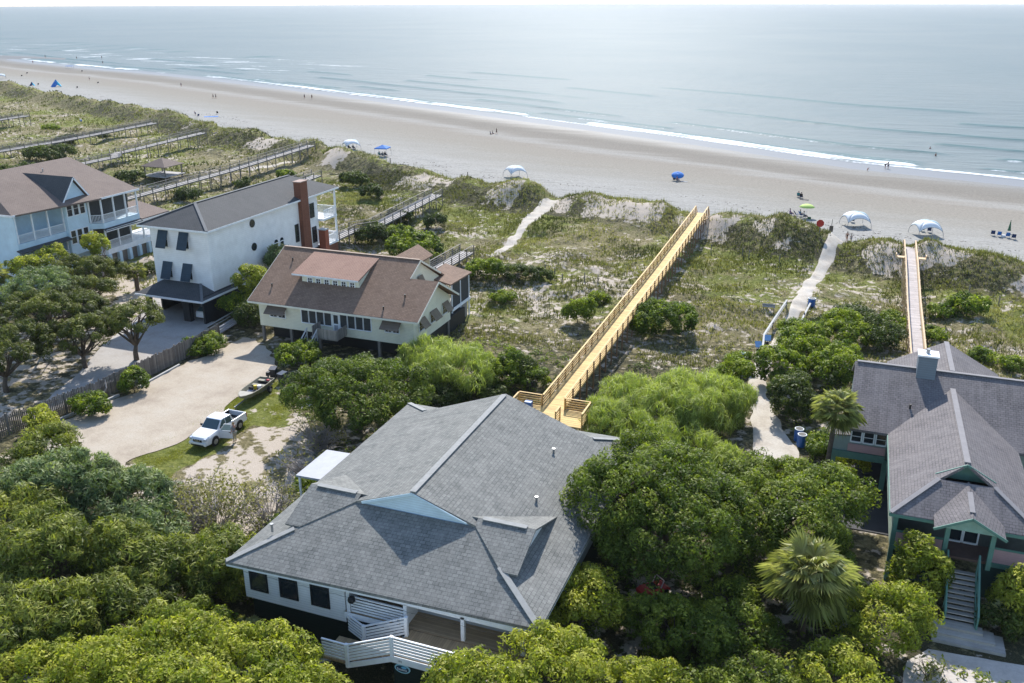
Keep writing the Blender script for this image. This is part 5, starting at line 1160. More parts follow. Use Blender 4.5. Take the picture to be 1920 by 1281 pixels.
o = blades('sea_oats', 60000, (-200, 40, 120, 230), .35, .95, .05, OAT, 5, lambda a, b, r: (np.abs(b-crest(a)+1.0) < 2.8*r+.4) & (fbm(a/5.0, b/5.0, 3) > .43) & ~blocked(a, b), lambda a, b: .55+0*a, .22)
tag(o, 'tall sea oats growing along the crest of the foredune', 'grass')
lx0 = min(p[0] for p in LAWN); lx1 = max(p[0] for p in LAWN); ly0 = min(p[1] for p in LAWN); ly1 = max(p[1] for p in LAWN)
o = blades('lawn_grass', 60000, (lx0, lx1, ly0, ly1), .04, .12, .07, GRL, 6, lambda a, b, r: inpoly(a, b, LAWN) & (fbm(a/1.3, b/1.3, 3) > .40+.25*r) , lambda a, b: .5+1.3*(fbm(a/2.5, b/2.5, 3)-.5), .5, 2)
tag(o, 'mown yellow-green grass strip under the white pickup', 'grass')
# creeping ground cover: little leaf clumps over hollows
rs = np.random.RandomState(11); n = 5200; a = rs.uniform(-100, 36, n); b = rs.uniform(84, 152, n)
ok = (rs.rand(n) < 2.6*(fbm(a/6.0+61, b/6.0+7, 3)-.47)+.02) & (b < crest(a)+1) & ~blocked(a, b); a, b = a[ok], b[ok]
rr = rs.uniform(.22, .6, len(a)); cen = np.stack([a, b, height(a, b)-rr*.15], -1)
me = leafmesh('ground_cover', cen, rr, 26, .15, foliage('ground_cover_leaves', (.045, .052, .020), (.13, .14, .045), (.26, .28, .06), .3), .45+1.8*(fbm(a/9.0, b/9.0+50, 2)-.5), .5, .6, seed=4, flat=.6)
o = bpy.data.objects.new('ground_cover', me); COL.objects.link(o); tag(o, 'low leafy ground cover clumps scattered through the dunes', 'ground cover', kind='stuff')
rs = np.random.RandomState(12); n = 5200; a = rs.uniform(-170, 40, n); d_ = rs.uniform(-11, 1.5, n); b = crest(a)+d_
ok = (rs.rand(n) < .9*(fbm(a/4.0+9, b/4.0, 3)-.12)-.9*(fbm(a/6.5+100, b/13.0+50, 3) > .56)) & ~blocked(a, b); a, b = a[ok], b[ok]
rr = rs.uniform(.3, .8, len(a)); cen = np.stack([a, b, height(a, b)-rr*.2], -1)
me = leafmesh('dune_brush', cen, rr, 30, .19, foliage('dune_brush_leaves', (.040, .045, .022), (.095, .098, .045), (.20, .20, .08), .3), (.40+1.6*(fbm(a/5.0, b/5.0+50, 2)-.5)), .4, .4, seed=5, flat=.7, updir=.4)  # real brush, darkened so the face's shadow is partly in its colour
o = bpy.data.objects.new('dune_brush', me); COL.objects.link(o); tag(o, 'dark brush on the landward face of the foredune', 'brush', kind='stuff')
# leaf litter and undergrowth below the foreground trees
rs = np.random.RandomState(13); n = 9000; a = rs.uniform(-95, 14, n); b = rs.uniform(20, 84, n)
bad = inpoly(a, b, LAWN) | inpoly(a, b, LAWN2) | ((a > -30.5) & (a < -11) & (b > 32) & (b < 57.5)) | ((a > -63.5) & (a < -45) & (b > 45.5)) | ((a > -85) & (a < -62) & (b > 50)) | ((a > 4) & (b > 46)) | ((a > -60) & (a < -38) & (b > 74)) | (polydist(a, b, [(-4.9, 96), (-6, 86), (-4.7, 76), (-2.7, 66), (-1.8, 58)]) < 2.2) | ((a > -24) & (a < -18) & (b > 57)) | ((a < -30.5) & (inpoly(a, b, STRAW))) | ((a > 1.3) & (b > 54)) | (b < 38) & (a > 5)
ok = ~bad & (rs.rand(n) < .25+1.2*(fbm(a/6.0+61, b/6.0+7, 3)-.4)); a, b = a[ok], b[ok]
rr = rs.uniform(.3, .8, len(a)); cen = np.stack([a, b, height(a, b)], -1)
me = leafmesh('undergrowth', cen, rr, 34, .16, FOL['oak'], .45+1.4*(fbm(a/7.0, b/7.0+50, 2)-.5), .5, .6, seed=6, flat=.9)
o = bpy.data.objects.new('undergrowth', me); COL.objects.link(o); tag(o, 'tangled green undergrowth below the foreground trees', 'undergrowth', kind='stuff')

# dark wrack left by the tide and blown plant bits on the dry sand
rs = np.random.RandomState(21); n = 2600; a = rs.uniform(-300, 40, n); ln_ = rs.randint(0, 3, n)
b = crest(a)+6.5+rs.rand(n)*5+ln_*8+2.5*np.sin(a/13.0+ln_*2)+rs.normal(size=n)*.8
ok = (fbm(a/9.0+3, b/3.0, 3) > .5) & (b < waterline(a)-12); a, b = a[ok], b[ok]; rr = rs.uniform(.08, .34, len(a)); cen = np.stack([a, b, height(a, b)+.0], -1)
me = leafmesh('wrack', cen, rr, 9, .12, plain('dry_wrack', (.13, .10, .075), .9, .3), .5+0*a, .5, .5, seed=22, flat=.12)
o = bpy.data.objects.new('wrack', me); COL.objects.link(o); tag(o, 'dark seaweed wrack scattered in streaks on the dry sand', 'seaweed', kind='stuff')
# ================================================================ BOARDWALKS, FENCES, VEHICLES
def boardwalk(name, label, pts, wd, deckm, postm, gap=2.4, group=None, nrail=3, stairs_end=None, rail_h=1.05, railm=None, cross=True):
    t = thing(name, label, 'boardwalk', (pts[0][0], pts[0][1], H1(pts[0][0], pts[0][1])), group=group)
    V = [Vector(p) for p in pts]; railm = railm or postm
    d = MB()
    for p, q in zip(V[:-1], V[1:]):
        s = (q-p).cross(Vector((0, 0, 1))).normalized()*wd/2
        d.slab([p-s, p+s, q+s, q-s], .06)
    d.build('deck', deckm, t)
    j = MB()
    for p, q in zip(V[:-1], V[1:]):
        s = (q-p).cross(Vector((0, 0, 1))).normalized()*(wd/2-.06); dz = Vector((0, 0, .17))
        j.bar(p-s-dz, q-s-dz, .06, .2); j.bar(p+s-dz, q+s-dz, .06, .2)
    j.build('joists', railm, t)
    for sg_ in (-1, 1):
        m = MB()
        for p, q in zip(V[:-1], V[1:]):
            s = (q-p).cross(Vector((0, 0, 1))).normalized()*(wd/2+.02)*sg_
            m.bar(p+s+Vector((0, 0, rail_h)), q+s+Vector((0, 0, rail_h)), .15, .045)
            for k in range(nrail): z = rail_h*(.2+.75*k/nrail)-.02; m.bar(p+s+Vector((0, 0, z)), q+s+Vector((0, 0, z)), .03, .10)
        m.build('railing', railm, t)
    # posts
    L_ = [0]
    for p, q in zip(V[:-1], V[1:]): L_.append(L_[-1]+(q-p).length)
    n = int(L_[-1]/gap)+1; cnt = 0
    for k in range(n+1):
        l = min(k*L_[-1]/n, L_[-1]-1e-3); i = max(j_ for j_ in range(len(V)-1) if L_[j_] <= l); u = (l-L_[i])/(L_[i+1]-L_[i]); c = V[i].lerp(V[i+1], u)
        s = (V[i+1]-V[i]).cross(Vector((0, 0, 1))).normalized()*(wd/2+.11)
        for sg_ in (-1, 1):
            if cnt >= 96: break
            x = c+s*sg_; g = H1(x.x, x.y)-.4; m = MB().box(x.x-.06, x.x+.06, x.y-.06, x.y+.06, g, c.z+rail_h-.03)
            m.build('post', postm, t); cnt += 1
        if cross and c.z-H1(c.x, c.y) > 1.1 and k % 2 == 0:
            a, b = c+s, c-s; g = H1(c.x, c.y)+.1; MB().bar((a.x, a.y, g), (b.x, b.y, c.z-.3), .04, .12).build('brace', postm, t)
    return t
# new yellow boardwalk
YD, YP = MT['newwood'], MT['newpost']; YDK = plain('new_post_shadow_side', (.24, .14, .07), .7, .2)  # posts use a darker pine with their shade painted into the colour
yb_ = boardwalk('boardwalk', 'long new yellow pine boardwalk running from the grey-roofed house to the beach', [(-21.3, 66.6, 1.75), (-21.3, 80, 1.85), (-21.3, 110, 2.25), (-21.35, 137, 2.95), (-21.4, 141.5, 3.05)], 1.85, YD, YDK, 2.25, 'boardwalks to the beach', railm=YP)
m = MB()
for k in range(12): z = 3.05-.27*(k+1); m.box(-22.3, -20.4, 141.5+.33*k, 141.5+.33*(k+1)+.03, z-.05, z)
m.build('beach_stair', YP, yb_)
for a in (-22.35, -20.4): MB().bar((a, 141.5, 4.1), (a, 145.6, 1.0), .05, .14).bar((a, 141.5, 3.7), (a, 145.6, .6), .03, .1).bar((a, 141.5, 3.3), (a, 145.6, .2), .03, .1).bar((a, 145.5, -.8), (a, 145.5, 1.0), .09, .09).build('stair_rail', YP, yb_)
# landing at the house end
MB().box(-24.4, -18.0, 63.6, 66.6, 1.66, 1.75).build('landing', YD, yb_)
def yrail(p, q):
    m = MB(); p, q = Vector(p), Vector(q); n = max(1, round((q-p).length/1.7))
    m.bar(p+Vector((0, 0, 1.05)), q+Vector((0, 0, 1.05)), .14, .045)
    for k in range(4): m.bar(p+Vector((0, 0, .15+.22*k)), q+Vector((0, 0, .15+.22*k)), .03, .11)
    for k in range(n+1): c = p.lerp(q, k/n); m.box(c.x-.05, c.x+.05, c.y-.05, c.y+.05, -.2, p.z+1.03)
    m.build('landing_rail', YP, yb_)
yrail((-24.4, 66.55, 1.75), (-22.35, 66.55, 1.75)); yrail((-20.3, 66.55, 1.75), (-18.05, 66.55, 1.75)); yrail((-18.05, 66.45, 1.75), (-18.05, 64.0, 1.75)); yrail((-24.4, 66.4, 1.75), (-24.4, 63.7, 1.75)); yrail((-20.2, 64.9, 1.75), (-20.2, 63.7, 1.75))
m = MB()
for k in range(6): z = 1.66-.25*(k+1); m.box(-20.1, -18.1, 63.6-.3*(k+1), 63.6-.3*k, z-.05, z)
m.build('house_stair', YP, yb_)
MB().box(-23.6, -23.0, 65.6, 66.1, 1.75, 2.35).build('cooler_box', plain('blue_plastic', (.03, .14, .40), .4, .05), None)
co_ = bpy.data.objects['cooler_box']; tag(co_, 'blue box standing on the yellow landing behind the grey roof', 'cooler')
# narrow boardwalk at the right
PW = planks('bleached_boards', (.48, .43, .41), .14, .6, .2, 1); PR = plain('pale_orange_rail', (.62, .44, .26), .7, .12)
rb2 = boardwalk('boardwalk', 'narrow grey boardwalk with pale orange rails behind the mauve-roofed house', [(8.4, 80.5, .75), (8.4, 93, .62), (8.4, 107, 1.35), (8.42, 121, 2.75), (8.42, 129.5, 3.2)], 1.35, PW, PR, 2.6, 'boardwalks to the beach', nrail=2, rail_h=.95)
MB().box(6.6, 7.7, 122.6, 123.5, 3.3, 3.4).box(6.6, 6.7, 122.6, 123.5, 3.4, 3.8).box(9.15, 10.25, 122.6, 123.5, 3.3, 3.4).box(10.15, 10.25, 122.6, 123.5, 3.4, 3.8).build('bench', PR, rb2)
m = MB(); [m.box(7.75, 9.1, 129.5+.33*k, 129.55+.33*(k+1), 3.15-.27*(k+1), 3.2-.27*(k+1)) for k in range(12)]; m.build('beach_stair', PW, rb2)
for a in (7.7, 9.15): MB().bar((a, 129.5, 4.15), (a, 133.5, .9), .05, .14).build('stair_rail', PR, rb2)
MB().box(5.4, 7.6, 84.0, 86.8, .7, .78).box(5.35, 5.45, 84, 86.8, .78, 1.6).box(5.4, 7.6, 86.7, 86.8, 1.4, 1.55).build('side_deck', YP, rb2)
OD, OP = planks('silver_boards', (.42, .40, .39), .14, .5, .25, 1), MT['oldpost']
G5 = 'boardwalks to the beach'
boardwalk('boardwalk', 'long weathered grey boardwalk starting behind the pale blue house', [(-117.2, 108, 2.2), (-117.2, 150, 2.5), (-117.2, 180, 3.4)], 2.0, OD, OP, 3.2, G5)
boardwalk('boardwalk', 'grey boardwalk with a wider resting deck, second behind the blue house', [(-153.5, 130, 2.0), (-153.5, 158, 2.1), (-155.5, 160, 2.3), (-155.5, 190, 3.2)], 2.2, OD, OP, 3.6, G5)
boardwalk('boardwalk', 'grey boardwalk bending over the dunes in the far left background', [(-186, 150, 1.8), (-184.5, 172, 2.0), (-182, 203, 3.0)], 2.2, OD, OP, 3.8, G5)
boardwalk('boardwalk', 'farthest grey boardwalk with a ruined landing at the left photo edge', [(-232, 168, 2.2), (-232, 206, 2.6)], 2.4, OD, OP, 4.2, G5)
boardwalk('boardwalk', 'grey boardwalk behind the brick chimney rising to the foredune', [(-70.2, 106.5, 1.5), (-70.2, 117, 1.6), (-68.0, 120, 1.7), (-68.0, 143, 2.4)], 1.9, OD, OP, 2.8, G5)
boardwalk('boardwalk', 'short grey boardwalk behind the cream cottage', [(-49.3, 93, 1.5), (-48.9, 112, 1.5)], 1.9, OD, OP, 2.6, G5)
boardwalk('boardwalk', 'short grey boardwalk showing above the charcoal roof', [(-97.5, 137, 2.2), (-97.5, 151, 2.6)], 2.0, OD, OP, 3.2, G5)
# picnic table by the grey boardwalk
pt = thing('picnic_table', 'weathered picnic table beside the grey boardwalk behind the tall white house', 'picnic table', (-71.5, 113.0, 1.55))
MB().box(-72.6, -70.5, 112.6, 113.4, 2.25, 2.32).build('table_top', OD, pt); MB().box(-72.6, -70.5, 112.0, 112.3, 1.95, 2.0).build('bench_seat', OD, pt); MB().box(-72.6, -70.5, 113.7, 114.0, 1.95, 2.0).build('bench_seat', OD, pt)
for a in (-72.3, -70.8): MB().bar((a, 112.2, 1.0), (a, 113.1, 2.25), .08, .08).bar((a, 113.8, 1.0), (a, 112.9, 2.25), .08, .08).build('leg', OP, pt)
# dune shelter
gz_ = thing('dune_shelter', 'small open shelter with a brown hip roof in the dunes behind the houses', 'shelter', (-132, 148, 0))
hz0 = H1(-132, 148)
for tri in (((-135, 145), (-129, 145)), ((-129, 145), (-129, 151)), ((-129, 151), (-135, 151)), ((-135, 151), (-135, 145))):
    MB().slab([(*tri[0], 3.1), (*tri[1], 3.1), (-132, 148, 4.5)], .12).build('roof', SH_BROWN, gz_)
posts(gz_, [(a, b, -.5, 3.05) for a in (-134.5, -129.5) for b in (145.5, 150.5)], .2, 'oldpost')
MB().box(-135, -129, 145, 151, 1.0, 1.15).build('deck', OD, gz_); rail(gz_, (-134.6, 145.4, 1.15), (-129.4, 145.4, 1.15), 1.0, 'three', OP)
# dune fence posts
FP = 'small dark dune fence posts'
m0 = MB().box(-.06, .06, -.06, .06, -.3, 1.15)
fp0 = m0.build('fence_post', MT['oldpost'])
first = True
for (px, py, hint) in ((1022, 512, 'left of the sand hollow'), (1040, 517, 'second of the row beyond the wide dark shrub'), (1054, 530, 'nearest below the row beyond the wide dark shrub'), (1096, 528, 'in the open dune left of the yellow boardwalk'), (1121, 531, 'alone left of the yellow boardwalk'), (1254, 452, 'against the left rail of the yellow boardwalk'), (1310, 472, 'just right of the yellow boardwalk'), (1333, 473, 'second right of the yellow boardwalk'), (1392, 480, 'in the middle of the right dune hollow'), (1404, 484, 'next to the one in the middle of the right dune hollow'), (1461, 492, 'left of the upper sand path'), (1816, 552, 'behind the round bright shrub'), (1872, 572, 'above the white sand patch at the right'), (1600, 620, 'beside the low dark shrub of the right boardwalk')):
    p = at(px, py); lab = 'dark dune fence post ' + hint
    if first: fp0.location = p; o = fp0; first = False
    else: o = fp0.copy(); COL.objects.link(o); o.location = p
    tag(o, lab, 'fence post', FP)
# wooden fence
wf = thing('wooden_fence', 'weathered grey board fence between the concrete driveway and the gravel lot', 'fence', (-61.8, 58, 0))
fl = [(-64.9, 44), (-63.0, 51.5), (-61.9, 56.5), (-61.6, 62), (-61.4, 67), (-61.2, 71.5), (-61.6, 74.3)]
fpan = []
for (x1, y1), (x2, y2) in zip(fl[:-1], fl[1:]):
    n = max(1, round(math.hypot(x2-x1, y2-y1)/2.4))
    for k in range(n): fpan.append(((x1+(x2-x1)*k/n, y1+(y2-y1)*k/n), (x1+(x2-x1)*(k+1)/n, y1+(y2-y1)*(k+1)/n)))
FW = planks('fence_boards', (.25, .215, .185), .145, .35, .45, 0)
rs = np.random.RandomState(4)
for (x1, y1), (x2, y2) in fpan:
    m = MB(); n = 16
    for k in range(n):
        t0, t1 = k/n, (k+.9)/n; hh = 1.85+.07*rs.normal(); m.bar((x1+(x2-x1)*(t0+t1)/2, y1+(y2-y1)*(t0+t1)/2, 0), (x1+(x2-x1)*(t0+t1)/2, y1+(y2-y1)*(t0+t1)/2, hh), .025 if abs(x2-x1) < abs(y2-y1) else .135, .135 if abs(x2-x1) < abs(y2-y1) else .025, (0, 1, 0))
    m.bar((x1, y1, .5), (x2, y2, .5), .06, .09); m.bar((x1, y1, 1.5), (x2, y2, 1.5), .06, .09); m.build('panel', FW, wf)
    MB().box(x1-.07, x1+.07, y1-.07, y1+.07, 0, 1.95).build('post', MT['oldpost'], wf)
# little ramp by the black wall
rp = thing('wooden_ramp', 'low pale wooden ramp with rails along the black carport wall', 'ramp', (-63, 80, 0))
MB().slab([(-64.0, 75.2, .12), (-62.6, 75.2, .12), (-62.6, 88, .9), (-64.0, 88, .9)], .1).build('deck', PW, rp)
for a in (-64.0, -62.6): MB().bar((a, 75.2, .8), (a, 88, 1.6), .08, .08).bar((a, 75.2, .45), (a, 88, 1.25), .05, .08).build('handrail', GW, rp)
# edging beams of the gravel lot
eg = [((-60.6, 66.5, .1), (-60.4, 60.5, .1)), ((-60.8, 58.5, .1), (-62.0, 51.8, .1))]
for k, (p, q) in enumerate(eg):
    o = MB().bar(p, q, .18, .2).build('edging_beam', GW); tag(o, ('timber edging of the gravel lot beside the upper fence shrubs', 'timber edging of the gravel lot near the round lime green bush')[k], 'edging')
o = MB().tube([(-60.5, 56.2, 0), (-60.8, 56.6, .9), (-60.5, 56.9, 1.5), (-60.9, 57.3, 2.1)], [.12, .10, .07, .03], 7).build('dead_trunk', MT['greybark']); tag(o, 'bare white dead trunk leaning on the wooden fence', 'dead tree')
# handrails of the sand path
hr = thing('path_handrail', 'bleached wooden handrail bending along the left side of the sand path', 'handrail', (-6, 95, 0))
hp = [(-6.25, 88.0), (-6.6, 93.5), (-6.2, 99.0), (-5.3, 105.5)]
for k, ((x1, y1), (x2, y2)) in enumerate(zip(hp[:-1], hp[1:])): z1, z2 = H1(x1, y1), H1(x2, y2); MB().bar((x1, y1, z1+1.0), (x2, y2, z2+1.0), .2, .06).bar((x1, y1, z1+.55), (x2, y2, z2+.55), .05, .14).build('rail', GW, hr)
for (x, y) in hp: z = H1(x, y); MB().box(x-.07, x+.07, y-.07, y+.07, z-.3, z+1.02).build('post', MT['oldpost'], hr)
hr = thing('path_handrail', 'short bleached handrail on the right side of the sand path', 'handrail', (-3.2, 103, 0))
MB().bar((-3.5, 98.5, H1(-3.5, 98.5)+.8), (-2.7, 107.5, H1(-2.7, 107.5)+.8), .2, .06).build('rail', GW, hr)
for (x, y) in ((-3.5, 98.6), (-3.1, 103), (-2.7, 107.4)): z = H1(x, y); MB().box(x-.07, x+.07, y-.07, y+.07, z-.3, z+.82).build('post', MT['oldpost'], hr)
p = at(1440, 580); bn = thing('bench', 'small weathered bench left of the upper sand path', 'bench', p)
bn.scale = (.7,)*3; MB().box(-1.0, 1.1, -.2, .2, .42, .48).build('seat', OD, bn, False); MB().box(-1.0, 1.1, .2, .25, .5, .9).build('backrest', OD, bn, False)
for x in (-.8, .9): MB().box(x-.05, x+.05, -.15, .15, -.1, .42).build('leg', OP, bn, False)
# solar lamp posts
for (px, py, h, lab, rz) in ((1418, 688, 2.2, 'dark post with box and small blue solar panel left of the path', .3), (1436, 668, 1.8, 'post with larger blue solar panel beside the path handrail', .1)):
    p = at(px, py); t = thing('solar_lamp', lab, 'lamp', p, rz, 'solar lamp posts at the path')
    MB().tube([(0, 0, -.2), (0, 0, h)], .045, 8).build('pole', MT['oldpost'], t, False); MB().slab([(-.32, -.3, h+.02), (.32, -.3, h+.02), (.32, .34, h+.42), (-.32, .34, h+.42)], .04).build('solar_panel', plain('solar_blue', (.10, .22, .42), .25, .1), t, False)
    MB().box(-.15, .15, -.12, .12, h-.55, h-.2).build('battery_box', MT['dark'], t, False)
p = at(1391, 690); t = thing('wash_station', 'dark post with a pale green rounded lid among the bright shrubs', 'wash station', p)
MB().box(-.25, .25, -.2, .2, -.1, 1.5).build('box', MT['oldpost'], t, False); MB().sphere((0, 0, 1.55), .42, 12, 6, (1, .8, .35)).build('lid', plain('pale_green_lid', (.50, .62, .58), .5, .08), t, False)
BLUE = plain('blue_plastic_barrel', (.012, .10, .33), .4, .12)
def barrel(p, lab, h=1.05, r=.36):
    t = thing('barrel', lab, 'barrel', p, group='blue waste barrels at the sand path')
    m = MB(); m.tube([(0, 0, 0), (0, 0, .06), (0, 0, h*.33), (0, 0, h*.36), (0, 0, h*.39), (0, 0, h*.66), (0, 0, h*.7), (0, 0, h*.73), (0, 0, h)], [r*.92, r, r, r*1.05, r, r, r*1.05, r, r], 18); m.build('body', BLUE, t, False, smooth=False)
    MB().tube([(0, 0, h), (0, 0, h+.05)], r*1.04, 18).build('rim', plain('barrel_rim', (.6, .66, .7), .5, .05), t, False); MB().disc((0, 0, h+.053), r*.86, (0, 0, 1), .01, 18).build('opening', MT['dark'], t, False); return t
barrel((-1.15, 70.2, H1(-1.15, 70.2)), 'blue barrel with pale rim nearest the camera at the sand path'); barrel((-1.45, 71.2, H1(-1.45, 71.2)), 'blue barrel standing behind the other at the shaded path edge')
barrel((*at(1521, 574)[:2], at(1521, 574)[2]), 'light blue can with white foot beside the upper sand path', .95, .42)
# signs at the beach access
def octo(r, y): return [(r*math.cos(math.pi/8+k*math.pi/4), y, r*math.sin(math.pi/8+k*math.pi/4)) for k in range(8)]
p = (-3.35, 133.5, H1(-3.35, 133.5)); t = thing('warning_sign', 'red octagonal sign on the dune left of the beach access', 'sign', p)
MB().tube([(0, .05, -.3), (0, .05, 1.7)], .05, 7).build('pole', MT['oldpost'], t, False)
o = MB().loft([[(x, y_, z+1.55) for x, y_, z in octo(.55, yy)] for yy in (-.02, .01)]).build('sign_face', plain('sign_red', (.45, .03, .02), .5, .1), t, False)
p = (-1.9, 140.6, H1(-1.9, 140.6)); t = thing('beach_post', 'leaning dark post with hanging box at the beach access', 'post', p)
MB().tube([(-.2, 0, -.3), (0, 0, 2.6), (.05, 0, 4.4)], [.07, .06, .04], 7).build('pole', MT['oldpost'], t, False); MB().box(-.28, .28, -.18, .18, 2.5, 3.4).build('box', plain('dark_box', (.08, .07, .07), .6), t, False)

# ---------------------------------------------------------------- vehicles
WP = plain('white_car_paint', (.76, .78, .80), .22, .03, spec=.6); CG = glassy('car_glass', (.05, .09, .10), .05); RIM = plain('alloy_rim', (.42, .42, .43), .35, .1, metal=.7)
BLK = plain('black_trim', (.02, .02, .022), .55, .1)
def wheel(root, x, y, z, r, wd):
    n = 20
    t = MB().loft([[(x+dx, y+rr*math.cos(2*math.pi*k/n), z+rr*math.sin(2*math.pi*k/n)) for k in range(n)] for dx, rr in ((-wd/2, r*.8), (-wd/2, r*.95), (-wd/2*.7, r), (wd/2*.7, r), (wd/2, r*.95), (wd/2, r*.8))]).build('wheel', MT['rubber'], root, False)
    m = MB(); s_ = 1 if x > 0 else -1
    m.disc((x+s_*wd*.5, y, z), r*.62, (1, 0, 0), .03, 20)
    for k in range(6): a = k*math.pi/3; m.bar((x+s_*(wd*.5+.02), y, z), (x+s_*(wd*.5+.02), y+r*.55*math.cos(a), z+r*.55*math.sin(a)), .05, .05)
    m.build('rim', RIM, t, False); return t
def ring(y, w_, z0, zb, zt, wt): # car section: bottom z0, belt zb (full width), top zt with width wt
    return [(-w_*.94, y, z0), (-w_, y, z0+.12), (-w_, y, zb-.08), (-wt, y, zt), (wt, y, zt), (w_, y, zb-.08), (w_, y, z0+.12), (w_*.94, y, z0)]
def pickup(label, loc, rz):
    t = thing('pickup_truck', label, 'pickup truck', loc, rz)
    W_ = .92
    # local +y is forward; hull, then cab, bed walls
    m = MB().loft([ring(2.62, .70, .42, .80, .84, .62), ring(2.5, .86, .34, .92, .98, .74), ring(2.2, .91, .32, .98, 1.06, .80), ring(1.6, W_, .34, 1.02, 1.12, .82), ring(1.02, W_, .36, 1.06, 1.17, .84), ring(.95, W_, .36, 1.10, 1.16, .88), ring(-.92, W_, .38, 1.12, 1.18, .88)])
    m.build('body', WP, t, False, bevel=.02)
    m = MB().loft([[(-.84, 1.12, 1.12), (-.72, .42, 1.76), (.72, .42, 1.76), (.84, 1.12, 1.12)], [(-.86, -.02, 1.12), (-.72, -.02, 1.80), (.72, -.02, 1.80), (.86, -.02, 1.12)], [(-.86, -.92, 1.12), (-.74, -.78, 1.74), (.74, -.78, 1.74), (.86, -.92, 1.12)]])
    m.build('cab', WP, t, False, bevel=.03)
    MB().face([(-.76, 1.105, 1.17), (.76, 1.105, 1.17), (.66, .50, 1.73), (-.66, .50, 1.73)]).wall([(-.76, 1.125, 1.17), (.76, 1.125, 1.17), (.66, .52, 1.73), (-.66, .52, 1.73)], .01, (0, 1, .8)).build('windshield', CG, t, False)
    MB().wall([(-.72, -.93, 1.2), (.72, -.93, 1.2), (.64, -.83, 1.66), (-.64, -.83, 1.66)], .01, (0, -1, 0)).build('rear_window', CG, t, False)
    for s_ in (-1, 1):
        # facing side windows (local +x)
        MB().wall([(s_*.868, .86, 1.2), (s_*.868, .08, 1.2), (s_*.765, .06, 1.70), (s_*.765, .38, 1.70)], .01, (s_, 0, 0)).build('side_window', CG, t, False)
        MB().wall([(s_*.872, -.02, 1.2), (s_*.872, -.74, 1.2), (s_*.775, -.66, 1.68), (s_*.765, -.02, 1.70)], .01, (s_, 0, 0)).build('side_window', CG, t, False)
        MB().box(s_*.93, s_*1.12, .72, .82, 1.12, 1.3).build('mirror', BLK, t, False)
        MB().loft([ring(2.60-.0, .12, .76, .93, .95, .10)[:], ring(2.40, .13, .80, .99, 1.0, .11)]).build('headlight', plain('headlight_lens', (.55, .60, .68), .12, .05), t, False).location = (s_*.70, .04, 0)
        MB().box(s_*.86, s_*.93, -2.66, -2.6, .72, 1.08).build('tail_light', plain('tail_red', (.35, .02, .02), .3, .05), t, False)
        # wheel arches
        for y in (1.62, -1.6): MB().disc((s_*.915, y, .40), .46, (1, 0, 0), .03, 24).build('wheel_arch', BLK, t, False); wheel(t, s_*.84, y, .37, .37, .24)
        # bed side
        MB().box(s_*.80, s_*.915, -2.62, -.95, .42, 1.18).build('bed_side', WP, t, False, bevel=.03)
    MB().box(-.80, .80, -2.62, -2.52, .5, 1.16).build('tailgate', WP, t, False, bevel=.02)
    MB().box(-.80, .80, -2.52, -.95, .5, .72).build('bed_liner', BLK, t, False); MB().box(-.795, .795, -1.0, -.955, .72, 1.13).build('bed_liner', BLK, t, False)
    for s_ in (-1, 1): MB().box(s_*.77, s_*.799, -2.52, -1.0, .72, 1.14).build('bed_liner', BLK, t, False)
    MB().box(-.84, .84, 2.62, 2.74, .36, .62).build('front_bumper', WP, t, False, bevel=.04); MB().box(-.62, .62, 2.735, 2.755, .34, .46).build('lower_grille', BLK, t, False)
    MB().box(-.84, .84, -2.78, -2.64, .42, .58).build('rear_bumper', plain('chrome', (.5, .5, .52), .25, .05, metal=.8), t, False)
    g_ = MB().box(-.42, .42, 2.655, 2.68, .66, .86).build('grille', BLK, t, False); MB().bar((-.30, 2.69, .86), (-.12, 2.69, .68), .03, .05).bar((.30, 2.69, .86), (.12, 2.69, .68), .03, .05).bar((-.13, 2.69, .68), (.13, 2.69, .68), .03, .05).disc((0, 2.70, .77), .07, (0, 1, 0), .02, 14).build('badge_bars', RIM, g_, False)
    return t
tk = pickup('white pickup truck parked on the grass strip with its driver door open', (-46.95, 55.0, 0.03), math.pi)
# open driver door (viewer's right of the truck = local -x side after the half turn)
def door(tk, s_):
    h = Vector((s_*.93, 1.02, 0)); d = Vector((s_*.93, -.25, 0)).normalized()*1.08; n = Vector((-d.y, d.x, 0)).normalized()*.03
    def P(u, z): q = h+d*u; return Vector((q.x, q.y, z))
    def pn(pts, nm, mt, off=0, par=None, th=1): 
        return MB().loft([[p+n*(off-th) for p in pts], [p+n*(off+th) for p in pts]]).build(nm, mt, par or tk, False)
    o = pn([P(0, .42), P(1, .42), P(1, 1.12), P(0, 1.10)], 'door', WP)
    pn([P(.1, 1.12), P(.97, 1.13), P(.93, 1.66), P(.5, 1.68)], 'door_window', plain('door_glass', (.32, .42, .42), .15, .05), 0, o, .3)
    pn([P(0, 1.09), P(.07, 1.09), P(.5, 1.70), P(.44, 1.72)], 'window_frame', WP, 0, o, .8); pn([P(.96, 1.1), P(1.02, 1.1), P(.98, 1.70), P(.92, 1.70)], 'window_frame', WP, 0, o, .8); pn([P(.46, 1.67), P(.97, 1.66), P(.97, 1.72), P(.46, 1.73)], 'window_frame', WP, 0, o, .8)
    pn([P(.75, .95), P(.93, .95), P(.93, 1.0), P(.75, 1.0)], 'handle', BLK, 1.4, o, .5); pn([P(.75, .95), P(.93, .95), P(.93, 1.0), P(.75, 1.0)], 'handle', BLK, -1.4, o, .5)
door(tk, -1)
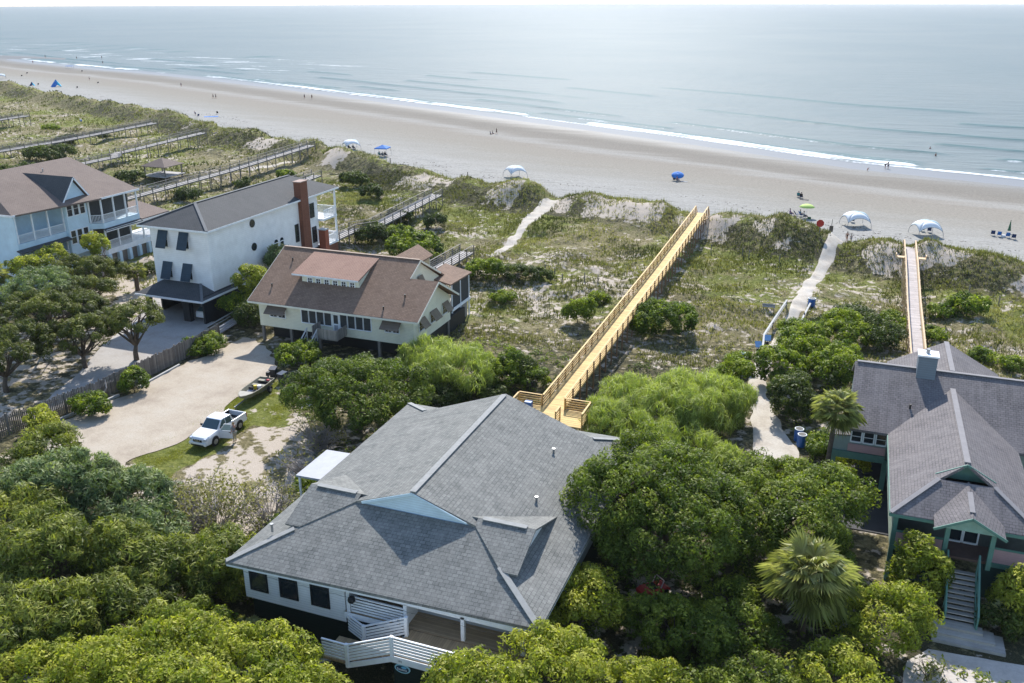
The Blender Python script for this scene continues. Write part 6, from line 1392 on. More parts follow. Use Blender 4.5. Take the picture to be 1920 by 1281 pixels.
# boat on its trailer
tl = thing('boat_trailer', 'dark boat trailer with small wheels standing in the grass behind the pickup', 'trailer', (-49.0, 63.0, 0), R(4), scale=.88)
m = MB(); m.bar((0, -4.0, .42), (0, -1.2, .45), .1, .1); m.bar((0, -1.4, .45), (-.6, .2, .45), .08, .08); m.bar((0, -1.4, .45), (.6, .2, .45), .08, .08); m.bar((-.6, .2, .45), (-.6, 2.4, .45), .08, .08); m.bar((.6, .2, .45), (.6, 2.4, .45), .08, .08); m.bar((-.8, 1.2, .38), (.8, 1.2, .38), .1, .1); m.build('frame', MT['metal'], tl, False)
m = MB().tube([(0, -3.7, 0), (0, -3.7, .5)], .04, 8); m.build('jack', MT['metal'], tl, False)
for s_ in (-1, 1): wheel(tl, s_*.95, 1.2, .31, .31, .19); MB().loft([[(s_*.95-.13, 1.2+.40*math.cos(a), .31+.40*math.sin(a)), (s_*.95+.13, 1.2+.40*math.cos(a), .31+.40*math.sin(a)), (s_*.95+.13, 1.2+.36*math.cos(a), .31+.36*math.sin(a)), (s_*.95-.13, 1.2+.36*math.cos(a), .31+.36*math.sin(a))] for a in [math.pi*k/8 for k in range(9)]]).build('fender', BLK, tl, False)
bt = thing('jon_boat', 'beige flat fishing boat with pointed bow and black outboard on a trailer', 'boat', (-49.0, 63.0, .48), R(4), scale=.88)
secs = []; BO = plain('boat_olive', (.24, .225, .165), .5, .15)
prof = [(-2.9, .05, .42, .55), (-2.5, .42, .22, .56), (-1.8, .74, .08, .56), (-.8, .88, .02, .56), (.8, .90, 0, .56), (2.4, .86, 0, .58)]
m = MB(); m.loft([[(-w_*.72, y, z0), (-w_, y, zt-.02), (-w_-.05, y, zt), (-w_-.05, y, zt+.03), (-w_+.02, y, zt+.03), (-w_*.68, y, z0+.05), (w_*.68, y, z0+.05), (w_-.02, y, zt+.03), (w_+.05, y, zt+.03), (w_+.05, y, zt), (w_, y, zt-.02), (w_*.72, y, z0)] for y, w_, z0, zt in prof]); m.build('hull', BO, bt, False)
MB().slab([(-.03, -2.8, .60), (.03, -2.8, .60), (.42, -2.45, .60), (.72, -1.8, .60), (.76, -1.55, .60), (-.76, -1.55, .60), (-.72, -1.8, .60), (-.42, -2.45, .60)], .04).build('bow_deck', plain('bow_deck_beige', (.34, .32, .27), .6, .1), bt, False)
DI = plain('boat_inside', (.10, .09, .085), .8, .3)
MB().box(-.66, .66, -1.5, 2.3, .06, .1).build('floor', DI, bt, False); MB().box(-.86, .86, .55, .95, .36, .42).build('thwart', BO, bt, False); MB().box(-.84, .84, 1.75, 2.3, .36, .44).build('thwart', BO, bt, False); MB().box(-.82, .82, 2.36, 2.44, .05, .60).build('transom', BO, bt, False)
s0 = MB().box(-.25, .25, -1.25, -.8, .40, .48).build('seat', plain('seat_vinyl', (.36, .36, .40), .5, .1), bt, False); MB().box(-.25, .25, -.84, -.76, .46, .8).build('backrest', BLK, s0, False); MB().tube([(0, -1.0, .1), (0, -1.0, .42)], .05, 8).build('pedestal', MT['metal'], s0, False)
om = MB().loft([[(x, y+dy, z) for x, y in ((-.16, 2.42), (.16, 2.42), (.18, 2.72), (.1, 2.86), (-.1, 2.86), (-.18, 2.72))] for z, dy in ((.72, 0), (.95, .02), (1.12, .02))]).build('outboard_motor', BLK, bt, False); MB().box(-.06, .06, 2.52, 2.66, -.2, .74).build('shaft', BLK, om, False)
def pail(lab, p, col, nm, r=.15, h=.34):
    t = thing('bucket', lab, 'bucket', p, group='buckets standing in the boat'); MB().tube([(0, 0, 0), (0, 0, h)], [r*.85, r], 14).build('body', plain(nm, col, .5, .06), t, False); MB().disc((0, 0, h+.01), r*1.08, (0, 0, 1), .03, 14).build('lid', plain(nm, col, .5, .06), t, False)
pail('yellow bucket standing in the middle of the boat', (-49.15, 63.2, .58), (.62, .46, .02), 'bucket_yellow'); pail('white bucket standing beside the yellow one in the boat', (-48.8, 63.35, .58), (.72, .72, .74), 'bucket_white', .18, .34)
o = MB().box(-.25, .25, -.18, .18, 0, .24).build('tackle_box', plain('box_red', (.42, .05, .06), .5, .1), None, bevel=.02); o.location = (-48.8, 64.7, .86); o.scale = (.6,)*3; tag(o, 'red tackle box at the stern of the boat', 'box')
def wbin(lab, p, rz, col, nm, open_=False):
    t = thing('waste_bin', lab, 'bin', p, rz, 'wheeled bins behind the boat')
    MB().loft([[(x*s_, y*s_, z) for x, y in ((-.3, -.36), (.3, -.36), (.3, .36), (-.3, .36))] for z, s_ in ((.08, .82), (.95, 1.0), (1.0, 1.04))]).build('body', plain(nm, col, .5, .1), t, False, bevel=.03)
    MB().slab([(-.33, -.4, 1.04), (.33, -.4, 1.04), (.33, .40, 1.12), (-.33, .40, 1.12)], .06).build('lid', plain(nm+'_lid', tuple(c*1.4+.02 for c in col), .35, .1), t, False)
    for s_ in (-1, 1): MB().disc((s_*.3, .34, .13), .13, (1, 0, 0), .06, 12).build('wheel', MT['rubber'], t, False)
wbin('black wheeled bin behind the outboard motor', (-49.9, 67.1, 0), .3, (.02, .022, .03), 'bin_black'); wbin('dark blue bin with shiny pale lid beside the umbrella-shaped tree', (-48.4, 66.4, 0), -.2, (.02, .03, .05), 'bin_navy')
# white SUV inside the carport
sv = thing('parked_car', 'white hatchback seen from behind inside the black carport', 'car', (-67.3, 80.6, .06), 0)
MB().loft([ring(-2.2, .80, .35, .9, .95, .72), ring(-2.05, .88, .3, .98, 1.05, .8), ring(0, .9, .3, .98, 1.05, .82), ring(1.4, .88, .3, .9, .95, .8), ring(2.2, .8, .35, .75, .8, .7)]).build('body', WP, sv, False, bevel=.03)
MB().loft([[(-.80, -2.0, .98), (-.68, -1.55, 1.52), (.68, -1.55, 1.52), (.80, -2.0, .98)], [(-.82, 0, 1.0), (-.66, 0, 1.58), (.66, 0, 1.58), (.82, 0, 1.0)], [(-.8, 1.2, .95), (-.64, .5, 1.5), (.64, .5, 1.5), (.8, 1.2, .95)]]).build('cabin', WP, sv, False, bevel=.03)
MB().wall([(-.72, -2.04, 1.04), (.72, -2.04, 1.04), (.62, -1.62, 1.5), (-.62, -1.62, 1.5)], .01, (0, -1, .6)).build('rear_window', CG, sv, False)
for s_ in (-1, 1):
    MB().box(s_*.66, s_*.84, -2.14, -2.04, .82, .98).build('tail_light', plain('tail_red', (.35, .02, .02), .3, .05), sv, False)
    for y in (-1.35, 1.35): wheel(sv, s_*.82, y, .33, .33, .22)
# things half hidden
kk = thing('toy_car', 'red plastic toy car half hidden below the big dark oak', 'toy car', (-7.9, 44.3, 1.6), R(-40))
RED = plain('red_plastic', (.50, .03, .03), .35, .1)
MB().loft([[(-.42, y, .15), (-.45, y, zt), (.45, y, zt), (.42, y, .15)] for y, zt in ((-.9, .42), (-.6, .55), (.1, .5), (.8, .42), (1.0, .3))]).build('body', RED, kk, False, bevel=.04)
MB().box(-.3, .3, -.3, .2, .5, .56).build('seat', BLK, kk, False); MB().bar((-.38, .3, .5), (-.38, .5, .95), .05, .05).bar((.38, .3, .5), (.38, .5, .95), .05, .05).bar((-.38, .5, .95), (.38, .5, .95), .05, .05).build('windscreen_frame', plain('pale_pink_plastic', (.7, .5, .5), .4, .05), kk, False)
for s_ in (-1, 1):
    for y in (-.6, .65): MB().disc((s_*.46, y, .18), .18, (1, 0, 0), .12, 14).build('wheel', MT['rubber'], kk, False)
MB().box(-8.9, -6.9, 43.6, 45.0, 1.40, 1.57).build('platform', MT['oldwood'])
pl_ = bpy.data.objects['platform']; tag(pl_, 'low wooden platform under the red toy car', 'platform')
for a in (-8.7, -7.1): MB().box(a-.06, a+.06, 43.7, 43.8, -.1, 1.40).build('leg', MT['oldpost'], pl_, True)
# ================================================================ PEOPLE AND THE BEACH
def skin_mesh(name, joints, edges, rad, root=0, sub=1):
    me = bpy.data.meshes.new(name); me.from_pydata(joints, edges, []); me.update(); o = bpy.data.objects.new(name, me); COL.objects.link(o)
    m = o.modifiers.new('skin', 'SKIN'); m.use_smooth_shade = True
    sv_ = me.skin_vertices[0].data if me.skin_vertices else None
    for i, r in enumerate(rad): sv_[i].radius = (r, r) if not hasattr(r, '__len__') else r; sv_[i].use_root = (i == root)
    s = o.modifiers.new('sub', 'SUBSURF'); s.levels = sub; s.render_levels = sub
    dg = bpy.context.evaluated_depsgraph_get(); out = bpy.data.meshes.new_from_object(o.evaluated_get(dg)); bpy.data.objects.remove(o); out.name = name
    out.polygons.foreach_set('use_smooth', [True]*len(out.polygons)); return out
def pose(kind):
    J = dict(pel=(0, 0, .93), bel=(0, .01, 1.10), che=(0, 0, 1.30), nec=(0, 0, 1.48), hea=(0, .02, 1.60), top=(0, .01, 1.71))
    for s, n in ((-1, 'l'), (1, 'r')):
        J['sh'+n] = (s*.17, 0, 1.42); J['el'+n] = (s*.24, -.02, 1.14); J['wr'+n] = (s*.26, .05, .90); J['ha'+n] = (s*.26, .08, .80)
        J['hi'+n] = (s*.09, 0, .88); J['kn'+n] = (s*.10, .02, .48); J['an'+n] = (s*.10, -.01, .08); J['to'+n] = (s*.11, .15, .03)
    def mv(k, x, y, z): a = J[k]; J[k] = (a[0]+x, a[1]+y, a[2]+z)
    if kind == 'walk':
        mv('knl', 0, .15, .02); mv('anl', 0, .24, .01); mv('tol', 0, .24, .02); mv('knr', 0, -.02, 0); mv('anr', 0, -.28, .05); mv('tor', 0, -.24, .0)
        mv('ell', 0, -.12, 0); mv('wrl', 0, -.16, .03); mv('hal', 0, -.2, .05); mv('elr', 0, .10, 0); mv('wrr', 0, .22, .04); mv('har', 0, .26, .08)
    if kind == 'reach':   # standing, arm forward on something
        mv('elr', .02, .16, .06); mv('wrr', -.02, .36, .22); mv('har', -.03, .40, .26)
    if kind == 'bend':
        for k, y, z in (('bel', .12, -.08), ('che', .28, -.16), ('nec', .42, -.22), ('hea', .54, -.26), ('top', .64, -.28)): mv(k, 0, y, z)
        for n in 'lr': mv('sh'+n, 0, .38, -.2); mv('el'+n, 0, .44, -.25); mv('wr'+n, 0, .48, -.30); mv('ha'+n, 0, .5, -.32); mv('kn'+n, 0, .06, 0)
    if kind == 'sit':     # seat height .32
        for k in ('pel', 'bel', 'che', 'nec', 'hea', 'top', 'shl', 'shr', 'ell', 'elr', 'wrl', 'wrr', 'hal', 'har', 'hil', 'hir'): mv(k, 0, 0, -.53)
        for k, y in (('bel', -.04), ('che', -.10), ('nec', -.15), ('hea', -.15), ('top', -.15), ('shl', -.13), ('shr', -.13), ('ell', -.05), ('elr', -.05), ('wrl', .16), ('wrr', .16), ('hal', .24), ('har', .24)): mv(k, 0, y, 0)
        for s, n in ((-1, 'l'), (1, 'r')): J['wr'+n] = (s*.2, .14, .56); J['ha'+n] = (s*.17, .24, .50); J['kn'+n] = (s*.13, .42, .46); J['an'+n] = (s*.14, .62, .08); J['to'+n] = (s*.15, .78, .04)
    return J
BODY_E = [('pel', 'bel'), ('bel', 'che'), ('che', 'nec'), ('nec', 'hea'), ('hea', 'top')]
for n in 'lr': BODY_E += [('che', 'sh'+n), ('sh'+n, 'el'+n), ('el'+n, 'wr'+n), ('wr'+n, 'ha'+n), ('pel', 'hi'+n), ('hi'+n, 'kn'+n), ('kn'+n, 'an'+n), ('an'+n, 'to'+n)]
RAD = dict(pel=(.15, .12), bel=(.135, .105), che=(.155, .12), nec=.058, hea=(.085, .10), top=.065, sh=.062, el=.042, wr=.030, ha=(.045, .02), hi=.098, kn=.062, an=.042, to=.036)
def rr_(k): return RAD[k] if k in RAD else RAD[k[:2]]
_pm = {}
def chain(kind, which):
    key = (kind, which)
    if key in _pm: return _pm[key]
    J = pose(kind)
    if which == 'body':
        E_ = list(BODY_E); J = dict(J); rad = {k: rr_(k) for k in J}
        # nose, and five fingers on each hand
        h = Vector(J['hea']); up = (Vector(J['top'])-h).normalized(); f = Vector((0, 1, 0)) - up*up.y; f.normalize(); J['nos'] = tuple(h+f*.115); rad['nos'] = .014; E_.append(('hea', 'nos'))
        for n, s in (('l', -1), ('r', 1)):
            w_, hh = Vector(J['wr'+n]), Vector(J['ha'+n]); d = (hh-w_).normalized(); sd_ = Vector((0, 1, 0)) if abs(d.y) < .8 else Vector((1, 0, 0))
            for i, (o_, l) in enumerate(((-.030, .060), (-.010, .075), (.010, .070), (.030, .055))):
                k1 = 'f%s%d' % (n, i); J[k1] = tuple(hh+sd_*o_+d*.035); J[k1+'t'] = tuple(hh+sd_*o_+d*(.035+l)+Vector((-s*.015, 0, 0))); rad[k1] = .010; rad[k1+'t'] = .008; E_ += [('ha'+n, k1), (k1, k1+'t')]
            J['t'+n] = tuple(w_.lerp(hh, .45)+sd_*.055); J['t'+n+'t'] = tuple(w_.lerp(hh, .9)+sd_*.075); rad['t'+n] = .012; rad['t'+n+'t'] = .009; E_ += [('wr'+n, 't'+n), ('t'+n, 't'+n+'t')]
    else:
        grow = 1.16
        if which == 'shirt': E_ = [('pel', 'bel'), ('bel', 'che'), ('che', 'shl'), ('che', 'shr'), ('shl', 'ell'), ('shr', 'elr')]
        elif which == 'shorts': E_ = [('pel', 'hil'), ('pel', 'hir'), ('hil', 'knl'), ('hir', 'knr')]
        elif which == 'trousers': E_ = [('pel', 'hil'), ('pel', 'hir'), ('hil', 'knl'), ('hir', 'knr'), ('knl', 'anl'), ('knr', 'anr')]
        elif which == 'swimsuit': E_ = [('pel', 'bel'), ('bel', 'che'), ('pel', 'hil'), ('pel', 'hir')]
        ks = {k for e in E_ for k in e}; J = {k: Vector(J[k]) for k in ks}
        if which == 'shirt':
            P_ = pose(kind)
            for n in 'lr': J['el'+n] = Vector(P_['sh'+n]).lerp(Vector(P_['el'+n]), .72)
        if which == 'shorts':
            P_ = pose(kind)
            for n in 'lr': J['kn'+n] = Vector(P_['hi'+n]).lerp(Vector(P_['kn'+n]), .72)
        if which == 'swimsuit':
            P_ = pose(kind)
            for n in 'lr': J['hi'+n] = Vector(P_['pel']).lerp(Vector(P_['hi'+n]), .8)
        def gr(k):
            r = rr_(k)
            if which in ('shorts',) and k[:2] == 'kn': r = .088
            if which == 'shirt' and k[:2] == 'el': r = .055
            return tuple(x*grow for x in r) if hasattr(r, '__len__') else r*grow
        rad = {k: gr(k) for k in ks}
    names = list(J); me = skin_mesh(which, [tuple(J[k]) for k in names], [(names.index(a), names.index(b)) for a, b in E_], [rad[k] for k in names], root=names.index('pel') if 'pel' in names else 0)
    _pm[key] = me; return me
CLR = dict(red=(.32, .03, .03), blue=(.03, .17, .52), navy=(.015, .04, .13), white=(.72, .72, .74), black=(.012, .012, .014), grey=(.22, .24, .26), teal=(.05, .25, .27), khaki=(.38, .36, .28), purple=(.22, .10, .30), lime=(.45, .60, .16), orange=(.5, .22, .08), green=(.04, .12, .06))
def clr(c): return plain('cloth_'+c, CLR[c], .8, .12)
def obj_from(name, me, mat, parent, loc=(0, 0, 0)):
    me2 = me if len(me.materials) and me.materials[0] == mat else me.copy(); me2.materials.clear(); me2.materials.append(mat)
    o = bpy.data.objects.new(name, me2); COL.objects.link(o); o.parent = parent; o.location = loc; return o
HAIR = {'dark': plain('dark_hair', (.03, .02, .015), .7), 'light': plain('light_hair', (.30, .20, .10), .7)}
def person(label, p, rz, kind='stand', top='navy', bottom='black', sc=1.0, hair='dark', suit=None, drop=0, long_=False):
    t = thing('person', label, 'person', (p[0], p[1], p[2]-drop), rz, scale=sc)
    obj_from('body', chain(kind, 'body'), MT['skin'], t)
    if suit: obj_from('swimsuit', chain(kind, 'swimsuit'), clr(suit), t)
    else: obj_from('shirt', chain(kind, 'shirt'), clr(top), t); obj_from('trousers' if long_ else 'shorts', chain(kind, 'trousers' if long_ else 'shorts'), clr(bottom), t)
    J = pose(kind); h = Vector(J['hea']).lerp(Vector(J['top']), .5); MB().sphere((h.x, h.y-.025, h.z+.025), .105, 10, 7, (.88, 1, 1.02)).build('hair', HAIR[hair], t, False, smooth=True); return t
def beach_at(px, py): return at(px, py)
def face(dx, dy): return math.atan2(-dx, dy)     # rotation that turns local +y to (dx, dy)
SEAW = face(.1, 1)
def chair(label, p, rz, col, low=True, group='beach chairs'):
    t = thing('beach_chair', label, 'chair', p, rz, group=group); c = clr(col) if col in CLR else col
    MB().slab([(-.28, -.05, .30), (.28, -.05, .30), (.28, .45, .36), (-.28, .45, .36)], .03).build('seat', c, t, False)
    MB().slab([(-.28, -.42, .95), (.28, -.42, .95), (.28, -.05, .31), (-.28, -.05, .31)], .03).build('backrest', c, t, False)
    for s in (-1, 1): MB().tube([(s*.3, -.44, .97), (s*.3, -.04, .3), (s*.3, .42, .02)], .014, 5).tube([(s*.3, .46, .36), (s*.3, -.3, .02)], .014, 5).tube([(s*.3, -.25, .58), (s*.3, .35, .58), (s*.3, .40, .36)], .014, 5).build('frame', MT['metal'], t, False)
    return t
CANW, CANG = plain('shade_white', (.74, .76, .78), .7, .04), plain('shade_grey_blue', (.30, .42, .47), .7, .05)
def dome(label, p, rz, r=2.45, h=2.35, grp='arched white and grey shade shelters'):
    """four curved legs crossing over a square canopy"""
    t = thing('shade_shelter', label, 'beach shelter', p, rz, grp)
    def leg(k, u): # u 0 foot .. 1 top
        a = math.pi/4+k*math.pi/2; e = math.sin(u*math.pi/2); rr = r*math.cos(u*math.pi/2)**.75 if u < 1 else 0; return Vector((rr*math.cos(a)*1.15, rr*math.sin(a)*1.15, h*e))
    for k in range(4): MB().tube([leg(k, u/10) for u in range(11)], .035, 6).build('leg', plain('shelter_pole', (.16, .18, .20), .5), t, False)
    for k in range(4):   # canopy panel between legs k and k+1
        vs_, fs_ = [], []; nu, nv = 8, 8
        for i in range(nu+1):
            u = .26+.74*i/nu; A1, A2 = leg(k, u), leg((k+1) % 4, u)
            for j in range(nv+1):
                v = j/nv; q = A1.lerp(A2, v); q.z += h*.36*(1-i/nu)*math.sin(math.pi*v)**.8*(1-u*.4) ; vs_.append(q+Vector((0, 0, .03)))
        for i in range(nu):
            for j in range(nv): a = i*(nv+1)+j; fs_.append((a, a+1, a+nv+2, a+nv+1))
        o = MB().mesh(vs_, fs_).build('canopy_panel', CANW if k in (1, 2) else CANG, t, False, smooth=True)
        sl = o.modifiers.new('thick', 'SOLIDIFY'); sl.thickness = .02
        MB().tube([vs_[j] for j in range(nv+1)], .03, 5).build('canopy_arch', plain('shelter_edge', (.20, .26, .30), .5), t, False)
    return t
G = face(.25, 1)
dome('arched white and blue-grey shelter right behind the beach access', beach_at(1603, 424), .35)
dome('arched white and blue-grey shelter left of the row of blue chairs', beach_at(1735, 441), .35)
dome('arched shade shelter alone on the sand above the left sand path', beach_at(966, 332), .8)
dome('arched shade shelter next to the square blue canopy', beach_at(659, 280), .8)
dome('small far arched shelter at the left photo edge', beach_at(3, 148), .8)
# square blue canopy
p = beach_at(718, 293); t = thing('pop_up_canopy', 'square dark blue pop-up canopy over sitting people', 'canopy', p, .15)
for x in (-1.5, 1.5):
    for y in (-1.5, 1.5): MB().tube([(x*1.12, y*1.12, 0), (x, y, 2.1)], .03, 6).build('leg', MT['metal'], t, False)
NB = clr('blue'); m = MB()
for (x1, y1), (x2, y2) in (((-1.55, -1.55), (1.55, -1.55)), ((1.55, -1.55), (1.55, 1.55)), ((1.55, 1.55), (-1.55, 1.55)), ((-1.55, 1.55), (-1.55, -1.55))): m.slab([(x1, y1, 2.1), (x2, y2, 2.1), (x2*.02, y2*.02, 2.75), (x1*.02, y1*.02, 2.75)], .02); m.bar((x1, y1, 2.0), (x2, y2, 2.0), .02, .22)
m.build('canopy', NB, t, False)
def umb(label, p, col, rz=0, tilt=0, r=1.2, h=2.1, open_=True):
    t = thing('beach_umbrella', label, 'umbrella', p, rz); c = clr(col)
    M_ = Matrix.Rotation(tilt, 3, 'X')
    if open_:
        n = 12; top = M_@Vector((0, 0, h+.1)); m = MB(); rings = []
        for rr, z in ((r, h-.42), (r*.7, h-.12), (r*.35, h+.05), (.02, h+.1)): rings.append([M_@Vector((rr*math.cos(2*math.pi*k/n), rr*math.sin(2*math.pi*k/n), z)) for k in range(n)])
        m.loft(rings, False); o = m.build('shade', c, t, False, smooth=True); sl = o.modifiers.new('thick', 'SOLIDIFY'); sl.thickness = .02
        MB().tube([M_@Vector((0, 0, -.1)), M_@Vector((0, 0, h))], .022, 6).build('pole', CANW, t, False)
    else:
        MB().tube([(0, 0, .5), (0, 0, .9), (0, 0, h)], [.28, .2, .03], 8).build('shade', c, t, False); MB().tube([(0, 0, -.1), (0, 0, .6)], .02, 6).build('pole', CANW, t, False)
    return t
umb('dark blue beach umbrella tilted over a sitting group', beach_at(1270, 338), 'blue', .2, R(24), 1.35, 1.7)
umb('lime green open beach umbrella above reclining people', beach_at(1511, 408), 'lime', 0, 0, 1.35, 2.3)
umb('closed dark green umbrella stuck in the sand behind the blue chairs', beach_at(1891, 438), 'green', 0, 0, .3, 2.3, False)
for k, (px, py, cc, lab) in enumerate(((1861, 442, 'navy', 'dark blue beach chair, leftmost of the four in a row'), (1873, 444, 'blue', 'bright blue beach chair, second in the row of four'), (1889, 446, 'blue', 'bright blue beach chair, third in the row of four'), (1900, 449, 'navy', 'low blue beach chair at the right end of the row of four'))):
    chair(lab, beach_at(px, py), SEAW, cc)
o = MB().box(-.3, .3, -.2, .2, 0, .38).build('cooler', clr('white'), bevel=.02); o.location = beach_at(1881, 445); tag(o, 'small white cooler between the blue chairs', 'cooler')
chair('dark chair under the arched shelter behind the beach access', beach_at(1598, 417), SEAW, 'black'); chair('green chair under the arched shelter left of the blue chairs', beach_at(1729, 434), SEAW, 'green'); chair('dark chair right of the green one under the shelter', beach_at(1742, 436), SEAW, 'navy')
def mat_(label, p, col, w_, l, rz): o = MB().box(-w_/2, w_/2, -l/2, l/2, .0, .03).build('beach_mat', clr(col)); o.location = (p[0], p[1], p[2]+.03); o.rotation_euler.z = rz; return tag(o, label, 'mat')
# people, first the ones near the houses
person('person in pale shirt and khaki trousers standing behind the open door of the pickup', (-44.95, 54.45, .03), face(-1, .25), 'reach', 'grey', 'khaki', 1.03, 'light', long_=True)
p = beach_at(1587, 455); person('person in a dark swimsuit walking on the sand at the beach access', p, face(.1, 1), 'walk', suit='black')
p = beach_at(1595, 455); person('child in grey clothes walking beside the adult at the beach access', p, face(.1, 1), 'walk', 'grey', 'grey', .74)
person('person in dark clothes bending in the shallow water film', beach_at(1659, 316), face(1, .3), 'bend', 'navy', 'black', drop=0)
person('person in dark clothes standing in the shallow water beside the bending one', beach_at(1665, 317), face(-1, .3), 'stand', 'black', 'navy')
person('small child at the edge of the water film left of two adults', beach_at(1626, 321), face(1, .6), 'bend', 'navy', 'orange', .6)
person('bather farther out in the sea at the right', (*beach_at(1744, 279)[:2], SEA_Z), face(0, 1), 'stand', suit='navy', drop=1.15)
person('bather nearer the shore in the sea at the right', (*beach_at(1754, 293)[:2], SEA_Z), face(.5, -1), 'stand', suit='black', drop=.85)
person('person striding along the middle of the beach beside two sitting people', beach_at(931, 252), face(1, -.3), 'walk', 'black', 'black')
person('person sitting low on the sand left of the striding walker', beach_at(920, 252), face(1, 0), 'sit', 'navy', 'black', drop=.28)
person('person sitting beside the other low on the middle beach', beach_at(924, 251), face(1, .3), 'sit', 'black', 'navy', drop=.28)
W = 'people on the far beach'
for px, py, kd, tp, lab, rz in ((571, 185, 'stand', 'navy', 'left person of the pair standing at the bend of the waterline', 0), (585, 186, 'stand', 'black', 'right person of the pair standing at the bend of the waterline', 1), (400, 185, 'walk', 'black', 'left walker of the pair in the middle of the far beach', 1.5), (405, 185, 'walk', 'navy', 'right walker of the pair in the middle of the far beach', 1.5),
    (340, 163, 'stand', 'navy', 'lone person standing at the edge of the far water film', .5), (168, 151, 'stand', 'grey', 'lone person standing right of the blue beach tent', 2), (193, 120, 'stand', 'navy', 'wader nearer the shore in the far left shallows', 1), (191, 110, 'stand', 'black', 'wader farther out in the far left shallows', 1), (62, 119, 'stand', 'red', 'person at the far sand spit beside the left shore', 1), (85, 108, 'stand', 'navy', 'person standing on the left part of the sand spit', 0), (144, 111, 'stand', 'black', 'person at the tip of the sand spit', 0)):
    person(lab, beach_at(px, py), rz, kd, tp, 'black', 1.05)
# groups with chairs
def sitter(label, px, py, rz, top, ccol, clab, sw=None):
    p = beach_at(px, py); chair(clab, p, rz, ccol); person(label, (p[0], p[1], p[2]+.02), rz, 'sit', top, 'navy')
sitter('person in grey sitting under the square blue canopy', 712, 293, SEAW, 'teal', 'teal', 'teal chair under the square blue canopy at its left')
sitter('person in black sitting in the middle under the square blue canopy', 718, 294, SEAW, 'black', 'grey', 'grey chair in the middle under the square blue canopy')
sitter('person in dark blue sitting at the right under the square blue canopy', 723, 293, SEAW, 'navy', 'black', 'black chair under the square blue canopy at its right')
sitter('person in dark blue sitting in the arched shelter next to the square canopy', 655, 280, SEAW, 'navy', 'navy', 'navy chair in the arched shelter next to the square canopy')
sitter('person in black sitting in the right half of that far arched shelter', 663, 280, SEAW, 'black', 'grey', 'grey chair in the right half of that far arched shelter')
sitter('person in black sitting below the tilted blue umbrella', 1263, 339, face(1, .2), 'black', 'black', 'black chair below the tilted blue umbrella')
sitter('person in red sitting right of the other under the blue umbrella', 1270, 341, face(1, .4), 'red', 'grey', 'grey chair in front under the tilted blue umbrella')
mat_('dark towel lying right of the tilted blue umbrella', beach_at(1282, 341), 'grey', .8, 1.7, 1.4)
sitter('person in red cap and shirt sitting among bags on the open beach', 1497, 370, SEAW, 'red', 'teal', 'teal chair of the group on the open beach')
sitter('person in black sitting right of the red-shirted one on the open beach', 1502, 372, SEAW, 'black', 'black', 'black chair of the group on the open beach')
mat_('dark mat lying right of the group on the open beach', beach_at(1508, 375), 'black', .7, 1.7, 1.5)
sitter('person with purple top sitting at the left of the lime umbrella group', 1482, 404, face(1, .3), 'purple', 'purple', 'purple chair at the left of the lime umbrella group')
chair('empty blue lounger chair left of the lime umbrella', beach_at(1492, 405), face(1, .5), 'navy')
sitter('person in teal reclining left below the lime umbrella', 1501, 406, face(1, .5), 'teal', 'blue', 'blue chair left below the lime umbrella')
sitter('person in white reclining under the lime umbrella', 1508, 409, face(1, .3), 'white', 'khaki', 'khaki chair under the lime umbrella')
o = MB().box(-.3, .3, -.2, .2, 0, .36).build('beach_bag', clr('green')); o.location = beach_at(1517, 411); tag(o, 'dark green bag at the right of the lime umbrella', 'bag')
person('person in dark shirt standing by folding chairs on the left beach', beach_at(367, 217), 1.2, 'bend', 'navy', 'navy')
chair('dark folding chair beside the standing person on the left beach', beach_at(372, 219), 1.0, 'navy'); chair('dark folding chair by the far edge of the blue mat', beach_at(408, 214), .4, 'black')
mat_('light blue beach mat lying on the left beach', beach_at(396, 219), 'blue', 2.2, 4.5, -.9)
o = MB().tube([(0, 0, -.2), (0, 0, 1.2)], .09, 7).build('beach_marker_post', MT['oldpost']); o.location = beach_at(349, 221); tag(o, 'short dark post in the dry sand at the left beach', 'post')
o = MB().tube([(0, 0, -.2), (0, 0, 1.3)], .10, 7).build('beach_marker_post', MT['oldpost']); o.location = beach_at(732, 307); tag(o, 'dark post at the dune edge below the square blue canopy', 'post')
o = MB().tube([(0, 0, -.2), (0, 0, 1.1)], .10, 7).build('beach_marker_post', MT['oldpost']); o.location = beach_at(877, 332); tag(o, 'dark post on the dune crest left of the arched shelter', 'post')
o = MB().sphere((0, 0, .3), .8, 9, 5, (1.3, .6, .6)).build('driftwood_heap', MT['oldpost']); o.location = beach_at(326, 221); tag(o, 'dark heap of driftwood at the dune edge', 'driftwood')
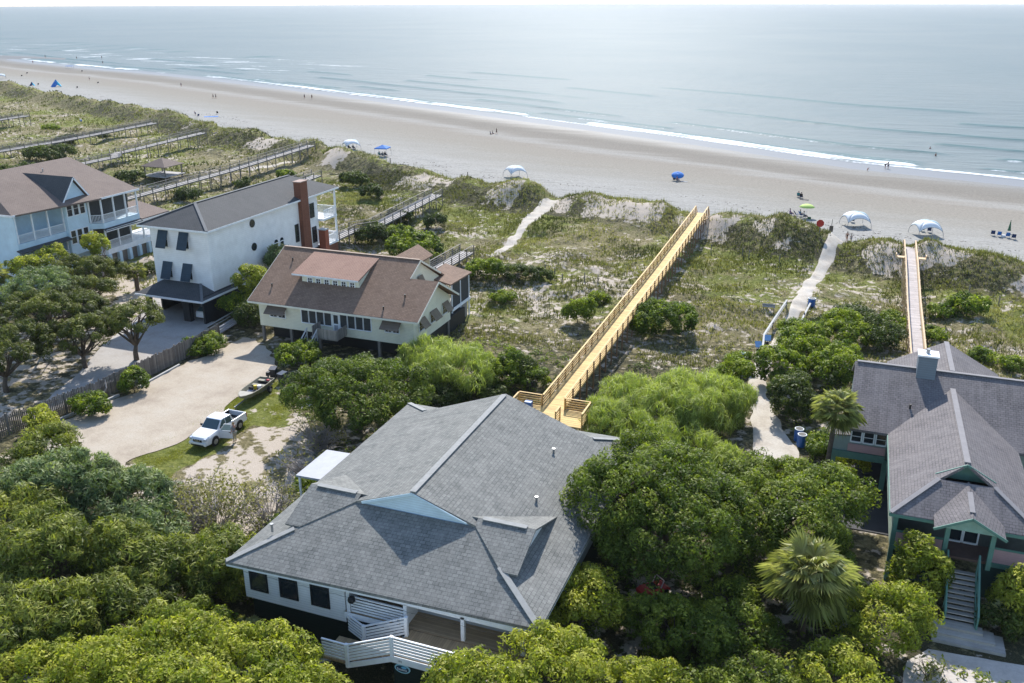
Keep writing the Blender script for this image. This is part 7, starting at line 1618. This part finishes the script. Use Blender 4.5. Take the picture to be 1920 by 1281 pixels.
# blue beach tents at the far left
def wtent(label, p, cols, s, rz):
    t = thing('beach_tent', label, 'beach tent', p, rz, scale=s)
    MB().loft([[(-1.2, -1, 0), (-1.2, 1, 0), (-1.0, 0, .3)], [(-.2, -.9, .1), (-.2, .9, .1), (0, 0, 1.7)], [(.4, -.5, .6), (.4, .5, .6), (.3, 0, 1.9)]]).build('shade_cloth', clr(cols[0]), t, False)
    MB().loft([[(.35, -.5, .5), (.35, .5, .5), (.3, 0, 1.7)], [(1.3, -.9, 0), (1.3, .9, 0), (1.2, 0, .5)]]).build('side_cloth', plain('cyan_cloth', (.02, .42, .62), .7), t, False); return t
wtent('large bright blue and cyan beach tent at the left dune edge', beach_at(105, 163), ('blue',), 1.7, .9)
wtent('small dark blue beach tent left of the large blue one', beach_at(60, 161), ('navy',), .95, .6)
for px, py, lab in ((72, 160, 'chair between the two blue tents'), (145, 166, 'chair on the sand right of the large blue tent'), (41, 144, 'left chair of the pair behind the small tent'), (51, 139, 'right chair farther behind the small tent'), (154, 135, 'chair near the waterline of the far beach'), (184, 157, 'low chair alone on the far beach')): chair('dark beach ' + lab, beach_at(px, py), 1.0, 'black')
p = beach_at(131, 129); t = thing('pop_up_canopy', 'small blue canopy near the far waterline', 'canopy', p, .3)
MB().box(-2, 2, -1.2, 1.2, 1.5, 1.62).build('canopy', NB, t, False)
for x in (-1.8, 1.8):
    for y in (-1, 1): MB().tube([(x, y, 0), (x, y, 1.5)], .04, 5).build('leg', MT['metal'], t, False)
person('person in white and blue bending in the grass behind the far boardwalks', at(153, 233), 1.0, 'bend', 'white', 'blue', 1.25)
# ---- sea air: one closed box of thin even haze round the place
hz_m = bpy.data.materials.new('haze_air'); hz_m.use_nodes = True; t_ = hz_m.node_tree
for n_ in list(t_.nodes):
    if n_.type != 'OUTPUT_MATERIAL': t_.nodes.remove(n_)
pv = t_.nodes.new('ShaderNodeVolumePrincipled'); pv.inputs['Color'].default_value = (.90, .92, .94, 1); pv.inputs['Density'].default_value = .00006; pv.inputs['Anisotropy'].default_value = .1
t_.links.new(pv.outputs[0], t_.nodes['Material Output'].inputs['Volume'])
o = MB().box(-10000, 10000, -300, 31000, -16, 60).build('haze', hz_m); tag(o, kind='stuff')
